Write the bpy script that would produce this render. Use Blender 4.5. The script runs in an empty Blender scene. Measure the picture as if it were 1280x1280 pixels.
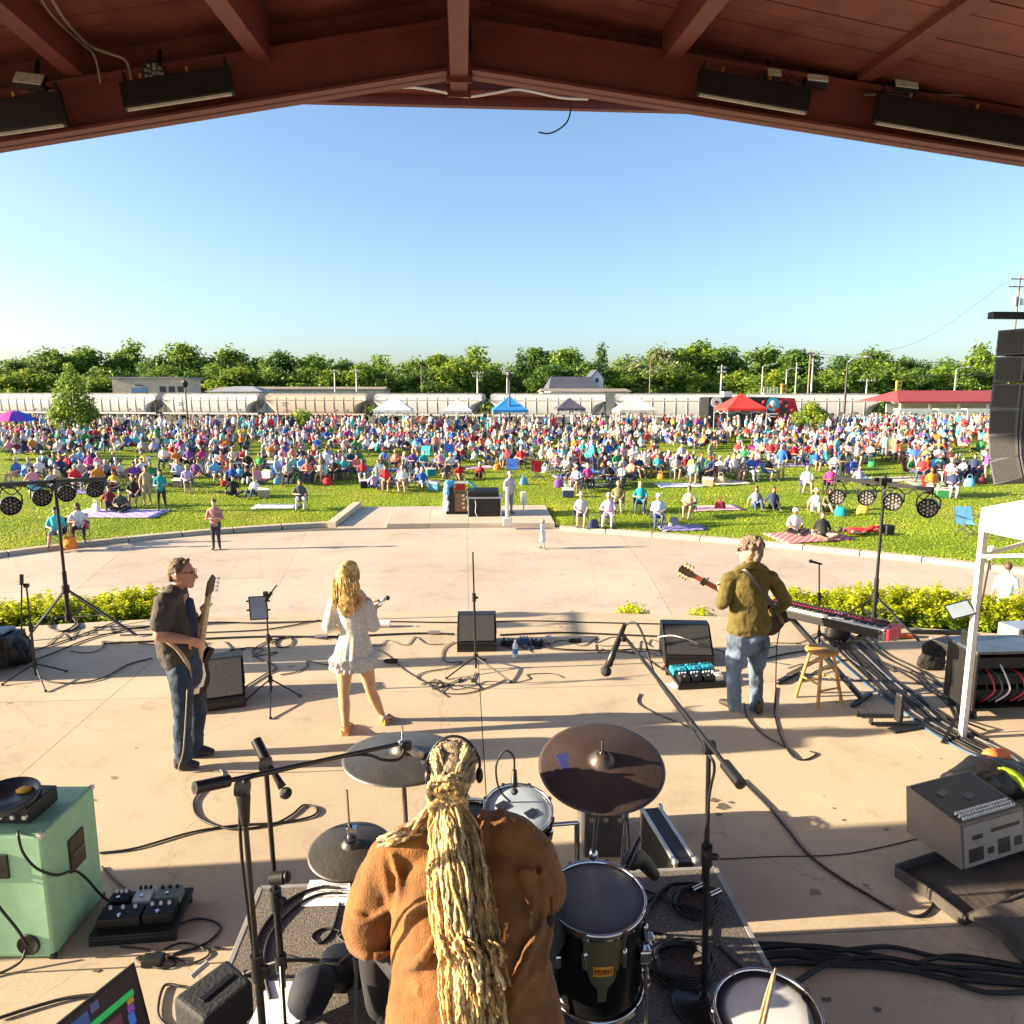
import bpy, bmesh, math, random
import numpy as np
from mathutils import Vector, Matrix
from mathutils.noise import noise as mnoise

S = bpy.context.scene
COL = S.collection
PI = math.pi
RND = random.Random(11)

# ------------------------------------------------------------------ camera
FPX, HCAM = 920.0, 3.27
PIT = math.atan(150/FPX)
YAW = math.atan(62/FPX*math.cos(PIT))
cam_d = bpy.data.cameras.new('camera')
cam = bpy.data.objects.new('camera', cam_d)
COL.objects.link(cam)
cam_d.sensor_width = 36
cam_d.lens = FPX/1280*36
cam_d.clip_start = 0.05
cam_d.clip_end = 6000
FW = Vector((math.sin(YAW)*math.cos(PIT), math.cos(YAW)*math.cos(PIT), -math.sin(PIT)))
RT = Vector((math.cos(YAW), -math.sin(YAW), 0))
UP = RT.cross(FW)
CAM = Vector((0, 0, HCAM))
m3 = Matrix((RT, UP, -FW)).transposed()
cam.matrix_world = Matrix.Translation(CAM) @ m3.to_4x4()
S.camera = cam

# ------------------------------------------------------------------ sky, sun, exposure
SUN_EL, SUN_AZ = math.radians(16.0), math.radians(-91.8)      # azimuth from +Y towards +X
w = bpy.data.worlds.new('World')
S.world = w
w.use_nodes = True
nt = w.node_tree
bg = nt.nodes['Background']
sky = nt.nodes.new('ShaderNodeTexSky')
sky.sky_type = 'NISHITA'
sky.sun_disc = False
sky.sun_elevation = SUN_EL
sky.sun_rotation = SUN_AZ
sky.altitude = 200
sky.air_density = 0.9
sky.dust_density = 2.0
sky.ozone_density = 2.6
nt.links.new(sky.outputs[0], bg.inputs[0])
bg.inputs[1].default_value = 0.076
sd = bpy.data.lights.new('sun', 'SUN')
sd.energy = 5.0
sd.angle = math.radians(0.5)
sd.color = (1.0, 0.81, 0.56)
sun = bpy.data.objects.new('sun', sd)
COL.objects.link(sun)
sdir = Vector((math.sin(SUN_AZ)*math.cos(SUN_EL), math.cos(SUN_AZ)*math.cos(SUN_EL), math.sin(SUN_EL)))
sun.rotation_euler = sdir.to_track_quat('Z', 'Y').to_euler()
sun.location = sdir*60
S.view_settings.view_transform = 'Standard'
S.view_settings.look = 'None'
S.view_settings.exposure = 2.03
S.view_settings.gamma = 1
S.view_settings.use_curve_mapping = False
S.render.engine = 'CYCLES'
S.cycles.max_bounces = 6
S.cycles.diffuse_bounces = 4
S.cycles.glossy_bounces = 2
S.cycles.transparent_max_bounces = 6
S.cycles.use_denoising = True

# ------------------------------------------------------------------ pixel helpers
def ray(x, y):
	return FW + RT*((x - 640)/FPX) - UP*((y - 640)/FPX)
def G(x, y, z=0.0):
	r = ray(x, y); return CAM + r*((z - HCAM)/r.z)
def L(x, y, Y):
	r = ray(x, y); return CAM + r*(Y/r.y)
def pj(q):
	d = Vector(q) - CAM; k = d.dot(FW)
	return 640 + FPX*d.dot(RT)/k, 640 - FPX*d.dot(UP)/k

# ------------------------------------------------------------------ materials
MATS = {}
def M(name, col, rough=.6, metal=0., var=.18, sc=6., bump=0., bsc=60., spec=.5, emit=0., col2=None, coat=0., detail=4.):
	if name in MATS: return MATS[name]
	m = bpy.data.materials.new(name); m.use_nodes = True
	n = m.node_tree.nodes; l = m.node_tree.links
	b = n['Principled BSDF']
	tc = n.new('ShaderNodeTexCoord')
	nz = n.new('ShaderNodeTexNoise'); nz.inputs['Scale'].default_value = sc; nz.inputs['Detail'].default_value = detail
	l.new(tc.outputs['Object'], nz.inputs['Vector'])
	rp = n.new('ShaderNodeValToRGB')
	c1 = [max(0, c*(1 - var)) for c in col]; c2 = [min(1, c*(1 + var)) for c in (col2 or col)]
	rp.color_ramp.elements[0].position = .32; rp.color_ramp.elements[0].color = (*c1, 1)
	rp.color_ramp.elements[1].position = .68; rp.color_ramp.elements[1].color = (*c2, 1)
	l.new(nz.outputs[0], rp.inputs[0]); l.new(rp.outputs[0], b.inputs['Base Color'])
	b.inputs['Roughness'].default_value = rough
	b.inputs['Metallic'].default_value = metal
	b.inputs['Specular IOR Level'].default_value = spec
	if coat: b.inputs['Coat Weight'].default_value = coat
	if emit:
		l.new(rp.outputs[0], b.inputs['Emission Color']); b.inputs['Emission Strength'].default_value = emit
	if bump:
		nb = n.new('ShaderNodeTexNoise'); nb.inputs['Scale'].default_value = bsc; nb.inputs['Detail'].default_value = 5
		l.new(tc.outputs['Object'], nb.inputs['Vector'])
		bm_ = n.new('ShaderNodeBump'); bm_.inputs['Strength'].default_value = bump; bm_.inputs['Distance'].default_value = .02
		l.new(nb.outputs[0], bm_.inputs['Height']); l.new(bm_.outputs[0], b.inputs['Normal'])
	MATS[name] = m
	return m

def leaf_mat(name, c1, c2, trans=.35, sc=1.2):
	if name in MATS: return MATS[name]
	m = M(name, c1, .55, var=.15, sc=sc, col2=c2, spec=.25)
	n = m.node_tree.nodes; l = m.node_tree.links
	b = n['Principled BSDF']; out = n['Material Output']
	tr = n.new('ShaderNodeBsdfTranslucent'); mx = n.new('ShaderNodeMixShader'); mx.inputs[0].default_value = trans
	rp = [q for q in n if q.type == 'VALTORGB'][0]
	hs = n.new('ShaderNodeHueSaturation'); hs.inputs['Value'].default_value = 1.5; hs.inputs['Hue'].default_value = .485
	l.new(rp.outputs[0], hs.inputs['Color']); l.new(hs.outputs[0], tr.inputs[0])
	l.new(b.outputs[0], mx.inputs[1]); l.new(tr.outputs[0], mx.inputs[2]); l.new(mx.outputs[0], out.inputs[0])
	return m

def concrete(name, col, stains=.5, sc=1.0):
	if name in MATS: return MATS[name]
	m = bpy.data.materials.new(name); m.use_nodes = True
	n = m.node_tree.nodes; l = m.node_tree.links; b = n['Principled BSDF']
	geo = n.new('ShaderNodeNewGeometry')
	def nz(s, d=6, rough=.6):
		q = n.new('ShaderNodeTexNoise'); q.inputs['Scale'].default_value = s; q.inputs['Detail'].default_value = d
		q.inputs['Roughness'].default_value = rough
		l.new(geo.outputs['Position'], q.inputs['Vector']); return q
	def ramp(src, p0, c0, p1, c1):
		r = n.new('ShaderNodeValToRGB'); e = r.color_ramp.elements
		e[0].position, e[0].color = p0, (*c0, 1); e[1].position, e[1].color = p1, (*c1, 1)
		l.new(src.outputs[0], r.inputs[0]); return r
	def mul(a, c, f=1.):
		x = n.new('ShaderNodeMix'); x.data_type = 'RGBA'; x.blend_type = 'MULTIPLY'; x.inputs['Factor'].default_value = f
		l.new(a.outputs[0] if a.type != 'MIX' else a.outputs[2], x.inputs[6])
		l.new(c.outputs[0] if c.type != 'MIX' else c.outputs[2], x.inputs[7]); return x
	base = ramp(nz(.45*sc, 8, .65), .3, [c*.84 for c in col], .7, [min(1, c*1.1) for c in col])
	fine = ramp(nz(38*sc, 4, .7), .3, (.86, .85, .84), .7, (1, 1, 1))
	st = ramp(nz(2.3*sc, 10, .72), .22, (.55, .5, .46), .42, (1, 1, 1))
	sp = ramp(nz(9*sc, 3, .5), .20, (.35, .31, .28), .27, (1, 1, 1))
	o = mul(mul(mul(base, fine), st, stains), sp, stains)
	oi = n.new('ShaderNodeObjectInfo'); tone = ramp(oi, 0, (.90, .885, .87), 1, (1, 1, 1)); l.new(oi.outputs['Random'], tone.inputs[0])
	crk = n.new('ShaderNodeTexVoronoi'); crk.feature = 'DISTANCE_TO_EDGE'; crk.inputs['Scale'].default_value = .34*sc
	wv = n.new('ShaderNodeVectorMath'); wv.operation = 'ADD'; sclv = n.new('ShaderNodeVectorMath'); sclv.operation = 'SCALE'; sclv.inputs['Scale'].default_value = .5
	wn = nz(1.7, 6); l.new(wn.outputs['Color'], sclv.inputs[0]); l.new(geo.outputs['Position'], wv.inputs[0]); l.new(sclv.outputs[0], wv.inputs[1]); l.new(wv.outputs[0], crk.inputs['Vector'])
	cr = ramp(crk, .0, (.62, .58, .54), .0035, (1, 1, 1)); crm = mul(cr, ramp(nz(.23, 2), .5, (1, 1, 1), .52, (1, 1, 1)))
	gum = ramp(nz(5.5*sc, 2, .4), .235, (.42, .38, .35), .25, (1, 1, 1)); scf = ramp(nz(.9*sc, 12, .8), .3, (.72, .69, .66), .46, (1, 1, 1))
	o = mul(mul(mul(mul(o, tone), crm, .5), gum, stains), scf, stains*.9)
	l.new(o.outputs[2], b.inputs['Base Color'])
	b.inputs['Roughness'].default_value = .82
	b.inputs['Specular IOR Level'].default_value = .3
	bp = n.new('ShaderNodeBump'); bp.inputs['Strength'].default_value = .25; bp.inputs['Distance'].default_value = .004
	l.new(nz(90, 4).outputs[0], bp.inputs['Height']); l.new(bp.outputs[0], b.inputs['Normal'])
	MATS[name] = m
	return m

# ------------------------------------------------------------------ mesh building
def frame_from(d, hint=None):
	d = Vector(d).normalized()
	h = Vector(hint) if hint is not None else (Vector((0, 0, 1)) if abs(d.z) < .95 else Vector((1, 0, 0)))
	u = (h - d*h.dot(d))
	if u.length < 1e-5: u = d.orthogonal()
	u.normalize()
	return u, d.cross(u).normalized(), d

def spline(pts, k=6):
	P = [Vector(p) for p in pts]
	if len(P) < 3: return P
	out = []
	for i in range(len(P) - 1):
		a = P[max(i - 1, 0)]; b = P[i]; c = P[i + 1]; d = P[min(i + 2, len(P) - 1)]
		for j in range(k):
			t = j/k
			out.append(.5*((2*b) + (c - a)*t + (2*a - 5*b + 4*c - d)*t*t + (3*b - a - 3*c + d)*t ** 3))
	out.append(P[-1])
	return out

class MB:
	def __init__(s): s.v = []; s.f = []; s.m = []; s.s = []
	def add(s, vs, fs, m=0, sm=False):
		o = len(s.v); s.v += [tuple(p) for p in vs]
		for f in fs: s.f.append(tuple(i + o for i in f)); s.m.append(m); s.s.append(sm)
	def box(s, c, size, m=0, R=None, taper=1.):
		c = Vector(c); x, y, z = size[0]/2, size[1]/2, size[2]/2
		vs = []
		for k, t in ((-1, 1.), (1, taper)):
			for i, j in ((-1, -1), (1, -1), (1, 1), (-1, 1)): vs.append(Vector((i*x*t, j*y*t, k*z)))
		if R is not None: vs = [R @ q for q in vs]
		s.add([c + q for q in vs], [(3, 2, 1, 0), (4, 5, 6, 7), (0, 1, 5, 4), (1, 2, 6, 5), (2, 3, 7, 6), (3, 0, 4, 7)], m); return s
	def bar(s, a, b, w, h, m=0, hint=None):      # box from a to b, w along side, h along the hint
		a, b = Vector(a), Vector(b); u, v, d = frame_from(b - a, hint)
		vs = [p + u*(h/2*i) + v*(w/2*j) for p in (a, b) for i, j in ((-1, -1), (-1, 1), (1, 1), (1, -1))]
		s.add(vs, [(0, 1, 2, 3), (7, 6, 5, 4), (1, 0, 4, 5), (2, 1, 5, 6), (3, 2, 6, 7), (0, 3, 7, 4)], m); return s
	def cyl(s, a, b, r0, r1=None, n=10, m=0, caps=True, sm=True):
		a, b = Vector(a), Vector(b); r1 = r0 if r1 is None else r1; u, v, d = frame_from(b - a)
		vs = []
		for p, r in ((a, r0), (b, r1)):
			for i in range(n):
				t = 2*PI*i/n; vs.append(p + (u*math.cos(t) + v*math.sin(t))*r)
		s.add(vs, [(i, (i + 1) % n, n + (i + 1) % n, n + i) for i in range(n)], m, sm)
		if caps: s.add(vs, [tuple(range(n - 1, -1, -1)), tuple(range(n, 2*n))], m)
		return s
	def tube(s, pts, r, n=6, m=0, smooth_path=True, k=5, cap=True):
		P = spline(pts, k) if smooth_path else [Vector(p) for p in pts]
		if len(P) < 2: return s
		rr = r if isinstance(r, (list, tuple)) else None
		u = None; vs = []
		for i, p in enumerate(P):
			d = (P[min(i + 1, len(P) - 1)] - P[max(i - 1, 0)])
			if d.length < 1e-7: d = Vector((0, 0, 1))
			d.normalize()
			if u is None: u, v, _ = frame_from(d)
			else:
				u = u - d*u.dot(d)
				if u.length < 1e-6: u = d.orthogonal()
				u.normalize(); v = d.cross(u)
			if rr:
				q = i/(len(P) - 1)*(len(rr) - 1); a = int(min(q, len(rr) - 2)); R = rr[a] + (rr[a + 1] - rr[a])*(q - a)
			else: R = r
			for j in range(n):
				t = 2*PI*j/n; vs.append(p + (u*math.cos(t) + v*math.sin(t))*R)
		fs = [(i*n + j, i*n + (j + 1) % n, (i + 1)*n + (j + 1) % n, (i + 1)*n + j) for i in range(len(P) - 1) for j in range(n)]
		s.add(vs, fs, m, True)
		if cap: s.add(vs, [tuple(range(n - 1, -1, -1)), tuple(range(len(vs) - n, len(vs)))], m)
		return s
	def lathe(s, prof, o=(0, 0, 0), ax=(0, 0, 1), n=24, m=0, sm=True, closed=False):
		o = Vector(o); u, v, d = frame_from(ax); vs = []
		for r, h in prof:
			for i in range(n):
				t = 2*PI*i/n; vs.append(o + d*h + (u*math.cos(t) + v*math.sin(t))*r)
		k = len(prof)
		s.add(vs, [(a*n + i, a*n + (i + 1) % n, ((a + 1) % k)*n + (i + 1) % n, ((a + 1) % k)*n + i) for a in range(k if closed else k - 1) for i in range(n)], m, sm)
		return s
	def ell(s, c, r, R=None, n=12, k=8, m=0):
		c = Vector(c); r = (r, r, r) if not hasattr(r, '__len__') else r
		vs = []; fs = []
		for a in range(1, k):
			ph = PI*a/k
			for i in range(n):
				t = 2*PI*i/n; vs.append(Vector((r[0]*math.sin(ph)*math.cos(t), r[1]*math.sin(ph)*math.sin(t), r[2]*math.cos(ph))))
		vs += [Vector((0, 0, r[2])), Vector((0, 0, -r[2]))]
		if R is not None: vs = [R @ q for q in vs]
		for a in range(k - 2):
			for i in range(n): fs.append((a*n + i, (a + 1)*n + i, (a + 1)*n + (i + 1) % n, a*n + (i + 1) % n))
		t, b = len(vs) - 2, len(vs) - 1
		for i in range(n): fs.append((t, i, (i + 1) % n)); fs.append((b, (k - 2)*n + (i + 1) % n, (k - 2)*n + i))
		s.add([c + q for q in vs], fs, m, True); return s
	def prism(s, poly, o, u, v, wv, m=0, sm=False):     # 2D outline in the plane (u, v) at o, pulled along wv
		o, u, v, wv = Vector(o), Vector(u), Vector(v), Vector(wv); n = len(poly)
		a = [o + u*x + v*y for x, y in poly]; b = [p + wv for p in a]
		s.add(a + b, [tuple(range(n - 1, -1, -1)), tuple(range(n, 2*n))], m)
		s.add(a + b, [(i, (i + 1) % n, n + (i + 1) % n, n + i) for i in range(n)], m, sm)
		return s
	def limb(s, pts, rad, side=(1, 0, 0), n=12, m=0, k=4, cap=True):   # swept ellipse with round ends
		P = [Vector(p) for p in pts]; Rr = [r if hasattr(r, '__len__') else (r, r) for r in rad]
		Q = spline(P, k) if len(P) > 2 else [P[0].lerp(P[1], i/k) for i in range(k + 1)]
		R = []
		for i in range(len(Q)):
			q = i/k; a = int(min(q, len(P) - 2)); t = q - a
			R.append((Rr[a][0] + (Rr[a + 1][0] - Rr[a][0])*t, Rr[a][1] + (Rr[a + 1][1] - Rr[a][1])*t))
		rings = []
		def dirn(i):
			d = Q[min(i + 1, len(Q) - 1)] - Q[max(i - 1, 0)]
			return d.normalized() if d.length > 1e-7 else Vector((0, 0, 1))
		if cap:
			d = dirn(0); m0 = min(R[0])
			for t in (.97, .75, .4): c = math.sqrt(1 - t*t); rings.append((Q[0] - d*m0*t, R[0][0]*c, R[0][1]*c, d))
		for i, q in enumerate(Q): rings.append((q, R[i][0], R[i][1], dirn(i)))
		if cap:
			d = dirn(len(Q) - 1); m1 = min(R[-1])
			for t in (.4, .75, .97): c = math.sqrt(1 - t*t); rings.append((Q[-1] + d*m1*t, R[-1][0]*c, R[-1][1]*c, d))
		sd_ = Vector(side); vs = []
		for q, ra, rb, d in rings:
			u = sd_ - d*sd_.dot(d)
			if u.length < .05: u = d.orthogonal()
			u.normalize(); v = d.cross(u)
			for i in range(n):
				t = 2*PI*i/n; vs.append(q + u*(ra*math.cos(t)) + v*(rb*math.sin(t)))
		k2 = len(rings)
		fs = [(i*n + j, i*n + (j + 1) % n, (i + 1)*n + (j + 1) % n, (i + 1)*n + j) for i in range(k2 - 1) for j in range(n)]
		fs += [tuple(range(n - 1, -1, -1)), tuple(range((k2 - 1)*n, k2*n))]
		s.add(vs, fs, m, True); return s
	def mesh(s, name, mats=()):
		me = bpy.data.meshes.new(name); me.from_pydata(s.v, [], s.f)
		for q in mats: me.materials.append(q)
		if s.f:
			me.polygons.foreach_set('material_index', s.m); me.polygons.foreach_set('use_smooth', s.s)
		me.update(); return me
	def obj(s, name, mats, parent=None, bevel=0., loc=None, seg=2, **tags):
		o = bpy.data.objects.new(name, s.mesh(name, mats if isinstance(mats, (list, tuple)) else [mats]))
		COL.objects.link(o)
		if parent is not None: o.parent = parent
		if loc is not None: o.location = loc
		if bevel:
			b = o.modifiers.new('bevel', 'BEVEL'); b.width = bevel; b.segments = seg; b.limit_method = 'ANGLE'; b.angle_limit = math.radians(40)
		for k_, v_ in tags.items(): o[k_] = v_
		return o

def fill_obj(name, me, parent=None, loc=None, **tags):
	o = bpy.data.objects.new(name, me); COL.objects.link(o)
	if parent is not None: o.parent = parent
	if loc is not None: o.location = loc
	for k_, v_ in tags.items(): o[k_] = v_
	return o

def T(name, label, cat, loc=(0, 0, 0), rz=0., group=None):
	o = bpy.data.objects.new(name, None); COL.objects.link(o); o.empty_display_size = .1
	o.location = loc; o.rotation_euler = (0, 0, rz); o['label'] = label; o['category'] = cat
	if group: o['group'] = group
	return o
def tag(o, label, cat, group=None):
	o['label'] = label; o['category'] = cat
	if group: o['group'] = group
	return o
def copy_tree(o, parent=None):
	c = o.copy(); COL.objects.link(c)
	if parent is not None: c.parent = parent
	for ch in list(o.children): copy_tree(ch, c)
	return c

def blob(mb, voxel=.012, smooth=6, factor=.5, disp=0., dscale=.12, name='body'):
	"""one continuous skin over all the limbs in mb; returns a mesh"""
	me = mb.mesh(name); o = bpy.data.objects.new('tmp', me); COL.objects.link(o)
	r = o.modifiers.new('r', 'REMESH'); r.mode = 'VOXEL'; r.voxel_size = voxel; r.use_smooth_shade = True
	if smooth:
		q = o.modifiers.new('s', 'SMOOTH'); q.iterations = smooth; q.factor = factor
	if disp:
		tx = bpy.data.textures.new('folds', 'CLOUDS'); tx.noise_scale = dscale; tx.noise_depth = 2
		d = o.modifiers.new('d', 'DISPLACE'); d.texture = tx; d.strength = disp; d.mid_level = .5; d.texture_coords = 'LOCAL'
	dg = bpy.context.evaluated_depsgraph_get()
	out = bpy.data.meshes.new_from_object(o.evaluated_get(dg))
	bpy.data.objects.remove(o); bpy.data.meshes.remove(me)
	out.name = name
	out.polygons.foreach_set('use_smooth', [True]*len(out.polygons))
	return out
def blob_obj(mb, name, mats, parent, **kw):
	me = blob(mb, name=name, **kw); me.materials.clear()
	for q in (mats if isinstance(mats, (list, tuple)) else [mats]): me.materials.append(q)
	me.polygons.foreach_set('material_index', [0]*len(me.polygons))
	return fill_obj(name, me, parent)
# ================================================================== SETTING
Mconc = concrete('stage_concrete', (.54, .45, .325), .8)
Mplaza = concrete('plaza_concrete', (.53, .445, .35), .6, .6)
Mkerb = concrete('kerb_concrete', (.52, .45, .34), .5, 1.5)
Mjoint = M('joint_dark', (.10, .085, .07), .9)

ZP = -1.95           # plaza level
KC = Vector((0.0, 8.0)); KR = 20.4   # the kerb: two arcs seen from KC
def _kerb_table():
	th = []; rr = []
	for x in np.linspace(-21.2, 26, 500):
		if x < -4.2: y = 9.287 + math.sqrt(max(20.03 ** 2 - (x + 1.263) ** 2, 0))
		elif x > 3.3: y = -18.13 + math.sqrt(49.34 ** 2 - (x + 15.43) ** 2)
		else:
			ya = 9.287 + math.sqrt(20.03 ** 2 - (4.2 - 1.263) ** 2); yb = -18.13 + math.sqrt(49.34 ** 2 - (3.3 + 15.43) ** 2); y = ya + (yb - ya)*(x + 4.2)/7.5
		th.append(math.atan2(x - KC.x, y - KC.y)); rr.append(math.hypot(x - KC.x, y - KC.y))
	return np.array(th), np.array(rr)
KTH, KRR = _kerb_table()
def kr(t): return float(np.interp(t, KTH, KRR))
def lawn_z(x, y):
	r = math.hypot(x - KC.x, y - KC.y); k = kr(math.atan2(x - KC.x, y - KC.y))
	t = min(max((r - k)/(59 - k), 0), 1)
	z = ZP + .12 + 1.38*t + .05*math.sin(x*.31)*math.sin(y*.23)*t
	if y > 72: z -= min((y - 72)/18, 1) ** 1.2*.95
	return z

# far ground: one sheet to the horizon, under everything
def grid_sheet(name, xs, ys, zf, mat, kind='structure', holes=None):
	v = [(x, y, zf(x, y)) for y in ys for x in xs]; nx = len(xs)
	f = [(j*nx + i, j*nx + i + 1, (j + 1)*nx + i + 1, (j + 1)*nx + i) for j in range(len(ys) - 1) for i in range(nx - 1)
		if not (holes and holes((xs[i] + xs[i + 1])/2, (ys[j] + ys[j + 1])/2))]
	me = bpy.data.meshes.new(name); me.from_pydata(v, [], f); me.materials.append(mat)
	me.polygons.foreach_set('use_smooth', [True]*len(f)); me.update()
	return fill_obj(name, me, kind=kind)
Mfar = M('far_ground', (.075, .095, .03), .9, var=.35, sc=.03, col2=(.13, .12, .06))
def far_z(x, y):
	return -2.6 if y < 88 else (-1.9 if y < 170 else -1.9 + min((y - 170)/250, 1)*4.5)
grid_sheet('terrain', [-3000, -1200, -600, -300, -150, -60, 0, 60, 150, 300, 600, 1200, 3000], [-400, -30, 60, 88, 95, 130, 170, 240, 420, 900, 4000], far_z, Mfar)

# lawn
Mlawn = bpy.data.materials.new('lawn_turf'); Mlawn.use_nodes = True
def _lawn():
	n = Mlawn.node_tree.nodes; l = Mlawn.node_tree.links; b = n['Principled BSDF']
	g = n.new('ShaderNodeNewGeometry')
	def nz(s, d=5):
		q = n.new('ShaderNodeTexNoise'); q.inputs['Scale'].default_value = s; q.inputs['Detail'].default_value = d
		l.new(g.outputs['Position'], q.inputs['Vector']); return q
	a = n.new('ShaderNodeValToRGB'); e = a.color_ramp.elements
	e[0].position, e[0].color = .3, (.17, .26, .014, 1); e[1].position, e[1].color = .72, (.30, .36, .026, 1)
	l.new(nz(.35, 9).outputs[0], a.inputs[0])
	c = n.new('ShaderNodeValToRGB'); e = c.color_ramp.elements
	e[0].position, e[0].color = .35, (.55, .6, .5, 1); e[1].position, e[1].color = .65, (1, 1, 1, 1)
	l.new(nz(7, 6).outputs[0], c.inputs[0])
	dry = n.new('ShaderNodeValToRGB'); e = dry.color_ramp.elements; e[0].position, e[0].color = .60, (0, 0, 0, 1); e[1].position, e[1].color = .74, (.75, .75, .75, 1); l.new(nz(.16, 7).outputs[0], dry.inputs[0])
	dm = n.new('ShaderNodeMix'); dm.data_type = 'RGBA'; dm.inputs[7].default_value = (.36, .30, .05, 1); l.new(dry.outputs[0], dm.inputs['Factor']); l.new(a.outputs[0], dm.inputs[6])
	x = n.new('ShaderNodeMix'); x.data_type = 'RGBA'; x.blend_type = 'MULTIPLY'; x.inputs['Factor'].default_value = 1
	l.new(dm.outputs[2], x.inputs[6]); l.new(c.outputs[0], x.inputs[7]); l.new(x.outputs[2], b.inputs['Base Color'])
	b.inputs['Roughness'].default_value = .8; b.inputs['Specular IOR Level'].default_value = .2
	bp = n.new('ShaderNodeBump'); bp.inputs['Strength'].default_value = .9; bp.inputs['Distance'].default_value = .12
	l.new(nz(9, 8).outputs[0], bp.inputs['Height']); l.new(bp.outputs[0], b.inputs['Normal'])
_lawn()
# the sound pad, kept clear of grass
PADX0, PADX1 = -5.0, 3.7
PADY0, PADY1 = 27.9, 31.5
def in_pad(x, y):
	return PADX0 + .0 < x < PADX1 and y < PADY1 and y > 24
def lawn_sheet():
	vs = []; fs = []; na = 300; rr = [.3, .9, 1.8, 3, 4.2, 5.5, 7.6, 9.6, 12.6, 16.6, 21.6, 27.6, 33.6, 38.6, 45, 53, 61, 74]
	for r in rr:
		for i in range(na + 1):
			t = math.radians(-72 + 144*i/na); q = kr(t) + r; x = KC.x + q*math.sin(t); y = KC.y + q*math.cos(t)
			vs.append((x, y, lawn_z(x, y) - (.5 if in_pad(x, y) else 0)))
	for a in range(len(rr) - 1):
		for i in range(na):
			f = (a*(na + 1) + i, a*(na + 1) + i + 1, (a + 1)*(na + 1) + i + 1, (a + 1)*(na + 1) + i)
			fs.append(f)
	me = bpy.data.meshes.new('lawn'); me.from_pydata(vs, [], fs); me.materials.append(Mlawn)
	me.polygons.foreach_set('use_smooth', [True]*len(fs)); me.update()
	fill_obj('lawn', me, kind='structure')
lawn_sheet()

def grass_tufts():
	rs = np.random.RandomState(3); P = []
	for r0, r1, dens in ((.36, 3, 260), (3, 7, 170), (7, 12, 90), (12, 20, 40), (20, 40, 10)):
		t = np.radians(rs.uniform(-52, 52, 400)); n = int(np.radians(104)*((20.5 + r1) ** 2 - (20.5 + r0) ** 2)/2*dens)
		t = np.radians(rs.uniform(-52, 52, n)); d = rs.uniform(r0, r1, n); r = np.interp(t, KTH, KRR) + d
		P.append(np.stack([KC.x + r*np.sin(t), KC.y + r*np.cos(t), d, np.interp(t, KTH, KRR)], 1))
	P = np.concatenate(P)
	pad = (P[:, 0] > PADX0 - .4) & (P[:, 0] < PADX1 - .1) & (P[:, 1] < PADY1 + .15); P = P[~pad]
	n = len(P); tt = np.clip(P[:, 2]/(59 - P[:, 3]), 0, 1); z = ZP + .12 + 1.38*tt + .05*np.sin(P[:, 0]*.31)*np.sin(P[:, 1]*.23)*tt
	base = np.stack([P[:, 0], P[:, 1], z - .01], 1); sc = .8 + .05*np.clip(P[:, 2], 0, 30)
	a = rs.uniform(0, 2*PI, n); wd = rs.uniform(.010, .024, n)*sc; h = rs.uniform(.03, .06, n); ln = rs.normal(0, .03, (n, 2))
	dx, dy = np.cos(a)*wd, np.sin(a)*wd; z0 = 0*a
	V = [base + np.stack([-dx, -dy, z0], 1), base + np.stack([dx, dy, z0], 1), base + np.stack([dx*.5 + ln[:, 0], dy*.5 + ln[:, 1], h], 1), base + np.stack([-dx*.5 + ln[:, 0], -dy*.5 + ln[:, 1], h*.9], 1)]
	v = np.stack(V, 1).reshape(-1, 3); nf = n
	tone = np.array([mnoise(Vector((x*.35, y*.35, 5.))) for x, y in P[:, :2]]) if n < 400000 else np.zeros(n)
	me = bpy.data.meshes.new('grass'); me.vertices.add(4*nf); me.vertices.foreach_set('co', v.ravel()); me.loops.add(4*nf); me.loops.foreach_set('vertex_index', np.arange(4*nf))
	me.polygons.add(nf); me.polygons.foreach_set('loop_start', np.arange(0, 4*nf, 4))
	for q in (leaf_mat('grass_a', (.17, .27, .014), (.22, .31, .018), .35, .5), leaf_mat('grass_b', (.24, .33, .02), (.30, .36, .028), .35, .5), leaf_mat('grass_dry', (.36, .33, .05), (.42, .36, .07), .3, .5)): me.materials.append(q)
	me.polygons.foreach_set('material_index', np.where((tone > .22) & (rs.rand(nf) < .5) | (P[:, 2] < .7) & (rs.rand(nf) < .3), 2, (rs.rand(nf) < .4 + tone).astype(int)).astype(np.int32)); me.update(calc_edges=True)
	fill_obj('grass', me, kind='stuff'); print('GRASS', nf)
grass_tufts()

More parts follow.
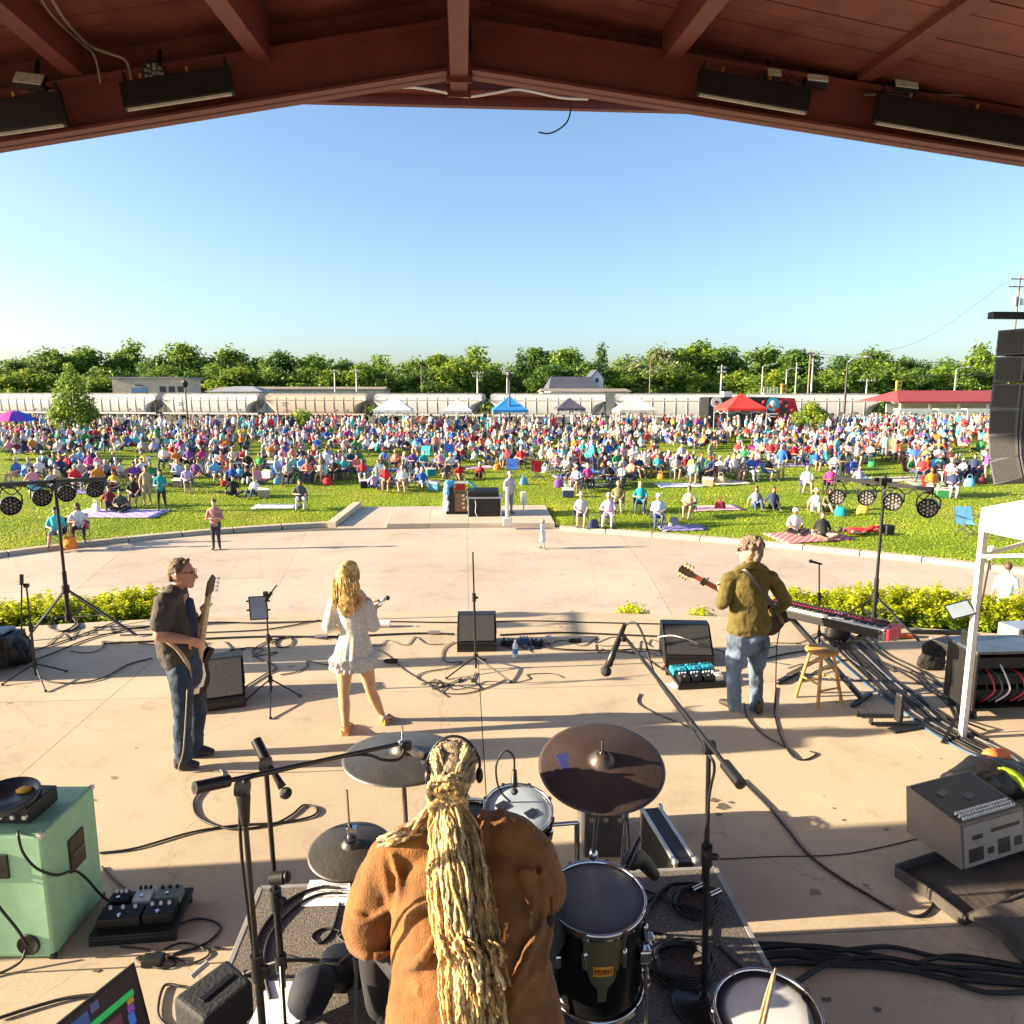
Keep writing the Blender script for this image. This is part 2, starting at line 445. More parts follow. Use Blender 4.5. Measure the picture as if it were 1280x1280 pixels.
# plaza: wedge slabs with open joints over a dark bed
plaza = MB()
plaza.add([(-40, 8, ZP - .03), (40, 8, ZP - .03), (40, 34, ZP - .03), (-40, 34, ZP - .03)], [(0, 1, 2, 3)])
plaza = plaza.obj('plaza', Mjoint, kind='structure')
def slab_poly(poly, z, name, mat, parent, t=.06, gap=.006):
	c = sum((Vector(p) for p in poly), Vector((0, 0)))/len(poly)
	q = []
	for p in poly:
		p = Vector(p); d = (c - p); q.append(p + d.normalized()*gap)
	m = MB(); m.prism([(p.x, p.y) for p in q], (0, 0, z - t), (1, 0, 0), (0, 1, 0), (0, 0, t)); return m.obj(name, mat, parent, bevel=.004, seg=1)
FAN = Vector((0, -26)); DA = 5.17/46
def fanpt(k, r): a = DA*k; return (FAN.x + r*math.sin(a), FAN.y + r*math.cos(a))
for k in range(-7, 7):
	kk = k + .02
	for r0, r1 in ((34.5, 41.6), (41.6, 47.2), (47.2, 54.2)):
		poly = [fanpt(kk, r0), fanpt(kk + 1, r0), fanpt(kk + 1, r1), fanpt(kk + .5, r1), fanpt(kk, r1)]
		poly = [p for p in poly]
		# outer ring is trimmed by the kerb circle
		def trim(p):
			v = Vector(p) - KC; KR = kr(math.atan2(v.x, v.y))
			if v.length > KR - .02 and not (PADX0 - .4 < p[0] < PADX1 + 1.2 and p[1] < 29): v = v.normalized()*(KR - .02); return tuple(KC + v)
			return p
		n = 5
		arc = [fanpt(kk + i/n, r1) for i in range(n, -1, -1)]
		poly = [trim(p) for p in [fanpt(kk + i/n, r0) for i in range(n + 1)] + arc]
		a = 0
		for i in range(len(poly)): p, q = poly[i], poly[(i + 1) % len(poly)]; a += p[0]*q[1] - p[1]*q[0]
		if abs(a) < .8: continue
		slab_poly(poly, ZP + RND.uniform(-.002, .002), 'concrete_slab', Mplaza, plaza)
# raised sound pad: slabs with a step at the front, a ramp at its left
ZPAD = ZP + .17; ZPB = -1.60; PB0, PB1 = 28.42, 31.6
def pad_z(y): return ZPAD + (ZPB - ZPAD)*(y - PB0)/(PB1 - PB0)
xs = [-3.0, -1.35, .2, 1.85, 3.55]
def wedge(x0, x1, y00, y01, z00, y1, z1, mat):
	m = MB(); m.add([(x0, y00, z00), (x1, y01, z00), (x1, y1, z1), (x0, y1, z1), (x0, y00, ZP - .2), (x1, y01, ZP - .2), (x1, y1, ZP - .2), (x0, y1, ZP - .2)], [(0, 1, 2, 3), (4, 5, 1, 0), (6, 7, 3, 2), (7, 4, 0, 3), (5, 6, 2, 1), (7, 6, 5, 4)]); return m.obj('concrete_slab', mat, plaza, bevel=.006, seg=1)
for i in range(4): wedge(xs[i] + .006, xs[i + 1] - .006, 28.42 - .02*i*i, 28.42 - .02*(i + 1) ** 2, ZPAD + .002*i, PB1, ZPB, Mplaza)
m = MB(); m.add([(-4.95, 28.45, ZP + .006), (-3.02, 28.42, ZP + .006), (-3.02, PB1, ZPB - .004), (-4.35, PB1, ZPB - .004), (-4.95, 28.45, ZP - .1), (-3.02, 28.42, ZP - .1), (-3.02, PB1, ZP - .1), (-4.35, PB1, ZP - .1)],
	[(0, 1, 2, 3), (4, 5, 1, 0), (6, 7, 3, 2), (7, 4, 0, 3), (5, 6, 2, 1)]); m.obj('ramp', Mplaza, plaza)
# kerb stones
kerb = MB();
def kerb_ring(a0, a1, n):
	for i in range(n):
		t0 = math.radians(a0 + (a1 - a0)*i/n) + .0009; t1 = math.radians(a0 + (a1 - a0)*(i + 1)/n) - .0009
		m = MB(); k = 4; vs = []
		for j in range(k + 1):
			t = t0 + (t1 - t0)*j/k
			KR = kr(t)
			for r, z in ((KR - .01, ZP - .1), (KR + .02, ZP + .15), (KR + .36, ZP + .15), (KR + .36, ZP - .1)):
				vs.append((KC.x + r*math.sin(t), KC.y + r*math.cos(t), z))
		fs = [(j*4 + q, j*4 + (q + 1) % 4, (j + 1)*4 + (q + 1) % 4, (j + 1)*4 + q) for j in range(k) for q in range(4)] + [(3, 2, 1, 0), (k*4, k*4 + 1, k*4 + 2, k*4 + 3)]
		m.add(vs, fs); m.obj('kerb_stone', Mkerb, kerb_o, bevel=.012)
kerb_o = bpy.data.objects.new('kerb', None); COL.objects.link(kerb_o); kerb_o['kind'] = 'structure'
kerb_ring(-70, -14.2, 12)
kerb_ring(10.6, 62, 10)
# return kerb along the left edge of the ramp
for i in range(2):
	a = Vector((-5.15, 28.7)).lerp(Vector((-4.55, PB1)), i/2 + .005); b = Vector((-5.15, 28.7)).lerp(Vector((-4.55, PB1)), (i + 1)/2 - .005)
	za, zb = (ZP + .07 + (ZPB - ZP)*q for q in (i/2, (i + 1)/2))
	m = MB(); m.bar((a.x, a.y, za), (b.x, b.y, zb), .34, .3); m.obj('kerb_stone', Mkerb, kerb_o, bevel=.012)

# stage: slab floor on a solid base with a curved front
stage = bpy.data.objects.new('stage_floor', None); COL.objects.link(stage); stage['kind'] = 'structure'
SC, SR = Vector((-1.8, -16.03)), 26.85
def stage_front(x): return SC.y + math.sqrt(SR*SR - (x - SC.x) ** 2)
b = MB(); pts = [(-14, -3)] + [(14, -3)] + [(x, stage_front(x) - .012) for x in np.linspace(14, -14, 41)]
b.prism(pts, (0, 0, ZP), (1, 0, 0), (0, 1, 0), (0, 0, -ZP - .045)); b.obj('stage_base', Mjoint, stage)
xj = [-11.85, -7.85, -3.85, .16, 4.16, 8.16, 12.16]
yj = [-2.9, .05, 3.9, 7.78, 99]
for i in range(len(xj) - 1):
	for j in range(len(yj) - 1):
		x0, x1, y0, y1 = xj[i], xj[i + 1], yj[j], yj[j + 1]
		top = [(x1 - (x1 - x0)*q/6, min(y1, stage_front(x1 - (x1 - x0)*q/6))) for q in range(7)]
		if y1 < 50: top = [(x1, y1), (x0, y1)]
		slab_poly([(x0, y0), (x1, y0)] + top, RND.uniform(-.002, .002), 'concrete_slab', Mconc, stage, t=.044)
Mstain = M('floor_stain', (.13, .10, .08), .8, var=.4, sc=30)
for i, (px, py, s) in enumerate(((893, 1000, .05), (905, 1008, .07), (915, 1003, .03), (898, 1018, .035), (1055, 1025, .025), (1042, 1010, .016), (1108, 1037, .022), (1030, 995, .012), (700, 980, .014), (560, 905, .012), (1033, 1249, .03), (1098, 1262, .025), (170, 935, .014), (118, 1000, .016), (1176, 948, .014), (120, 1213, .02), (880, 1040, .012))):
	q = G(px, py, .004); m = MB(); pt = [(s*RND.uniform(.55, 1.25)*math.cos(a*.7), s*.7*RND.uniform(.55, 1.2)*math.sin(a*.7)) for a in range(9)]; m.add([(q.x + x, q.y + y, .004) for x, y in pt], [tuple(range(9))]); m.obj('stain', Mstain, stage)
# planting beds in front of the stage edge (soil held by a low wall)
Msoil = M('soil', (.05, .04, .028), .95, sc=9, bump=.6)
for x0, x1 in ((-12, -4.05), (4.2, 12)):
	m = MB(); n = 14
	ax = [x0 + (x1 - x0)*i/n for i in range(n + 1)]
	poly = [(x, stage_front(x) + .01) for x in ax] + [(x, stage_front(x) + 1.15) for x in reversed(ax)]
	m.prism(poly, (0, 0, ZP - .02), (1, 0, 0), (0, 1, 0), (0, 0, -ZP - .36)); m.obj('planting_bed', Msoil, kind='structure')

# ================================================================== STAGE ROOF
Mred = M('red_painted_steel', (.135, .033, .031), .55, var=.12, sc=3, bump=.05)
Mboard = M('red_stained_board', (.155, .043, .036), .62, var=.3, sc=2.2, bump=.15, bsc=14)
roof = T('stage_roof', 'dark red timber and steel roof over the stage, beams above the band', 'roof')
YB = 8.5
def rf(x, y, Y=YB): return L(x, y, Y)
def roof_z(x, y): return 7.42 - .165*abs(x) + .03*(y - YB)     # underside of deck
for sgn in (-1, 1):
	ny = 47; W_ = 6.6 if sgn < 0 else 9.3
	for j in range(ny):
		y0 = -2.6 + j*.245; y1 = y0 + .232
		m = MB(); xa, xb = .03*sgn, W_*sgn; jig = RND.uniform(-.004, .004)
		q = [(xa, y0), (xb, y0), (xb, y1), (xa, y1)]
		lo = [(x, y, roof_z(x, y) + jig) for x, y in q]; hi = [(x, y, roof_z(x, y) + .05) for x, y in q]
		m.add(lo + hi, [(0, 1, 2, 3), (4, 5, 6, 7), (0, 1, 5, 4), (1, 2, 6, 5), (2, 3, 7, 6), (3, 0, 4, 7)]); m.obj('ceiling_board', Mboard, roof)
	for xw, ya, yb in ((W_ + .1, -2.7, 8.93), (4.3, 8.95, 10.75)):
		m = MB(); q = [(0, ya), (xw*sgn, ya), (xw*sgn, yb), (0, yb)]
		lo = [(x, y, roof_z(x, y) + .06 if ya < 0 else 7.78) for x, y in q]; hi = [(x, y, z + .08) for x, y, z in lo]
		m.add(lo + hi, [(0, 1, 2, 3), (4, 5, 6, 7), (0, 1, 5, 4), (1, 2, 6, 5), (2, 3, 7, 6), (3, 0, 4, 7)]); m.obj('roof_sheet', Mred, roof)
# gable rafters (deep I-beams) at YB
for sgn, e0, e1 in ((-1, (0, 185), (566, 94)), (1, (1280, 203), (590, 94))):
	a = rf(*e0); b_ = rf(*e1); d = (a - b_); a2 = b_ + d*(1.22 if sgn < 0 else 1.6); hgt = Vector((0, 0, .50))
	m = MB(); m.prism([(0, 0), (1, 0), (1, 1), (0, 1)], b_ + Vector((0, -.02, 0)), a2 - b_, hgt, (0, .04, 0))
	for zz in (0, .46): m.prism([(0, 0), (1, 0), (1, 1), (0, 1)], b_ + Vector((0, -.13, zz)), a2 - b_, (0, 0, .03 if zz == 0 else .04), (0, .26, 0))
	m.obj('gable_rafter', Mred, roof, bevel=.004, seg=1)
	gp = MB(); xe = a2.x; q = [(0, b_.z + .44), (xe, a2.z + .44), (xe, roof_z(xe, YB + .1) - .004), (0, roof_z(0, YB + .1) - .004)]
	gp.prism(q, (0, YB + .16, 0), (1, 0, 0), (0, 0, 1), (0, .03, 0)); gp.obj('gable_sky_blocker', Mboard, roof)  # infill added to block sky light, so the deck behind the rafters goes dark
	# the roof post under its far end
	pz = a2.z
	m = MB(); m.box((a2.x, a2.y, pz/2), (.3, .3, pz)); m.obj('post', Mred, roof, bevel=.01)
# purlins running to the audience
for (xa, ya), (xb, yb) in (((330, 80), (255, 0)), ((100, 101), (0, 10)), ((835, 80), (900, 0)), ((1075, 106), (1225, 0))):
	e = rf(xa, ya); Xm = e.x
	r = ray(xb, yb); k = Xm/r.x; q = CAM + r*k; sl = (q.z - e.z)/(q.y - e.y)
	sl = max(min(sl, .09), -.02)
	far = Vector((Xm, YB - .1, e.z - sl*.1)); near = Vector((Xm, -2.4, e.z + sl*(-2.4 - YB)))
	m = MB(); h = .5
	m.bar(near + Vector((0, 0, h/2)), far + Vector((0, 0, h/2)), .19, h); m.obj('purlin', Mred, roof, bevel=.006, seg=1)
m = MB(); z0 = rf(578, 104).z
m.bar((0, -2.4, z0 + .22), (0, 8.72, z0 + .22), .185, .44); m.obj('ridge_beam', Mred, roof, bevel=.006, seg=1)
m = MB(); m.box((0, 8.36, z0 + .1), (.26, .02, .3)); m.box((0, 8.745, z0 + .1), (.26, .02, .3))
for i in (-1, 1):
	for j in (0, 1): m.cyl((i*.1, 8.34, z0 + .02 + j*.16), (i*.1, 8.36, z0 + .02 + j*.16), .014, n=6)
m.obj('bolt_plate', Mred, roof)
m = MB(); m.box((0, YB + .13, z0 + .55), (.7, .03, .9)); m.obj('peak_plate', Mred, roof)
# eave fascia across the front
zf = L(578, 134, 10.5).z
m = MB(); m.box((0, 10.5, zf + .06), (8.6, .1, .12)); m.box((0, 10.42, zf + .135), (8.6, .26, .03)); m.box((0, 10.5, zf + .32), (8.6, .06, .34)); m.obj('fascia_beam', Mred, roof, bevel=.005, seg=1)
# side columns of the shelter (left one throws the broad shadow bands on the slab)
Mstone = M('column_stone', (.34, .27, .2), .85, sc=4, bump=.4)
for cx, cy in ((-7.2, 4.26), (9.1, 3.9)):
	m = MB(); m.box((cx, cy, 2.9), (.78, .78, 5.8)); m.box((cx, cy, .06), (1., 1., .12)); m.obj('column', Mstone, roof, bevel=.02)
# ================================================================== BACKGROUND: trees, train, buildings, poles, tents
NPR = np.random.RandomState(5)
def leaf_cloud(name, centers, radii, n, size, mats, rs, jit=.5, up=.35):
	"""many leaf-sized faces spread through the volume of overlapping lobes, denser towards the skin"""
	C = np.array(centers, float); R = np.array(radii, float)
	if R.ndim == 1: R = np.stack([R, R, R*.85], 1)
	wgt = (R.prod(1)) ** (2/3); wgt /= wgt.sum()
	idx = rs.choice(len(C), n, p=wgt)
	d = rs.normal(size=(n, 3)); d /= np.linalg.norm(d, axis=1)[:, None]
	rad = rs.uniform(.55, 1.06, n) ** .7
	p = C[idx] + d*R[idx]*rad[:, None]
	p += rs.normal(size=(n, 3))*size*jit
	nrm = d + rs.normal(scale=.55, size=(n, 3)); nrm[:, 2] += up; nrm /= np.linalg.norm(nrm, axis=1)[:, None]
	a = np.cross(nrm, rs.normal(size=(n, 3))); a /= np.linalg.norm(a, axis=1)[:, None]
	b = np.cross(nrm, a)
	s = size*rs.uniform(.6, 1.4, n)[:, None]
	v = np.stack([p - a*s, p - b*s*.55, p + a*s, p + b*s*.55], 1).reshape(-1, 3)
	me = bpy.data.meshes.new(name)
	me.vertices.add(4*n); me.vertices.foreach_set('co', v.ravel())
	me.loops.add(4*n); me.loops.foreach_set('vertex_index', np.arange(4*n))
	me.polygons.add(n); me.polygons.foreach_set('loop_start', np.arange(0, 4*n, 4))
	for q in mats: me.materials.append(q)
	# clumps: neighbouring leaves share a tone
	cl = np.floor(p/(size*7)).astype(int); h = (cl[:, 0]*73856093 ^ cl[:, 1]*19349663 ^ cl[:, 2]*83492791) % 997
	me.polygons.foreach_set('material_index', ((h + rs.randint(0, 260, n))*len(mats) // 1260).clip(0, len(mats) - 1).astype(np.int32))
	me.update(calc_edges=True); return me

Mbark = M('bark', (.09, .065, .045), .9, sc=5, bump=.5, bsc=20)
LG = [leaf_mat('leaf_mid', (.09, .175, .018), (.135, .225, .028)), leaf_mat('leaf_deep', (.065, .135, .016), (.095, .175, .024)), leaf_mat('leaf_light', (.15, .24, .022), (.20, .28, .035))]
LD = [leaf_mat('leaf_dark', (.04, .095, .024), (.065, .125, .032)), LG[1]]
LY = [leaf_mat('leaf_yellow', (.19, .26, .02), (.24, .30, .03)), LG[0]]
LP = [leaf_mat('leaf_silver', (.20, .22, .10), (.27, .28, .16)), LG[0]]
def crown_mesh(kind, rs):
	"""unit tree about 12 m tall"""
	c = []; r = []
	if kind == 'round':
		for i in range(30):
			a = rs.uniform(0, 2*PI); q = rs.uniform(0, 3.9); z = rs.uniform(2.6, 10.6)
			q *= max(.25, 1 - abs(z - 6.2)/5.4)
			c.append((q*math.cos(a), q*math.sin(a), z)); rr = rs.uniform(.7, 1.8); r.append((rr, rr, rr*.75))
		return c, r
	if kind == 'wide':
		for i in range(40):
			a = rs.uniform(0, 2*PI); q = rs.uniform(0, 6.2); z = rs.uniform(1.6, 9.6) - q*.33
			c.append((q*math.cos(a), q*math.sin(a), z)); rr = rs.uniform(.8, 1.9); r.append((rr, rr, rr*.7))
		return c, r
	if kind == 'conifer':
		for i in range(16):
			t = i/15; z = 1.5 + 10.5*t; q = (1 - t)*2.2; a = i*2.4
			c.append((q*.45*math.cos(a), q*.45*math.sin(a), z)); rr = .35 + (1 - t)*1.7; r.append((rr, rr, .8))
		return c, r
TREES = {}
for kind, n, mats, k in (('round', 4200, LG, 3), ('wide', 5200, LG, 3), ('conifer', 1800, LD, 1)):
	for i in range(k):
		c, r = crown_mesh(kind, NPR)
		me = leaf_cloud('crown', c, r, n, .33, mats, NPR, jit=1.3)
		t = MB(); t.tube([(0, 0, -.5), (.1, 0, 2), (-.1, .1, 4.5), (0, 0, 8)], [.34, .26, .2, .05], n=7)
		for b in range(5):
			e = c[b*2]; t.tube([(0, 0, 2.6 + b*.5), (e[0]*.5, e[1]*.5, (3 + e[2])/2 + .3), e], [.14, .09, .03], n=5)
		TREES[(kind, i)] = (me, t.mesh('trunk', [Mbark]))
TINT = {'mid': LG, 'dark': LD, 'yellow': LY, 'silver': LP}
def tree(px, py_top, Y, kind, i, tint, label, wide=1., base=None, name='tree', group='trees along the skyline'):
	X = L(px, 490, Y).x; zt = L(px, py_top, Y).z
	zb = far_z(X, Y) if base is None else base
	h = (zt - zb)/(11.3 if kind != 'conifer' else 12.6)
	o = T(name, label, 'tree', (X, Y, zb), RND.uniform(0, 6.28), group); o.scale = (h*wide*RND.uniform(.9, 1.15), h*wide, h)
	cm, tm = TREES[(kind, i)]
	c = fill_obj('crown', cm, o); fill_obj('trunk', tm, o)
	ms = TINT[tint]
	for k in range(len(cm.materials)):
		c.material_slots[k].link = 'OBJECT'; c.material_slots[k].material = ms[min(k, len(ms) - 1)]
	return o
LM = [(15, 'the rainbow umbrella'), (88, 'the young tree'), (180, 'the beige flat-roofed building'), (290, 'the grey hipped roof'), (375, 'the round bush'), (440, 'the brown warehouse roof'),
	(492, 'the first white tent'), (571, 'the second white tent'), (637, 'the blue tent'), (712, 'the dark grey tent'), (793, 'the cream tent'), (860, 'the bare brown pole'), (925, 'the red tent'), (985, 'the food truck cab'), (1057, 'the tall cobra lamp'), (1150, 'the red shelter'), (1225, 'the speaker array')]
def near_lm(px):
	q = min(LM, key=lambda q: abs(q[0] - px)); d = px - q[0]
	return ('just left of ' if d < -12 else 'just right of ' if d > 12 else 'straight above ') + q[1]
# the skyline read off the photograph, tall crowns in the rear row
sky_row = [(-30, 448, 'wide', 'mid'), (20, 446, 'wide', 'dark'), (72, 431, 'wide', 'mid'), (112, 436, 'round', 'mid'), (165, 428, 'round', 'mid'), (200, 441, 'wide', 'dark'), (232, 431, 'round', 'mid'), (287, 429, 'wide', 'mid'),
		(322, 443, 'wide', 'mid'), (352, 441, 'round', 'dark'), (395, 438, 'wide', 'mid'), (436, 446, 'wide', 'dark'), (475, 436, 'wide', 'mid'), (520, 444, 'wide', 'mid'), (549, 441, 'round', 'mid'), (597, 424, 'wide', 'mid'),
		(651, 437, 'conifer', 'dark'), (675, 432, 'round', 'dark'), (706, 437, 'round', 'mid'), (722, 441, 'conifer', 'mid'), (751, 430, 'conifer', 'dark'), (778, 443, 'wide', 'mid'), (822, 428, 'wide', 'silver'), (868, 421, 'wide', 'mid'), (915, 424, 'wide', 'mid'),
		(960, 427, 'wide', 'mid'), (1000, 434, 'round', 'dark'), (1045, 438, 'wide', 'dark'), (1085, 431, 'wide', 'mid'), (1130, 443, 'wide', 'dark'), (1175, 440, 'wide', 'mid'), (1222, 431, 'round', 'mid'), (1275, 436, 'wide', 'mid'), (1330, 438, 'wide', 'dark')]
ADJ = {'round': 'tall oval crowned', 'wide': 'broad spreading', 'conifer': 'pointed'}
TON = {'mid': 'green', 'dark': 'dark green', 'yellow': 'yellow-green', 'silver': 'pale silvery'}
seenl = {}
def tlabel(s):
	seenl[s] = seenl.get(s, 0) + 1
	return s if seenl[s] == 1 else s.replace('just ', 'farther ')
for k, (x, y, kd, tn) in enumerate(sky_row):
	tree(x, y, 228 + (k*37) % 30, kd, k % (1 if kd == 'conifer' else 3), tn, tlabel('%s %s tree on the skyline %s' % (ADJ[kd], TON[tn], near_lm(x))), wide=1.2)
front_row = [(-5, 462, 'wide', 'mid'), (42, 456, 'wide', 'yellow'), (125, 452, 'wide', 'mid'), (150, 459, 'wide', 'dark'), (215, 452, 'wide', 'mid'), (262, 447, 'wide', 'mid'), (305, 452, 'wide', 'yellow'), (338, 455, 'wide', 'mid'), (380, 452, 'wide', 'mid'), (412, 458, 'wide', 'yellow'), (455, 452, 'wide', 'mid'),
			(490, 461, 'wide', 'yellow'), (530, 457, 'wide', 'dark'), (574, 444, 'wide', 'yellow'), (618, 446, 'wide', 'mid'), (690, 450, 'wide', 'dark'), (730, 448, 'wide', 'dark'), (768, 452, 'wide', 'yellow'), (800, 448, 'wide', 'silver'), (838, 455, 'wide', 'yellow'), (880, 462, 'wide', 'yellow'), (925, 460, 'wide', 'yellow'), (968, 458, 'wide', 'yellow'),
			(1030, 456, 'wide', 'mid'), (1068, 452, 'wide', 'mid'), (1110, 455, 'wide', 'mid'), (1148, 453, 'wide', 'dark'), (1190, 450, 'wide', 'mid'), (1240, 448, 'wide', 'mid'), (1300, 452, 'wide', 'mid')]
for k, (x, y, kd, tn) in enumerate(front_row):
	tree(x, y, 186 + (k*23) % 22, kd, (k + 1) % 3, tn, tlabel('%s bushy tree in the lower row %s' % (TON[tn], near_lm(x))), wide=1.35)
# far wood that closes the gaps
c = []; r = []
for i in range(170):
	x = -330 + i*4.6; c.append((x, 300 + NPR.uniform(-15, 15), far_z(x, 300) + NPR.uniform(3, 11.5))); r.append((5.5, 4, NPR.uniform(4, 6.5)))
fill_obj('woods', leaf_cloud('woods', c, r, 24000, .85, [LG[1], LG[0], LD[0]], NPR), kind='stuff')
c = []; r = []
for i in range(150):
	x = -230 + i*3.2; c.append((x, 172 + NPR.uniform(-4, 4), -1.6 + NPR.uniform(.5, 2.2))); r.append((2.6, 2, NPR.uniform(1.6, 2.8)))
fill_obj('undergrowth', leaf_cloud('undergrowth', c, r, 12000, .5, LG, NPR), kind='stuff')

# ---- young tree on the lawn and two round bushes
def small_tree(px, pbase, ptop, Y, width, label, name, n, leaf, lobes, mats, trunk=True, cat='tree'):
	X = L(px, 490, Y).x; zb = lawn_z(X, Y); h = L(px, ptop, Y).z - zb
	o = T(name, label, cat, (X, Y, zb))
	fill_obj('crown', leaf_cloud('crown', [(a*width, b*width, c_*h) for a, b, c_, _ in lobes], [q*h for*_, q in lobes], n, leaf, mats, NPR), o)
	t = MB(); t.tube([(0, 0, -.1), (.03, 0, h*.4), (0, .02, h*.9)], [.09, .07, .02], n=7)
	for a, b, c_, q in lobes[:8]: t.tube([(0, 0, h*(c_ - .12)), (a*width, b*width, c_*h)], [.035, .012], n=5)
	t.obj('trunk', Mbark, o)
	return o
yl = [(0, 0, .93, .07), (.05, 0, .82, .11), (-.12, .1, .72, .12), (.14, -.05, .66, .13), (-.2, 0, .52, .13), (.22, .1, .5, .14), (0, -.15, .45, .16), (-.33, .05, .34, .13), (.3, 0, .33, .15), (.02, .2, .28, .15), (-.22, -.1, .2, .12), (.2, -.1, .19, .13), (.42, .0, .36, .08), (-.45, 0, .3, .07)]
small_tree(88, 530, 452, 61, 3.6, 'young green shade tree standing on the lawn before the rail cars', 'young_tree', 4300, .12, yl, [LG[0], LG[2], LG[0], LG[1]])
bl = [(0, 0, .75, .26), (-.25, .1, .5, .3), (.25, 0, .5, .32), (0, -.2, .42, .34), (.1, .2, .62, .3), (-.1, 0, .3, .3), (.32, 0, .3, .25), (-.33, 0, .3, .24)]
small_tree(375, 535, 509, 66, 2.0, 'round yellow-green bush at the back of the lawn before the grey hopper car', 'round_bush', 1500, .12, bl, LY, cat='bush')
small_tree(1016, 540, 500, 62, 2.6, 'leafy green bush beside the black food truck', 'round_bush', 2600, .13, bl, LY, cat='bush')

# ---- the freight train
Mcar = M('hopper_paint', (.40, .41, .42), .55, var=.12, sc=.7, col2=(.32, .325, .33), bump=.05, bsc=6)
Mcarr = M('hopper_rusty', (.37, .33, .29), .6, var=.18, sc=.6, col2=(.30, .23, .18))
Msteel = M('dark_steel', (.045, .043, .042), .55, var=.3, sc=3)
Mgalv = M('galvanised', (.38, .39, .40), .45, metal=.6, sc=5)
Mprint = M('print_grey', (.12, .12, .13), .7)
def hopper():
	o = T('hopper_car', '', 'rail car')
	Ls = 8.6; n = 18
	# rounded side profile (y, z): bulging body
	prof = []
	for i in range(n + 1):
		t = math.radians(-62 + 242*i/n - 30)
		prof.append((1.56*math.cos(t), 2.62 + 1.62*math.sin(t)*(1 if math.sin(t) < 0 else .98)))
	m = MB()
	loop = [(1.42, 1.15), (1.55, 1.7), (1.6, 2.5), (1.57, 3.2), (1.42, 3.75), (1.1, 4.1), (.6, 4.28), (0, 4.33)]
	loop = loop + [(-y, z) for y, z in loop[-2::-1]]
	k = len(loop)
	def ring(x, zlo): return [(x, y, max(z, zlo)) for y, z in loop]
	stations = [(-Ls, 3.4), (-Ls + .02, 3.35), (-Ls + 1.9, 1.3), (-Ls + 2.1, 1.15)] + [(-Ls + 2.1 + q*(2*Ls - 4.2)/8, 1.15) for q in range(1, 8)] + [(Ls - 2.1, 1.15), (Ls - 1.9, 1.3), (Ls - .02, 3.35), (Ls, 3.4)]
	vs = []
	for x, zl in stations: vs += ring(x, zl)
	fs = [(a*k + i, a*k + (i + 1) % k, (a + 1)*k + (i + 1) % k, (a + 1)*k + i) for a in range(len(stations) - 1) for i in range(k)]
	m.add(vs, fs, 0, True); m.add(vs, [tuple(range(k - 1, -1, -1)), tuple(range((len(stations) - 1)*k, len(stations)*k))])
	m.obj('body', Mcar, o)
	m = MB()
	for q in range(9):
		x = -Ls + 2.1 + q*(2*Ls - 4.2)/8
		m.tube([(x, -1.44, 1.2), (x, -1.585, 1.75), (x, -1.635, 2.5), (x, -1.6, 3.2), (x, -1.45, 3.78)], .035, n=4, k=2)
	m.box((0, -1.60, 3.42), (2*Ls - 1., .06, .12)); m.box((0, -1.52, 1.18), (2*Ls, .14, .26)); m.box((0, 1.52, 1.18), (2*Ls, .14, .26))
	m.obj('side_ribs', Mcar, o, kind='stuff')
	m = MB(); m.box((0, 0, 4.42), (2*Ls - .4, 1.1, .05))
	for q in range(8): m.box((-Ls + 1.2 + q*2.1, 0, 4.36), (1.5, .7, .16))
	m.obj('roof_walkway', Mgalv, o, kind='stuff')
	m = MB()
	for s in (-1, 1):
		x = s*(Ls - .15)
		for yy in (-1.35, 1.35):
			m.bar((x, yy, 1.2), (x, yy, 3.4), .07, .07); m.bar((x - s*1.3, yy, 1.2), (x - s*.15, yy, 3.3), .09, .09)
		for yy in (-1.45, -.95): m.bar((x + s*.08, yy, 1.1), (x + s*.08, yy, 4.35), .05, .05)
		for z in np.arange(1.3, 4.3, .4): m.bar((x + s*.08, -1.45, z), (x + s*.08, -.95, z), .035, .035)
		m.box((s*(Ls - .9), 0, 1.16), (1.9, 2.6, .07)); m.box((s*(Ls + .35), 0, .95), (.7, .3, .3))
	m.obj('end_frame', Msteel, o, kind='stuff')
	m = MB()
	for q in (-4.2, -1.4, 1.4, 4.2):
		vs = [(q - 1.3, -1.2, 1.2), (q + 1.3, -1.2, 1.2), (q + 1.3, 1.2, 1.2), (q - 1.3, 1.2, 1.2), (q - .5, -.4, .42), (q + .5, -.4, .42), (q + .5, .4, .42), (q - .5, .4, .42)]
		m.add(vs, [(0, 1, 2, 3), (7, 6, 5, 4), (0, 4, 5, 1), (1, 5, 6, 2), (2, 6, 7, 3), (3, 7, 4, 0)])
	m.obj('discharge_hopper', Mcar, o, kind='stuff')
	for s in (-1, 1):
		m = MB(); x = s*(Ls - 1.9); m.box((x, -1.0, .58), (2.4, .16, .34)); m.box((x, 1.0, .58), (2.4, .16, .34)); m.box((x, 0, .62), (.5, 2.2, .3)); tr = m.obj('truck', Msteel, o)
		for wx in (-.88, .88):
			m = MB()
			for yy in (-.78, .78): m.cyl((x + wx, yy - .06, .46), (x + wx, yy + .06, .46), .45, n=14)
			m.cyl((x + wx, -.8, .46), (x + wx, .8, .46), .08, n=6); m.obj('wheelset', Msteel, tr)
	m = MB()      # stencilled car numbers and data, too far to read
	for row, (z, wds) in enumerate(((2.9, (.5, .3)), (2.55, (.7,)), (1.75, (.3, .25, .4)))):
		x = -Ls + 3.1
		for q in wds: m.box((x + q/2, -1.638, z), (q, .012, .2 if row < 2 else .1)); x += q + .14
	for q in (3.5, 5.3): m.box((q, -1.632, 1.85), (.5, .012, .22))
	m.obj('stencil_marks', Mprint, o, kind='stuff')
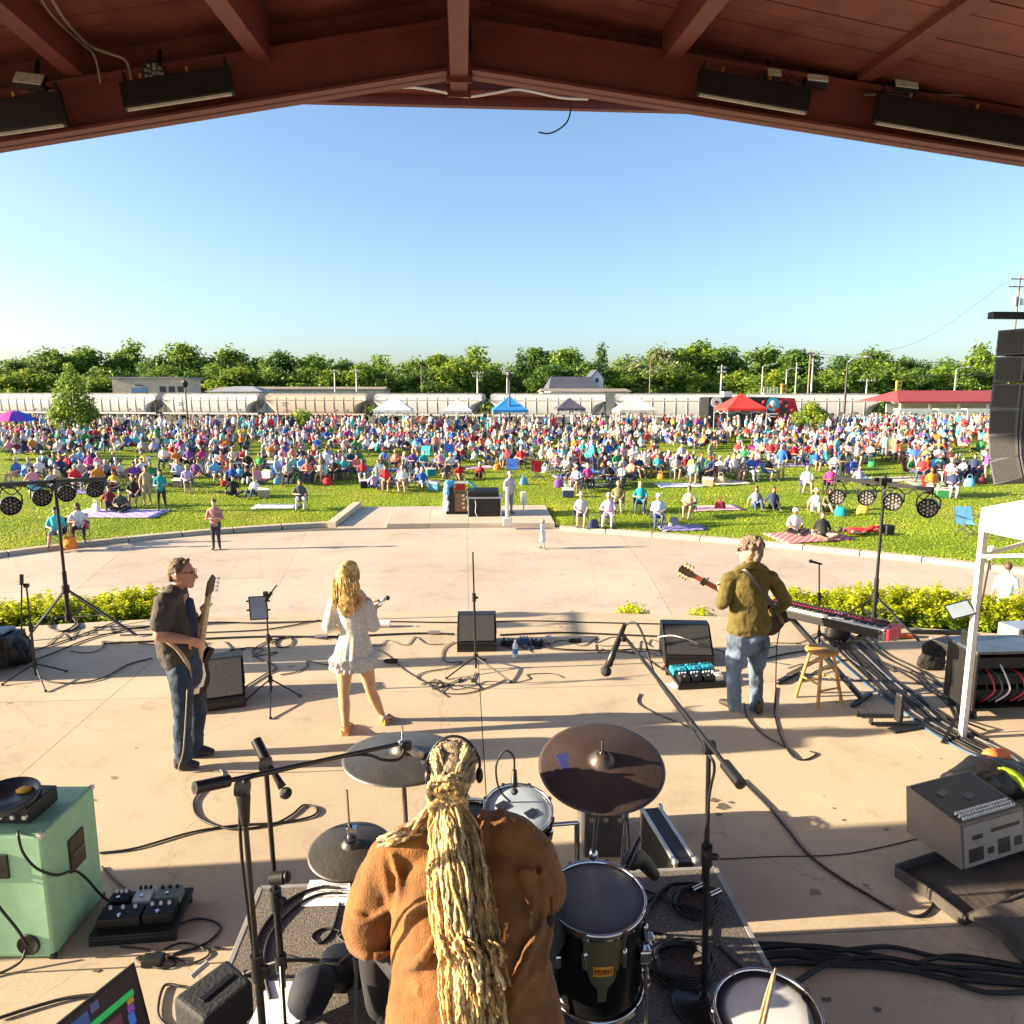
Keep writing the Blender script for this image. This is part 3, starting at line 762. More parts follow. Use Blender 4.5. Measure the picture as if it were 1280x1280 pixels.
	return o
A0 = Vector((-49.6, 127.8)); B0 = Vector((21.7, 108.0)); TD = (B0 - A0).normalized(); ta = math.atan2(TD.y, TD.x); pitch = (B0 - A0).length/4
names = {-3: 'pale grey hopper car at the far end, above the rainbow umbrella', -2: 'pale grey hopper car partly behind the rainbow umbrella', -1: 'pale grey hopper car partly behind the young tree', 0: 'clean grey hopper car between the two car gaps, above the round bush', 1: 'rust stained tan hopper car behind the first white tent', 2: 'grey hopper car behind the second white tent and blue tent',
		3: 'grey hopper car behind the dark grey tent', 4: 'grey hopper car behind the cream tent', 5: 'grey hopper car behind the red tent and food truck', 6: 'grey hopper car behind the tall cobra lamp', 7: 'grey hopper car behind the red roofed shelter'}
h0 = hopper(); first = True
for k in range(-3, 8):
	o = h0 if first else copy_tree(h0); first = False
	q = A0 + TD*(pitch*(k + .5)); o.location = (q.x, q.y, -1.36); o.rotation_euler = (0, 0, ta); o['label'] = names[k]; o['group'] = 'hopper cars of the freight train'
	if k in (1,):
		for ch in o.children:
			if ch.name.startswith('body') or ch.name.startswith('side_ribs'): ch.material_slots[0].link = 'OBJECT'; ch.material_slots[0].material = Mcarr
Mball = M('ballast', (.16, .14, .12), .95, sc=3, bump=.8, bsc=12)
q0 = A0 - TD*140; q1 = A0 + TD*330; nv = Vector((-TD.y, TD.x))
m = MB(); m.add([(*(q0 - nv*4), -2.0), (*(q1 - nv*4), -2.0), (*(q1 - nv*1.7), -1.5), (*(q0 - nv*1.7), -1.5), (*(q1 + nv*1.7), -1.5), (*(q0 + nv*1.7), -1.5), (*(q1 + nv*4), -2.0), (*(q0 + nv*4), -2.0)], [(0, 1, 2, 3), (3, 2, 4, 5), (5, 4, 6, 7)])
m.obj('track_bed', Mball, kind='structure')
m = MB()
for s in (-.75, .75): m.bar((*(q0 + nv*s), -1.43), (*(q1 + nv*s), -1.43), .08, .14)
tag(m.obj('railway_track', Msteel), 'two steel rails carrying the freight train', 'rails')

# ---- buildings behind the train
def bpx(px, Y): return L(px, 490, Y).x
Mbeige = M('beige_wall', (.50, .44, .34), .8, sc=1); Mgroof = M('grey_roof', (.28, .29, .31), .7, sc=.6); Mbroof = M('brown_roof', (.25, .20, .16), .8, sc=.6); Mslate = M('slate_roof', (.065, .07, .09), .6, var=.25, sc=1.5)
Mblue = M('sign_blue', (.12, .22, .42), .6); Mglass = M('dark_glass', (.04, .05, .06), .15, sc=2); Mwhite = M('white_paint', (.78, .77, .74), .6, var=.05)
Y = 158; o = T('flat_building', 'beige flat-roofed building behind the train, with small blue wall sign', 'building')
x0, x1 = bpx(141, Y), bpx(226, Y); zt = L(180, 473, Y).z
m = MB(); m.box(((x0 + x1)/2, Y + 6, (zt - 2)/2), (x1 - x0, 12, zt + 2)); m.obj('wall', Mbeige, o)
m = MB(); m.box(((x0 + x1)/2, Y + 6, zt + .12), (x1 - x0 + .8, 12.8, .3)); m.obj('roof', Mgroof, o, bevel=.03)
m = MB(); sx = bpx(167, Y); m.box((sx + 1.2, Y - .05, zt - 2.6), (3.2, .12, 1.5)); m.obj('sign_panel', Mblue, o)
m = MB()
for i in range(6): m.box((sx - .1 + i*.5, Y - .13, zt - 2.9), (.34, .03, .35))
for i in range(3): m.box((sx + .6 + i*.6, Y - .13, zt - 1.4), (.4, .03, .3))
m.obj('sign_marks', Mprint, o, kind='stuff')
for i in range(3):
	m = MB(); m.box((x0 + 10 + i*1.8, Y - .04, zt - 2.2), (1.2, .1, 1.2)); m.obj('window', Mglass, o)
def hip(name, label, px0, px1, ye, yt, Y, dep, mat, wall, ridge=.3):
	o = T(name, label, 'building'); x0, x1 = bpx(px0, Y), bpx(px1, Y); ze = L(px0, ye, Y).z; zt = L(px0, yt, Y).z; c = (x0 + x1)/2; q = (x1 - x0)/2*ridge
	m = MB(); m.add([(x0, Y, ze), (x1, Y, ze), (x1, Y + dep, ze), (x0, Y + dep, ze), (c - q, Y + dep/2, zt), (c + q, Y + dep/2, zt)], [(0, 1, 5, 4), (1, 2, 5), (2, 3, 4, 5), (3, 0, 4), (3, 2, 1, 0)]); m.obj('roof', mat, o)
	m = MB(); m.box((c, Y + dep/2, (ze - 2.6)/2 - .05), (x1 - x0 - .8, dep - .8, ze + 2.4)); m.obj('wall', wall, o)
	return o
hip('house', 'low building with grey hipped roof rising just above the hopper car', 255, 328, 489.5, 482.5, 150, 14, Mgroof, Mbeige, .35)
hip('warehouse', 'long low brown roofed warehouse behind the train', 262, 482, 486.5, 483, 172, 16, Mbroof, Mbeige, .97)
hip('house', 'house with dark blue slate roof behind the train', 686, 751, 487, 470, 165, 13, Mslate, Mwhite, .8)
hip('house', 'low brown roofed building in front of the slate house', 676, 790, 489.4, 485.5, 150, 8, Mbroof, Mbeige, .95)
o = T('gabled_house', 'white gabled house end beside the slate roof', 'building'); Yq = 172
m = MB(); xa, xb = bpx(738, Yq), bpx(754, Yq); za, zb = L(740, 473, Yq).z, L(740, 463, Yq).z
m.prism([(xa, -2.), (xb, -2.), (xb, za), ((xa + xb)/2, zb), (xa, za)], (0, Yq, 0), (1, 0, 0), (0, 0, 1), (0, 8, 0)); m.obj('wall', Mwhite, o)
m = MB();
for s_, e_ in (((xa - .3, za - .2), ((xa + xb)/2, zb + .15)), ((xb + .3, za - .2), ((xa + xb)/2, zb + .15))): m.bar((s_[0], Yq + 4, s_[1]), (e_[0], Yq + 4, e_[1]), 8.6, .18)
m.obj('roof', Mslate, o)
m = MB(); m.box(((xa + xb)/2, Yq - .03, za - .4), (.7, .08, 1.)); m.obj('window', Mglass, o)
# red roofed open shelter, in front of the train
Mrroof = M('red_roof', (.30, .045, .042), .6, var=.12, sc=1.2); Mwpanel = M('white_panel', (.72, .72, .72), .6, var=.06)
Y = 84; o = T('park_shelter', 'open shelter with long red roof at the back of the lawn', 'shelter')
x0, x1 = bpx(1124, Y), bpx(1300, Y); ze = L(1150, 502, Y).z; zt = L(1150, 488, Y).z; zg = L(1150, 545, Y).z
m = MB(); m.add([(x0, Y, ze), (x1, Y, ze), (x1, Y + 9, ze), (x0, Y + 9, ze), (x0 + 2.4, Y + 4.5, zt), (x1, Y + 4.5, zt)], [(0, 1, 5, 4), (2, 3, 4, 5), (3, 0, 4), (3, 2, 1, 0)]); m.obj('roof', Mrroof, o)
m = MB(); m.box(((x0 + x1)/2, Y - .04, ze - .1), (x1 - x0, .1, .22)); m.obj('fascia', Mrroof, o)
for i in range(5):
	m = MB(); px_ = x0 + .6 + i*3.6; m.box((px_, Y + .5, (ze + zg)/2 - .02), (.22, .22, ze - zg)); m.obj('post', Mwpanel, o)
m = MB(); m.box(((x0 + x1)/2, Y + 5, ze - .9), (x1 - x0 - 3, .2, 1.2)); m.obj('wall_panel', Mwpanel, o)
for i, (a, b_) in enumerate(((1126, 1168), (1176, 1204), (1212, 1240))):
	m = MB(); xa, xb = bpx(a, 78), bpx(b_, 78); zt2 = L(1150, 512, 78).z; m.box(((xa + xb)/2, 78.6, zt2), (xb - xa, 1.1, .12)); m.box(((xa + xb)/2, 78.05, zt2 - .35), (xb - xa, .04, .6))
	for s in (xa + .1, xb - .1): m.box((s, 78.6, (zt2 - .6)/2 - .3), (.08, .9, zt2 + .7))
	tag(m.obj('serving_table', Mwpanel), 'white clothed serving table under the red shelter, %s' % ('beside its first post', 'the middle one', 'nearest the speaker array')[i], 'table', 'serving tables')

# ---- lamps and poles
Mpole = M('pole_dark', (.03, .03, .032), .5); Mpolg = M('pole_grey', (.45, .45, .44), .5, metal=.3); Mwood = M('pole_wood', (.22, .15, .10), .85, sc=3)
def cobra(px, yt, ybase, Y, side, label, dark=False):
	X = bpx(px, Y); zb = L(px, ybase, Y).z; zt = L(px, yt, Y).z; o = T('street_lamp', label, 'street lamp', (X, Y, zb), group='street lamps'); h = zt - zb
	m = MB(); m.cyl((0, 0, 0), (0, 0, h*.93), .13 if Y < 90 else .12, .09, n=8); m.obj('pole', Mpole if dark else Mpolg, o)
	m = MB(); m.tube([(0, 0, h*.9), (side*.3, 0, h*.96), (side*1.6, 0, h)], .06, n=6); m.obj('arm', Mpolg, o)
	m = MB(); m.ell((side*1.95, 0, h), (.45, .16, .11), n=10, k=6); m.obj('lamp_head', Mpolg, o)
cobra(952, 455, 505, 120, 1, 'thin grey street lamp above the red tent')
cobra(1057, 446, 540, 70, 1, 'tall dark pole street lamp standing at the back of the lawn', True)
cobra(1193, 459, 500, 110, 1, 'grey street lamp above the red shelter roof')
cobra(982, 460, 505, 125, 1, 'small grey street lamp above the food truck cab')
def lantern(px, yt, yb, Y, label):
	X = bpx(px, Y); zb = L(px, yb, Y).z; h = L(px, yt, Y).z - zb; o = T('lantern_post', label, 'lamp post', (X, Y, zb))
	m = MB(); m.cyl((0, 0, 0), (0, 0, h*.9), .09, .06, n=8); m.cyl((0, 0, 0), (0, 0, .8), .14, .1, n=8); m.obj('pole', Mpole, o)
	m = MB(); m.lathe([(.08, 0), (.22, .1), (.26, .42), (.32, .46), (.1, .62), (.02, .75)], (0, 0, h*.9 - .1), n=10); m.obj('lantern', Mpole, o)
lantern(232, 477, 540, 68, 'black lantern post before the gap between two hopper cars')
lantern(637, 466, 545, 62, 'black lantern post rising behind the blue tent')
def upole(px, yt, yb, Y, arms, label, trans=0, mat=None, r=.17):
	X = bpx(px, Y); zb = L(px, yb, Y).z; h = L(px, yt, Y).z - zb; o = T('utility_pole', label, 'utility pole', (X, Y, zb), group='utility poles')
	m = MB(); m.cyl((0, 0, 0), (0, 0, h), r, r*.65, n=8); m.obj('pole', mat or Mwood, o)
	for z, wd in arms:
		m = MB(); m.box((0, -.14, h - z), (wd, .12, .14))
		for s in (-.45, -.25, .25, .45): m.cyl((s*wd, -.14, h - z + .07), (s*wd, -.14, h - z + .32), .05, n=6)
		m.obj('crossarm', mat or Mwood, o)
	for i in range(trans):
		m = MB(); s = (-1, 1)[i % 2]; m.cyl((s*.55, -.2, h - 3.9), (s*.55, -.2, h - 2.8), .3, n=12); m.cyl((s*.55, -.2, h - 2.8), (s*.55, -.2, h - 2.6), .08, n=6); m.obj('transformer', Mpolg, o)
	return Vector((X, Y, zb + h))
upole(1260, 344, 505, 98, ((.5, 2.9), (1.5, 3.2)), 'tall wooden utility pole with two crossarms behind the speaker array', 2)
upole(1010, 437, 505, 112, ((.6, 1.2),), 'tall wooden utility pole above the leafy bush', 0)
upole(1014, 448, 505, 118, ((.5, 1.4),), 'grey metal utility pole close beside the wooden one', 0, Mpolg)
upole(994, 453, 505, 122, (), 'bare grey pole above the food truck cab', 0, Mpolg, .13)
upole(597, 464, 492, 150, ((.4, 2.6), (1.1, 2.)), 'short utility pole with double crossarms left of the blue tent', 0, Mpolg)
upole(634, 465, 492, 150, ((.4, 2.),), 'pale utility pole behind the black lantern post', 0, Mpolg)
upole(419, 462, 490, 165, ((.4, 1.8),), 'thin pole above the brown warehouse roof', 0, Mpolg)
upole(446, 462, 490, 165, ((.4, 1.6),), 'pale pole at the end of the brown warehouse', 0, Mpolg)
upole(527, 456, 490, 165, (), 'slender bare pole over the gap past the first white tent', 0, Mwood, .11)
upole(812, 448, 492, 150, (), 'bare brown pole above the cream tent', 0, Mwood, .12)
upole(901, 456, 497, 135, ((.6, 1.6), (1.4, 1.6)), 'short pole with stacked crossarms left of the red tent', 0, Mpolg)
upole(1083, 474, 495, 130, ((.3, 3.),), 'pale pole with wide crossarm past the cobra lamp', 0, Mpolg)
def wire(label, pts, r=.02):
	m = MB(); m.tube([L(*p) for p in pts], r, n=4, k=8); tag(m.obj('overhead_wire', Mpole), label, 'wire', 'overhead wires')
wire('overhead wire sagging across the treetops to the wooden pole', [(780, 450, 112), (890, 447, 112), (1010, 441, 112)], .03)
wire('overhead wire running from the wooden pole toward the speaker array', [(1010, 441, 112), (1130, 452, 105), (1260, 452, 98)], .03)
wire('low overhead wire crossing above the red shelter roof', [(1012, 466, 112), (1130, 470, 105), (1262, 468, 98)], .03)
wire('highest overhead wire reaching the tall transformer pole', [(1014, 449, 118), (1140, 430, 108), (1258, 352, 98)], .022)
# a white railed footbridge and small signs behind
o = T('footbridge', 'small white railed bridge seen above the food truck', 'bridge'); Yq = 128
xa, xb = bpx(953, Yq), bpx(978, Yq); z = L(960, 492, Yq).z
m = MB(); m.box(((xa + xb)/2, Yq, z), (xb - xa, 1.4, .2)); m.obj('deck', Mwpanel, o)
m = MB()
for zz in (.5, 1.): m.bar((xa, Yq - .6, z + zz), (xb, Yq - .6, z + zz), .07, .07)
for i in range(7): q = xa + (xb - xa)*i/6; m.bar((q, Yq - .6, z), (q, Yq - .6, z + 1.05), .08, .08)
m.obj('railing', Mwpanel, o, kind='stuff')
for q in (xa + .4, xb - .4):
	m = MB(); m.box((q, Yq, (z - 2)/2), (.3, .3, z + 2)); m.obj('post', Mwpanel, o)
Mamber = M('amber_paint', (.55, .33, .04), .5)
for px, yy, lb in ((979, 488, 'amber traffic signal box above the food truck cab'), (1122, 484, 'amber traffic signal box past the shelter corner')):
	X = bpx(px, 118); zt = L(px, yy - 6, 118).z; o = T('traffic_signal', lb, 'traffic signal', (X, 118, -2), group='traffic signals')
	m = MB(); m.cyl((0, 0, 0), (0, 0, zt + 1), .07, n=8); m.obj('pole', Mpolg, o)
	m = MB(); m.box((0, -.15, zt + 1.2), (.9, .4, 2.2)); m.obj('signal_box', Mamber, o, bevel=.04)
	for i in range(3):
		m = MB(); m.cyl((0, -.37, zt + .55 + i*.65), (0, -.33, zt + .55 + i*.65), .22, n=10); m.obj('lens', Mglass, o)

# ---- canopy tents
def cloth(name, c): return M(name, c, .75, var=.06, sc=1.5, bump=.12, bsc=3)
Mtw = cloth('tent_white', (.80, .79, .77)); Mtb = cloth('tent_blue', (.02, .22, .55)); Mtg = cloth('tent_dark', (.07, .07, .10)); Mtc = cloth('tent_cream', (.75, .67, .55)); Mtr = cloth('tent_red', (.72, .035, .03))
def canopy(name, label, loc, rz, wx, wy, eave, peak, val, mat, group='pop-up canopy tents', curve=.06):
	o = T(name, label, 'tent', loc, rz, group); n = 8; x, y = wx/2, wy/2
	m = MB(); cs = [(-x, -y), (x, -y), (x, y), (-x, y)]
	for i in range(4):
		a, b = Vector((*cs[i], eave)), Vector((*cs[(i + 1) % 4], eave)); p = Vector((0, 0, peak)); vs = []; fs = []
		for r in range(n + 1):
			t = r/n
			for q in range(n + 1):
				e = a.lerp(b, q/n); v = e.lerp(p, t); sag = curve*math.sin(PI*t)*(1 if 0 < q < n else .55)*(peak - eave)
				v.z -= sag*.9; v.z -= .02*math.sin(PI*q/n)*(1 - t); vs.append(v)
		for r in range(n):
			for q in range(n): fs.append((r*(n + 1) + q, r*(n + 1) + q + 1, (r + 1)*(n + 1) + q + 1, (r + 1)*(n + 1) + q))
		m.add(vs, fs, 0, True)
	m.obj('roof', mat, o)
	for i in range(4):
		a, b = Vector((*cs[i], eave)), Vector((*cs[(i + 1) % 4], eave)); out = Vector(((a + b).x, (a + b).y, 0)).normalized(); vs = []
		m = MB()
		for q in range(13):
			e = a.lerp(b, q/12); wv = .012*math.sin(q*2.1); vs += [e + out*.004 + Vector((0, 0, -.02*math.sin(PI*q/12))), e + out*(.012 + wv) - Vector((0, 0, val))]
		m.add(vs, [(2*q, 2*q + 1, 2*q + 3, 2*q + 2) for q in range(12)], 0, True); m.obj('valance', mat, o)
	for cx, cy in cs:
		m = MB(); m.box((cx*.985, cy*.985, eave/2), (.05, .05, eave)); m.obj('leg', Mpolw, o)
	m = MB()
	for i in range(4):
		a, b = Vector((*cs[i], eave - .12))*.985, Vector((*cs[(i + 1) % 4], eave - .12))*.985; a.z = b.z = eave - .1; mid = (a + b)/2 - Vector((0, 0, .35))
		m.bar(a, mid, .025, .03); m.bar(mid, b, .025, .03); m.bar(a - Vector((0, 0, .35)), (a + b)/2, .025, .03); m.bar((a + b)/2, b - Vector((0, 0, .35)), .025, .03)
	m.obj('truss', Mpolw, o, kind='stuff')
	return o
Mpolw = M('pole_white', (.66, .65, .62), .4, metal=.2, var=.08)
def tent(px, w_px, ypk, yev, label, mat, Yt):
	X = bpx(px, Yt); zg = lawn_z(X, Yt); k = Yt/FPX; wd = w_px*k
	canopy('canopy_tent', label, (X, Yt, zg), 0, wd, wd, L(px, yev, Yt - wd/2).z - zg + .05, L(px, ypk, Yt).z - zg + .1, .22, mat)
tent(492, 45, 496, 513, 'white canopy tent before the rust stained hopper car', Mtw, 64)
tent(571, 36, 500, 514, 'smaller white canopy tent between the first white tent and the blue tent', Mtw, 72)
tent(637, 43, 496, 513, 'bright blue canopy tent at the back of the lawn', Mtb, 63)
tent(712, 35, 498, 511, 'dark grey canopy tent behind the crowd', Mtg, 70)
tent(793, 46, 495, 513, 'cream canopy tent behind the crowd', Mtc, 61)
tent(926, 50, 493, 511, 'red canopy tent in front of the black food truck', Mtr, 58)
# rainbow umbrella
RB = [M('panel_' + n_, c_, .7, var=.06) for n_, c_ in (('pink', (.75, .05, .3)), ('purple', (.2, .06, .5)), ('blue', (.03, .12, .6)), ('teal', (.02, .3, .4)), ('green', (.05, .4, .12)), ('yellow', (.8, .6, .05)), ('orange', (.8, .25, .03)), ('red', (.7, .03, .05)))]
Yu = 56; X = bpx(14, Yu); zg = lawn_z(X, Yu); o = T('beach_umbrella', 'rainbow striped beach umbrella above the crowd by the young tree', 'umbrella', (X, Yu, zg)); zt = L(14, 513, Yu).z - zg; ze = L(14, 526, Yu).z - zg; R_ = 1.5
for i in range(8):
	m = MB(); vs = []; a0 = 2*PI*i/8 + .3;
	for r in range(5):
		t = r/4
		for q in range(3): a = a0 + 2*PI/8*q/2; rr = R_*t*(1 if q != 1 else .97); vs.append((rr*math.cos(a), rr*math.sin(a), zt - (zt - ze)*(t ** 1.8)))
	m.add(vs, [(r*3 + q, r*3 + q + 1, r*3 + q + 4, r*3 + q + 3) for r in range(4) for q in range(2)], 0, True); m.obj('panel', RB[(i + 3) % 8], o)
m = MB(); m.cyl((0, 0, 0), (0, 0, zt + .06), .02, n=6); m.obj('pole', Mpolw, o)

# ---- black food truck with painted emblems
Mblk = M('truck_black', (.010, .010, .012), .35, var=.2, sc=2); Mdred = M('paint_crimson', (.42, .02, .035), .5, sc=2.5, var=.5); Mcyan = M('paint_cyan', (.05, .42, .62), .5); Mrub = M('rubber', (.015, .015, .016), .8)
Yf = 66; o = T('food_truck', 'black food truck with white and cyan round emblems and red painted cab', 'truck'); xa, xb = bpx(886, Yf), bpx(999, Yf); zt = L(930, 496.5, Yf).z; zg = lawn_z((xa + xb)/2, Yf)
xc = bpx(972, Yf)
m = MB(); m.box(((xa + xc)/2, Yf + 1.2, (zt + zg + .5)/2), (xc - xa, 2.4, zt - zg - .5)); m.obj('body', Mblk, o, bevel=.06)
m = MB(); cab = [(xc + .02, zg + .5), (xb + .9, zg + .5), (xb + .9, zg + 1.25), (xb + .2, zg + 1.5), (xb - .35, zt - .1), (xc + .02, zt - .02)]
m.prism([(x - xc, z) for x, z in cab], (xc, Yf + .05, 0), (1, 0, 0), (0, 0, 1), (0, 2.3, 0)); m.obj('cab', Mdred, o, bevel=.05)
m = MB(); m.prism([(.4, zg + 1.5), (1.25, zg + 1.5), (1.0, zt - .35), (.4, zt - .35)], (xc, Yf + .03, 0), (1, 0, 0), (0, 0, 1), (0, .05, 0)); m.obj('side_window', Mglass, o)
for px, yy, rr, mt in ((896, 503, .5, Mwhite), (967, 505.5, .62, Mcyan)):
	x = bpx(px, Yf); z = L(px, yy, Yf).z; m = MB(); m.cyl((x, Yf - .03, z), (x, Yf, z), rr, n=24); e = m.obj('emblem', mt, o)
	m = MB()
	if mt is Mwhite: m.prism([(-.26, -.06), (.26, -.06), (.2, .05), (0, .2), (-.2, .05)], (x, Yf - .05, z), (1, 0, 0), (0, 0, 1), (0, .02, 0)); m.box((x, Yf - .04, z - .2), (.4, .02, .07)); m.obj('emblem_mark', Mdred, e)
	else: m.lathe([(.0, .0), (.3, 0), (.3, .02), (0, .02)], (x, Yf - .055, z + .05), (0, 1, 0), n=16); m.box((x, Yf - .045, z - .85), (1.0, .02, .12)); m.box((x, Yf - .045, z - 1.1), (.6, .02, .09)); m.obj('emblem_mark', Mwhite, e)
m = MB(); m.box((bpx(907, Yf), Yf - .02, (zg + zt)/2 + .1), (1.9, .06, 1.0)); m.obj('serving_hatch', Mglass, o)
m = MB()
for q in range(6): m.ell((xc - 1.2 + q*.55, Yf - .02, zt - .45 - (q % 3)*.35), (.22, .05, .2), n=8, k=5)
m.obj('painted_flames', Mdred, o, kind='stuff')
m = MB(); m.box((bpx(914, Yf), Yf + 1.2, zt + .25), (.8, .8, .5)); m.obj('roof_vent', Mpolw, o, bevel=.03)
for x in (xa + 1.6, xc + .7):
	m = MB(); m.cyl((x, Yf - .02, zg + .42), (x, Yf + .28, zg + .42), .42, n=16); wv = m.obj('wheel', Mrub, o); m = MB(); m.cyl((x, Yf - .04, zg + .42), (x, Yf - .01, zg + .42), .22, n=12); m.obj('rim', Mgalv, wv)
# ================================================================== BODIES
class Body:
	"""limbs with a material each; one continuous skin whose faces take the material of the limb they lie on"""
	def __init__(s): s.mb = MB(); s.c = []; s.r = []; s.k = []
	def limb(s, pts, rad, m=0, side=(1, 0, 0), k=4):
		s.mb.limb(pts, rad, side, m=m, k=k)
		P = [Vector(p) for p in pts]; R = [sum(r)/2 if hasattr(r, '__len__') else r for r in rad]
		for i in range(len(P) - 1):
			for j in range(5):
				t = j/4; s.c.append(P[i].lerp(P[i + 1], t)); s.r.append(R[i] + (R[i + 1] - R[i])*t); s.k.append(m)
		return s
	def ball(s, c, r, m=0, R=None):
		s.mb.ell(c, r, R, m=m); s.c.append(Vector(c)); s.r.append(sum(r)/3 if hasattr(r, '__len__') else r); s.k.append(m); return s
	def mesh(s, name, mats, voxel, smooth=3):
		me = blob(s.mb, voxel, smooth, .5, name=name); me.materials.clear()
		for q in mats: me.materials.append(q)
		n = len(me.polygons); ct = np.empty(n*3); me.polygons.foreach_get('center', ct); ct = ct.reshape(-1, 3)
		C = np.array([tuple(c) for c in s.c]); R = np.array(s.r); K = np.array(s.k)
		best = np.full(n, 1e9); idx = np.zeros(n, np.int32)
		for c, r, k in zip(C, R, K):
			d = np.linalg.norm(ct - c, axis=1) - r; u = d < best; best[u] = d[u]; idx[u] = k
		me.polygons.foreach_set('material_index', idx); return me

SKIN = [M('skin_fair', (.52, .31, .22), .55, var=.08, sc=12), M('skin_tan', (.42, .235, .15), .55, var=.08, sc=12), M('skin_brown', (.16, .08, .05), .55, var=.1, sc=12)]
def cm(name, c, v=.14): return M('cloth_' + name.replace(' ', '_'), c, .85, var=v, sc=9)
SHIRTS = {'white': (.74, .73, .70), 'pale blue': (.38, .52, .70), 'navy': (.025, .04, .11), 'royal blue': (.03, .12, .46), 'sky blue': (.14, .40, .68), 'teal': (.01, .30, .33), 'turquoise': (.04, .48, .50), 'red': (.55, .025, .03), 'coral': (.72, .20, .15), 'pink': (.72, .28, .36),
		'magenta': (.50, .04, .22), 'maroon': (.20, .02, .035), 'purple': (.17, .06, .30), 'lavender': (.48, .38, .62), 'black': (.018, .018, .02), 'charcoal': (.07, .07, .075), 'grey': (.28, .28, .28), 'tan': (.45, .33, .21), 'olive': (.14, .15, .05), 'green': (.03, .22, .07), 'mint': (.36, .62, .46), 'yellow': (.70, .50, .06), 'orange': (.72, .22, .03), 'cream': (.66, .58, .45), 'striped grey': (.42, .42, .45)}
SH = {k: cm(k, v) for k, v in SHIRTS.items()}
LEGC = {'jeans': cm('denim', (.05, .085, .16), .3), 'dark trousers': cm('darktrousers', (.03, .03, .038)), 'khaki shorts': cm('khaki', (.42, .33, .21)), 'white trousers': cm('whitetrousers', (.7, .68, .64)), 'grey shorts': cm('greyshorts', (.2, .2, .21)), 'navy shorts': cm('navyshorts', (.03, .05, .12))}
HAIRC = {'grey hair': M('hair_grey', (.28, .27, .26), .7, sc=30, var=.3), 'white hair': M('hair_white', (.52, .51, .49), .7, sc=30), 'brown hair': M('hair_brown', (.085, .045, .022), .65, sc=30, var=.3), 'dark hair': M('hair_dark', (.018, .013, .01), .6, sc=30), 'blonde hair': M('hair_blonde', (.50, .33, .12), .6, sc=30, var=.25)}
HATS = {'white cap': SH['white'], 'navy cap': SH['navy'], 'red cap': SH['red'], 'straw hat': M('straw', (.56, .42, .22), .8, sc=20), 'black cap': SH['black']}
Mshoe = M('shoe_mix', (.08, .075, .07), .7, var=.5, sc=.9)

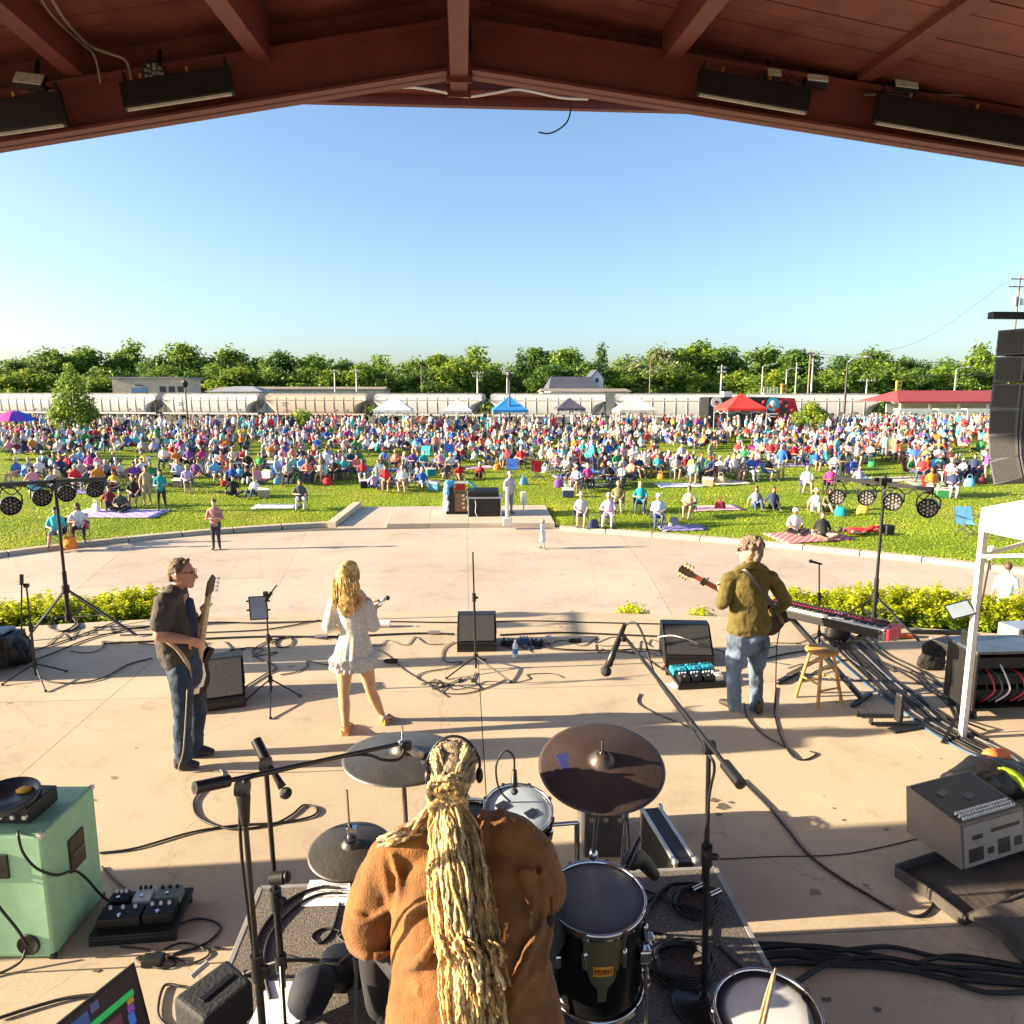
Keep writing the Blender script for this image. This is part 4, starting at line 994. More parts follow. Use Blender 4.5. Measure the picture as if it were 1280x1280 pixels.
def crowd_body(pose, fem, shorts, rs):
	b = Body(); u = rs.uniform; cal = 0 if shorts else 2; w_ = .92 if fem else 1.
	def arm(sx, sh, el, ha, sl):
		b.limb([sh, el], [.062*w_, .048], 1);
		b.limb([el, ha], [.045, .034], 1 if sl else 0); d = (Vector(ha) - Vector(el)).normalized(); b.limb([ha, Vector(ha) + d*.09], [(.044, .024), (.03, .016)], 0)
	if pose == 'chair':
		hip = Vector((0, .06, .46)); lean = u(.02, .12); ch = Vector((0, .06 + lean, .93))
		b.limb([hip, hip.lerp(ch, .5), ch], [(.185, .13), (.18*w_, .13 if fem else .15), (.20*w_, .11)], 1)
		for s in (-1, 1):
			kn = Vector((s*u(.1, .17), -.40, .50)); an = Vector((s*u(.08, .2), -.42 + u(-.12, .1), .09))
			b.limb([(s*.09, .06, .46), kn], [.098, .068], 2); b.limb([kn, an], [.062, .04], cal); b.limb([an + Vector((0, .03, -.03)), an + Vector((s*.02, -.16, -.045))], [(.04, .04), (.045, .03)], 4)
			sh = ch + Vector((s*.185*w_, -.0, -.02)); el = Vector((s*u(.24, .3), .05, .68)); ha = Vector((s*u(.03, .2), u(-.3, -.2), u(.58, .7)))
			arm(s, sh, el, ha, False)
		nk = ch
	elif pose == 'ground':
		hip = Vector((0, .08, .13)); lean = u(-.08, .12); ch = Vector((u(-.04, .04), .08 + lean, .58))
		b.limb([hip, hip.lerp(ch, .5), ch], [(.185, .14), (.175*w_, .13), (.20*w_, .11)], 1)
		cross = u(0, 1) < .5
		for s in (-1, 1):
			if cross: kn = Vector((s*.36, -.26, .2)); an = Vector((-s*.05, -.40 - .06*s, .07))
			else: kn = Vector((s*.13, -.36, .36 + u(-.1, .05))); an = Vector((s*.13, -.68, .06))
			b.limb([(s*.09, .06, .12), kn], [.1, .07], 2); b.limb([kn, an], [.064, .042], cal); b.limb([an, an + Vector((s*.03, -.12, .02))], [.045, .035], 4)
			sh = ch + Vector((s*.185*w_, 0, -.02))
			if lean > .05: arm(s, sh, (s*.28, .22, .34), (s*.3, .3, .06), False)
			else: arm(s, sh, (s*.27, -.02, .34), (s*u(.05, .2), -.25, .28), False)
		nk = ch
	else:
		st = u(.06, .11); hip = Vector((0, 0, .92)); ch = Vector((0, u(-.02, .03), 1.36))
		b.limb([hip, hip.lerp(ch, .5), ch], [(.17, .12), (.16*w_, .12), (.20*w_, .11)], 1)
		for s in (-1, 1):
			kn = Vector((s*(st + .01), -.02, .49)); an = Vector((s*(st + .03), .03, .08))
			b.limb([(s*.09, 0, .9), kn], [.1, .066], 2); b.limb([kn, an], [.062, .04], cal); b.limb([an + Vector((0, .02, -.03)), an + Vector((s*.03, -.15, -.045))], [(.04, .04), (.045, .03)], 4)
			sh = ch + Vector((s*.19*w_, 0, -.03));
			if u(0, 1) < .5: arm(s, sh, (s*.25, .03, 1.06), (s*.12, -.2, 1.08), False)
			else: arm(s, sh, (s*.26, .04, 1.05), (s*.25, -.05, .82), False)
		nk = ch
	b.limb([nk, nk + Vector((0, -.03, .16))], [.06, .05], 0)
	hd = nk + Vector((0, -.045, .26)); b.ball(hd, (.078, .095, .115), 0); b.limb([hd + Vector((0, -.06, -.04)), hd + Vector((0, -.05, -.08))], [.045, .035], 0)
	b.ball(hd + Vector((0, -.1, -.01)), (.018, .025, .025), 0)
	return b, hd
def hair_mesh(kind):
	m = MB()
	if kind == 'short': m.ell((0, .018, .03), (.09, .1, .105), n=14, k=9)
	elif kind == 'long':
		m.ell((0, .02, .028), (.094, .104, .108), n=14, k=9); m.limb([(0, .06, 0), (0, .075, -.14), (0, .07, -.25)], [(.095, .055), (.105, .05), (.07, .03)], n=10, k=3)
	elif kind == 'cap': m.lathe([(.0, .135), (.06, .125), (.095, .08), (.1, .035), (.085, .03)], n=14); m.limb([(0, -.08, .045), (0, -.17, .035)], [(.07, .01), (.06, .008)], n=8, k=2); m.ell((0, .02, .01), (.086, .098, .09), n=12, k=7)
	else: m.lathe([(0, .15), (.07, .14), (.1, .05), (.11, .045), (.21, .02), (.2, .012), (.1, .03)], n=16)
	return m
HM = {k: hair_mesh(k).mesh({'short': 'hair', 'long': 'hair', 'cap': 'cap', 'brim': 'sun_hat'}[k], [HAIRC['brown hair']]) for k in ('short', 'long', 'cap', 'brim')}
CB = {}
rs_ = random.Random(4)
for pose in ('chair', 'ground', 'stand'):
	for fem in (0, 1):
		for sh in (0, 1):
			for v in range(2 if pose != 'stand' else 1):
				b, hd = crowd_body(pose, fem, sh, rs_)
				base = [SKIN[0], SH['white'], LEGC['jeans'], HAIRC['brown hair'], Mshoe]
				CB[(pose, fem, sh, v)] = (b.mesh('person', base, .026, 2), hd, b.mesh('crowd_piece', base, .082, 1))

# ================================================================== CHAIRS, BLANKETS
Mframe = M('chair_frame', (.10, .10, .11), .45, metal=.4)
CH = {}
def chair_meshes():
	m = MB(); # sling: seat and back as one hanging cloth
	prof = [(-.24, .45), (-.1, .41), (.08, .385), (.22, .39), (.27, .45), (.33, .62), (.38, .80), (.405, .88)]
	vs = []
	for x in (-.26, -.13, 0, .13, .26):
		for i, (y, z) in enumerate(prof): vs.append((x*(1 if i < 4 else .97), y, z - (.025*(1 - (x/.26) ** 2) if i < 4 else 0)))
	n = len(prof); m.add(vs, [(a*n + i, a*n + i + 1, (a + 1)*n + i + 1, (a + 1)*n + i) for a in range(4) for i in range(n - 1)], 0, True)
	CH['seat'] = m.mesh('sling_seat', [SH['navy']])
	for s, nm in ((-1, 'l'), (1, 'r')):
		m = MB(); m.bar((s*.28, -.24, .62), (s*.28, .33, .64), .06, .012); CH['arm' + nm] = m.mesh('armrest', [SH['black']])
	legs = [((-.27, -.25, .0), (.27, -.25, .44)), ((.27, -.25, 0), (-.27, -.25, .44)), ((-.27, .3, 0), (.27, .3, .45)), ((.27, .3, 0), (-.27, .3, .45)), ((-.28, -.25, 0), (-.28, -.23, .62)), ((.28, -.25, 0), (.28, -.23, .62)), ((-.27, .28, 0), (-.265, .42, .9)), ((.27, .28, 0), (.265, .42, .9))]
	for i, (a, b_) in enumerate(legs): m = MB(); m.cyl(a, b_, .012, n=5); CH['leg%d' % i] = m.mesh('leg', [Mframe])
chair_meshes()
def camp_chair(label, loc, rz, col, group='folding camp chairs on the lawn', full=True):
	o = T('camp_chair', label, 'chair', loc, rz, group)
	for k, me in CH.items():
		if not full and (k.startswith('arm') or k in ('leg2', 'leg3')): continue
		c = fill_obj(me.name, me, o)
		if k == 'seat': c.material_slots[0].link = 'OBJECT'; c.material_slots[0].material = SH[col]
	return o
def LG_(px, py):
	r = ray(px, py); t = 18/r.y
	for _ in range(4000):
		q = CAM + r*t
		if q.z <= lawn_z(q.x, q.y): return Vector((q.x, q.y, lawn_z(q.x, q.y)))
		t += .03/r.y
	return q
Mblk_ = {'purple': 'purple', 'lavender': 'lavender'}
def blanket(px, py, wx, wy, col, label, rz=0.):
	q = LG_(px, py); m = MB(); n = 9; vs = []
	for i in range(n + 1):
		for j in range(n + 1):
			x = (i/n - .5)*wx; y = (j/n - .5)*wy; X = q.x + x*math.cos(rz) - y*math.sin(rz); Yy = q.y + x*math.sin(rz) + y*math.cos(rz)
			vs.append((x, y, lawn_z(X, Yy) - q.z + .05 + .02*mnoise(Vector((X*2.5, Yy*2.5, 1)))))
	m.add(vs, [(i*(n + 1) + j, (i + 1)*(n + 1) + j, (i + 1)*(n + 1) + j + 1, i*(n + 1) + j + 1) for i in range(n) for j in range(n)], 0, True)
	o = m.obj('picnic_blanket', PB[col], loc=q); o.rotation_euler = (0, 0, rz); s = o.modifiers.new('thick', 'SOLIDIFY'); s.thickness = .02
	tag(o, label, 'blanket', 'picnic blankets on the grass')
def plaid(name, a, b_, sc):
	m = M(name, a, .9, var=.05); n = m.node_tree.nodes; l = m.node_tree.links
	ck = n.new('ShaderNodeTexChecker'); ck.inputs['Scale'].default_value = sc; ck.inputs['Color1'].default_value = (*a, 1); ck.inputs['Color2'].default_value = (*b_, 1)
	l.new(n['Texture Coordinate'].outputs['Object'], ck.inputs[0]); l.new(ck.outputs[0], n['Principled BSDF'].inputs['Base Color']); return m
PB = {'purple': plaid('blanket_purple', (.34, .24, .46), (.62, .50, .66), 4), 'blue': plaid('blanket_blue', (.10, .30, .55), (.16, .40, .62), 3), 'white': plaid('blanket_white', (.68, .70, .70), (.52, .56, .60), 5), 'red': plaid('blanket_red', (.50, .05, .06), (.62, .35, .33), 7), 'navy': plaid('blanket_navy', (.10, .10, .30), (.32, .28, .50), 6), 'cream': plaid('blanket_cream', (.66, .60, .48), (.58, .48, .36), 3), 'green': plaid('blanket_green', (.12, .24, .14), (.4, .45, .3), 5), 'pink': plaid('blanket_pink', (.65, .3, .34), (.68, .5, .48), 4)}

# ================================================================== THE AUDIENCE
ZONES = [(15, 'rainbow umbrella'), (88, 'young tree'), (160, 'beige building'), (232, 'lantern post'), (300, 'grey hipped roof'), (375, 'round bush'), (435, 'rust stained car'), (492, 'first white tent'), (571, 'second white tent'), (637, 'blue tent'), (712, 'dark grey tent'), (793, 'cream tent'), (860, 'brown pole'), (925, 'red tent'), (975, 'food truck'), (1016, 'leafy bush'), (1057, 'cobra lamp'), (1120, 'shelter end'), (1165, 'red shelter'), (1225, 'speaker array')]
def zone(px): return min(ZONES, key=lambda q: abs(q[0] - px))[1]
def rowname(py):
	for lim, nm in ((541, 'rear edge'), (549, 'rear rows'), (558, 'upper rows'), (568, 'above mid lawn'), (580, 'mid lawn'), (594, 'below mid lawn'), (612, 'lower rows'), (635, 'near the front')):
		if py < lim: return nm
	return 'front row'
usedl = set(); NPERS = [0]
def put_person(q, pose, fem, shorts, v, shirt, legs, hair, htype, rz, label, scale=1., group='audience on the lawn', skin=None):
	me, hd, _ = CB[(pose, fem, shorts, v)]
	o = fill_obj('person', me); o.location = q; o.rotation_euler = (0, 0, rz); o.scale = (scale,)*3
	sk = skin or RND.choice([SKIN[0], SKIN[0], SKIN[0], SKIN[1], SKIN[1], SKIN[2]] if RND.random() < .5 else SKIN[:2])
	for i, mt in enumerate((sk, SH[shirt], LEGC[legs], HAIRC['brown hair'], Mshoe)): o.material_slots[i].link = 'OBJECT'; o.material_slots[i].material = mt
	tag(o, label, 'person', group)
	h = fill_obj(HM[htype].name, HM[htype], o, hd); h.material_slots[0].link = 'OBJECT'; h.material_slots[0].material = (HATS.get(hair) or HAIRC[hair])
	NPERS[0] += 1
	return o
def pick_look(rs):
	fem = rs.random() < .55; shirt = rs.choice(list(SHIRTS) + ['white', 'white', 'pale blue', 'navy', 'black', 'charcoal', 'navy', 'black', 'charcoal', 'grey', 'red', 'royal blue', 'coral', 'cream', 'white', 'pink', 'striped grey', 'maroon'])
	if rs.random() < .28: hair = rs.choice(list(HATS)); ht = 'brim' if hair == 'straw hat' else 'cap'
	else: hair = rs.choice(list(HAIRC) + ['grey hair', 'white hair', 'brown hair']); ht = 'long' if fem and rs.random() < .6 else 'short'
	sh = int(rs.random() < .5); legs = rs.choice(['khaki shorts', 'grey shorts', 'navy shorts', 'white trousers'] if sh else ['jeans', 'jeans', 'dark trousers', 'white trousers'])
	if sh and legs == 'white trousers': legs = 'khaki shorts'
	return int(fem), shirt, hair, ht, sh, legs
POSEW = {'chair': 'seated', 'ground': 'low sitting', 'stand': 'standing'}
CHC = ['navy', 'royal blue', 'black', 'charcoal', 'green', 'red', 'maroon', 'sky blue', 'teal', 'grey', 'purple']
# people one can pick out near the front: feet px, pose, look
FRONT = [(72, 683, 'chair', 0, 1, 'turquoise', 'grey shorts', 'dark hair', 'short', 'person in turquoise shirt seated beside the left lighting stand', 'black'),
		(100, 676, 'chair', 1, 0, 'white', 'dark trousers', 'brown hair', 'long', 'person in white top, dark trousers by the left lighting stand', 'red'),
		(152, 640, 'ground', 0, 0, 'charcoal', 'dark trousers', 'dark hair', 'short', 'person in charcoal sitting at the edge of the purple blanket', None),
		(137, 636, 'ground', 1, 0, 'maroon', 'dark trousers', 'brown hair', 'long', 'person in maroon sitting behind the purple blanket', None),
		(168, 632, 'chair', 1, 1, 'black', 'grey shorts', 'dark hair', 'long', 'person in black seated just behind the purple blanket', 'black'),
		(185, 632, 'stand', 1, 1, 'tan', 'khaki shorts', 'brown hair', 'long', 'person in tan bending by the chairs behind the purple blanket', None),
		(203, 638, 'stand', 1, 0, 'teal', 'dark trousers', 'dark hair', 'long', 'person in teal standing at the right end of the purple blanket', None),
		(235, 615, 'chair', 1, 1, 'lavender', 'grey shorts', 'blonde hair', 'short', 'person in lavender top seated alone right of the purple blanket group', 'charcoal'),
		(270, 605, 'chair', 0, 1, 'sky blue', 'khaki shorts', 'white cap', 'cap', 'person in sky blue shirt and white cap seated in open grass', 'navy'),
		(292, 620, 'ground', 0, 0, 'black', 'dark trousers', 'dark hair', 'short', 'person in black sitting on the grass beside the one in white', None),
		(317, 621, 'ground', 1, 0, 'white', 'jeans', 'blonde hair', 'short', 'person in white sitting on the grass left of the pale blanket', None),
		(376, 637, 'chair', 1, 0, 'charcoal', 'white trousers', 'brown hair', 'long', 'person in white trousers seated alone beside the pale blanket', 'grey'),
		(360, 606, 'chair', 0, 0, 'grey', 'dark trousers', 'grey hair', 'short', 'person in grey shirt seated second behind the white trousered person', 'black'),
		(385, 604, 'chair', 1, 0, 'coral', 'jeans', 'brown hair', 'long', 'person in coral seated behind the white trousered person', 'navy'),
		(482, 614, 'chair', 1, 1, 'red', 'khaki shorts', 'dark hair', 'long', 'person in red seated left of the sound booth beside the one in white', 'maroon'),
		(503, 615, 'chair', 0, 1, 'white', 'khaki shorts', 'grey hair', 'short', 'person in white seated left of the sound booth', 'grey'),
		(557, 599, 'ground', 1, 1, 'charcoal', 'grey shorts', 'brown hair', 'long', 'person in charcoal sitting on grass beyond the sound booth cover', None),
		(574, 600, 'ground', 1, 1, 'red', 'khaki shorts', 'brown hair', 'short', 'person in red sitting on grass beyond the sound booth', None),
		(726, 658, 'chair', 1, 1, 'striped grey', 'grey shorts', 'straw hat', 'brim', 'person in striped grey and straw hat in the front row', 'navy'),
		(760, 659, 'chair', 1, 0, 'lavender', 'white trousers', 'white hair', 'short', 'person in lavender top with white hair in the front row', 'grey'),
		(772, 640, 'chair', 0, 1, 'olive', 'khaki shorts', 'grey hair', 'short', 'person in olive shirt seated behind the white haired one', 'black'),
		(800, 641, 'chair', 1, 0, 'teal', 'jeans', 'blonde hair', 'long', 'person in teal top and jeans in the second row', 'navy'),
		(822, 660, 'chair', 0, 0, 'pale blue', 'jeans', 'white cap', 'cap', 'person in pale blue shirt, jeans and white cap in the front row', 'charcoal'),
		(860, 648, 'chair', 1, 1, 'tan', 'khaki shorts', 'brown hair', 'short', 'person in tan seated above the violet blanket', 'green'),
		(735, 612, 'chair', 1, 0, 'magenta', 'dark trousers', 'grey hair', 'short', 'person in magenta top seated right of the red chair', 'black'),
		(720, 615, 'chair', 0, 1, 'pale blue', 'khaki shorts', 'white hair', 'short', 'person in pale blue with white hair seated right of the red chair', 'navy'),
		(945, 636, 'ground', 1, 0, 'grey', 'jeans', 'brown hair', 'long', 'person in grey sitting on grass, one of a pair beside one in navy', None),
		(966, 637, 'ground', 1, 0, 'navy', 'dark trousers', 'brown hair', 'long', 'person in navy sitting on grass, one of a pair beside one in grey', None),
		(993, 668, 'ground', 0, 0, 'white', 'dark trousers', 'white cap', 'cap', 'person in white shirt and white cap sitting on the red blanket', None),
		(1029, 674, 'ground', 0, 1, 'black', 'khaki shorts', 'brown hair', 'short', 'person in black shirt and khaki shorts sitting on the red blanket', None),
		(1019, 640, 'ground', 1, 0, 'cream', 'white trousers', 'straw hat', 'brim', 'person in cream and straw hat sitting left of the yellow bag', None),
		(1036, 640, 'ground', 1, 1, 'olive', 'grey shorts', 'brown hair', 'long', 'person in olive sitting behind the hanging stage lights', None),
		(1008, 617, 'chair', 0, 1, 'white', 'khaki shorts', 'grey hair', 'short', 'person in white and khaki shorts seated above the red blanket pair', 'royal blue'),
		(1037, 617, 'chair', 1, 0, 'magenta', 'dark trousers', 'grey hair', 'short', 'person in magenta seated above the hanging stage lights', 'charcoal'),
		(1075, 605, 'ground', 1, 0, 'lavender', 'jeans', 'brown hair', 'short', 'person in lavender sitting above the right light bar', None),
		(1163, 620, 'chair', 1, 1, 'orange', 'khaki shorts', 'brown hair', 'short', 'person in orange seated above the last hanging light', 'red'),
		(1190, 622, 'chair', 0, 1, 'navy', 'white trousers', 'white cap', 'cap', 'person in navy shirt and white cap seated close to the speaker array', 'black')]
occ = []
for i, f in enumerate(FRONT):
	px, py, pose, fem, sh, shirt, legs, hair, ht, lb, chc = f
	q = LG_(px, py); occ.append((q.x, q.y)); rz = math.atan2(q.x, q.y)*-.7 + RND.uniform(-.35, .35)
	v = i % 2 if pose != 'stand' else 0
	if legs == 'white trousers': sh = 0
	put_person(q, pose, fem, sh, v, shirt, legs, hair, ht, rz, lb); usedl.add(lb)
	if chc: camp_chair(' '.join(('%s camp chair under the %s' % (chc, lb.replace(' seated', '').replace(' in the front row', ''))).split()[:16]), q + Vector((0, .06, 0)), rz, chc)
blanket(150, 643, 3.4, 1.7, 'purple', 'purple and lilac patterned blanket near the left lighting stand')
blanket(346, 634, 1.9, 1.0, 'white', 'pale checked blanket lying empty beside the white trousered person')
blanket(448, 588, 2.4, 1.5, 'blue', 'bright blue blanket spread out left of the first white tent line')
blanket(1010, 672, 2.6, 1.6, 'red', 'red plaid blanket under two people near the right stage light', .1)
blanket(852, 661, 1.7, 1.0, 'navy', 'violet blanket with belongings at the kerb below the cream tent')
blanket(893, 636, 2.2, 1.2, 'pink', 'pinkish blanket with bags left of the pair sitting on grass')
blanket(850, 607, 2.4, 1.4, 'white', 'white blanket spread at mid lawn below the cream tent')
blanket(1120, 600, 4.6, 1.6, 'cream', 'cream blanket spread behind the right light bar')
blanket(735, 607, 2.6, 1.2, 'green', 'green and white blanket right of the red camp chair')
blanket(1110, 563, 5, 2, 'white', 'white blanket stretched high on the lawn below the shelter end')
blanket(505, 602, 2.2, 1.2, 'cream', 'cream blanket behind the red and white seated pair')
for (px, py, c, lb) in ((673, 600, 'red', 'empty red camp chair just past the sound booth'), (640, 597, 'royal blue', 'empty royal blue camp chair behind the sound booth'), (1210, 672, 'sky blue', 'empty sky blue camp chair at the corner of the white tent'), (1256, 674, 'sky blue', 'empty sky blue camp chair half hidden by the white tent roof'), (562, 575, 'royal blue', 'empty royal blue camp chair with wide back at mid lawn below the second white tent'), (530, 578, 'turquoise', 'empty turquoise camp chair at mid lawn near the first white tent'), (1170, 562, 'orange', 'empty orange camp chair below the red shelter')):
	q = LG_(px, py); occ.append((q.x, q.y)); camp_chair(lb, q, RND.uniform(-.4, .4), c).scale = (1.15,)*3
# lying person on the right and bags
q = LG_(1078, 668); b = Body(); b.limb([(-.45, 0, .14), (0, 0, .13)], [(.18, .12), (.17, .12)], 1, (0, 1, 0)); b.limb([(0, -.08, .12), (.42, -.1, .3), (.8, -.1, .09)], [.09, .07, .045], 2); b.limb([(0, .08, .12), (.45, .1, .12), (.85, .12, .07)], [.09, .07, .045], 2)
b.limb([(-.42, -.2, .12), (-.2, -.3, .1), (0, -.22, .12)], [.055, .045, .035], 0); b.limb([(-.42, .2, .12), (-.6, .32, .15), (-.75, .08, .2)], [.055, .045, .035], 0); b.ball((-.7, 0, .16), (.11, .085, .095), 0)
me = b.mesh('person', [SKIN[0], SH['red'], SH['red'], HAIRC['dark hair'], Mshoe], .026, 2); o = fill_obj('person', me, None, q); o.rotation_euler = (0, 0, -.1); tag(o, 'person in red lying stretched out on the grass right of the red blanket', 'person', 'audience on the lawn')
h = fill_obj('hair', HM['short'], o, (-.73, 0, .17)); h.material_slots[0].link = 'OBJECT'; h.material_slots[0].material = HAIRC['dark hair']; h.rotation_euler = (0, -1.5, 0)
def bag(px, py, col, label, s=1., name='tote_bag'):
	q = LG_(px, py); o = T(name, label, 'bag', q, RND.uniform(-.6, .6), 'bags left on the grass')
	m = MB(); m.limb([(0, 0, .06), (0, 0, .28*s)], [(.24*s, .14*s), (.2*s, .09*s)], n=14, k=3); m.obj('body', SH[col], o)
	m = MB(); m.tube([(-.1*s, 0, .3*s), (-.08*s, 0, .5*s), (.08*s, 0, .5*s), (.1*s, 0, .3*s)], .014, n=5); m.obj('handle', SH[col], o)
def cooler(px, py, col, label):
	q = LG_(px, py); o = T('cooler_box', label, 'cooler', q, RND.uniform(-.5, .5), 'cooler boxes on the grass')
	m = MB(); m.box((0, 0, .17), (.5, .3, .34), taper=1.05); m.obj('body', SH[col], o, bevel=.02); m = MB(); m.box((0, 0, .37), (.54, .34, .06)); m.obj('lid', SH['white'], o, bevel=.015); m = MB(); m.tube([(-.27, 0, .3), (-.28, 0, .46), (.28, 0, .46), (.27, 0, .3)], .012, n=5, smooth_path=False); m.obj('handle', SH['white'], o)
for a in ((88, 684, 'orange', 'bright orange bag between the two people by the left stand'), (742, 661, 'navy', 'navy bag between two people in the front row'), (842, 658, 'grey', 'grey bag on the violet blanket'), (900, 637, 'maroon', 'maroon bag on the pinkish blanket'), (1078, 643, 'yellow', 'yellow bag under the hanging stage lights'), (1050, 645, 'teal', 'teal bag beside the person in olive'), (1145, 574, 'red', 'red bag high on the lawn below the shelter end'), (120, 641, 'white', 'white bag at the end of the purple blanket'), (655, 606, 'sky blue', 'sky blue bag on the grass behind the sound booth')): bag(*a)
for a in ((710, 622, 'navy', 'navy cooler in front of the person in pale blue with white hair'), (330, 622, 'tan', 'tan cooler beside the person in white on the grass'), (1177, 622, 'green', 'green cooler between the people in orange and navy'), (575, 613, 'red', 'red cooler beyond the sound booth')): cooler(*a)

# ---- everyone else: clusters over the lawn, dense towards the rear
rs_ = random.Random(23)
def dens(px, py):
	if py > 652: return 0
	if py > 625: return .13 if mnoise(Vector((px*.02, py*.05, 9.1))) > .05 and (30 < px < 190 and py < 640 or 700 < px < 1000 and py < 648) else 0
	d = 1. if py < 557 else 1. if py < 566 else .95 if py < 578 else .85 if py < 592 else .7 if py < 608 else .36
	n = mnoise(Vector((px*.016, py*.055, 3.3)))
	if py > 555: d *= 1.25 if n > -.02 else .10
	if 410 < px < 560 and 572 < py < 632: d *= .35
	if 190 < px < 330 and 596 < py: d *= .25
	if 500 < px < 700 and py > 598: d = 0
	if 905 < px < 1000 and 586 < py: d *= .2
	if 1040 < px < 1130 and 566 < py < 590: d *= .5
	if px > 1080 and py > 605: d *= .3
	if px < 130 and py > 600: d *= .9
	return d
cells = {}
def free(x, y, r):
	cx, cy = int(x // 1.5), int(y // 1.5)
	for i in (-1, 0, 1):
		for j in (-1, 0, 1):
			for (a, b_) in cells.get((cx + i, cy + j), ()):
				if (a - x) ** 2 + ((b_ - y)*.9) ** 2 < r*r: return False
	return True
def occupy(x, y): cells.setdefault((int(x // 1.5), int(y // 1.5)), []).append((x, y))
for x, y in occ: occupy(x, y)
cand = []
for it in range(26000):
	y = 33 + 36*rs_.random() ** .8; x = rs_.uniform(-.72, .82)*y
	px, py = pj((x, y, lawn_z(x, y)))
	if not (-25 < px < 1250) or rs_.random() > dens(px, py): continue
	n = rs_.choice((1, 2, 2, 3, 4, 5, 6)); grp = rs_.random(); gy = rs_.uniform(-.1, .1)
	for k in range(n):
		xx = x + (k % 4)*rs_.uniform(.62, .95); yy = y + gy*k + rs_.uniform(-.28, .28) + (.95 if k > 3 else 0)
		pp = pj((xx, yy, lawn_z(xx, yy)))
		if in_pad(xx, yy) or not free(xx, yy, float(rs_.choice((.48, .6, .66)))) or not -25 < pp[0] < 1250: continue
		tall = pp[1] < 548 and rs_.random() < .5 or pp[1] < 543 and rs_.random() < .7
		pose = 'stand' if tall or rs_.random() < .025 else ('ground' if grp < .26 else 'chair')
		occupy(xx, yy); cand.append((xx, yy, pp[0], pp[1], pose))
	if len(cand) > 1700: break
cand.sort(key=lambda c: c[1])
NI = 300 - NPERS[0] - 9
mass = []
for i, (x, y, px, py, pose) in enumerate(cand):
	q = Vector((x, y, lawn_z(x, y))); rz = math.atan2(x, y)*-.7 + rs_.gauss(0, .5)
	if pose == 'stand': rz = rs_.uniform(-2.2, 2.2)
	v = rs_.randrange(2) if pose != 'stand' else 0
	if i < NI and 0 < px < 1240:
		for tr in range(60):
			fem, shirt, hair, ht, sh, legs = pick_look(rs_)
			lb = '%s person in %s, %s, %s, below %s' % (POSEW[pose], shirt, hair, rowname(py), zone(px))
			key = (shirt, rowname(py), zone(px)) if tr < 45 else lb
			if key not in usedl and lb not in usedl: break
		usedl.add(key); usedl.add(lb)
		put_person(q, pose, fem, sh, v, shirt, legs, hair, ht, rz, lb, (rs_.uniform(.55, .75) if rs_.random() < .08 and pose != 'chair' else rs_.uniform(.9, 1.08)))
		if pose == 'chair':
			cc = rs_.choice(CHC); camp_chair('%s chair of person in %s, %s, %s, %s' % (cc, shirt, hair, rowname(py), 'below ' + zone(px)), q + Vector((0, .05, 0)), rz, cc, full=py > 575)
	else: mass.append((q, rz, pose, v, i))
rc = random.Random(77); nb = 0; seen_l = set()
for x, y, px, py, pose in cand[::3]:
	if py < 553 or not 15 < px < 1225: continue
	q0, q1 = x + rc.uniform(-.7, .7), y - rc.uniform(.6, 1.1); qx, qy = pj((q0, q1, lawn_z(q0, q1))); col = rc.choice(('black', 'navy', 'red', 'sky blue', 'charcoal', 'teal', 'tan', 'green', 'white', 'maroon', 'orange', 'purple'))
	k = rc.random(); nm = 'bag' if k < .55 else 'cooler' if k < .8 else 'blanket'; lb = '%s %s on grass, %s, below %s' % (col, nm, rowname(qy), zone(qx))
	if lb in seen_l or nb > 85: continue
	seen_l.add(lb); nb += 1
	if nm == 'bag': bag(qx, qy, col, lb, rc.uniform(.7, 1.1))
	elif nm == 'cooler': cooler(qx, qy, col, lb)
	else:
		bc = rc.choice(list(PB)); lb = lb.replace(col, bc + ' patterned', 1)
		if lb in seen_l: continue
		seen_l.add(lb); blanket(qx, qy + 1, 1.9, 1.3, bc, lb, rc.uniform(-.3, .3))
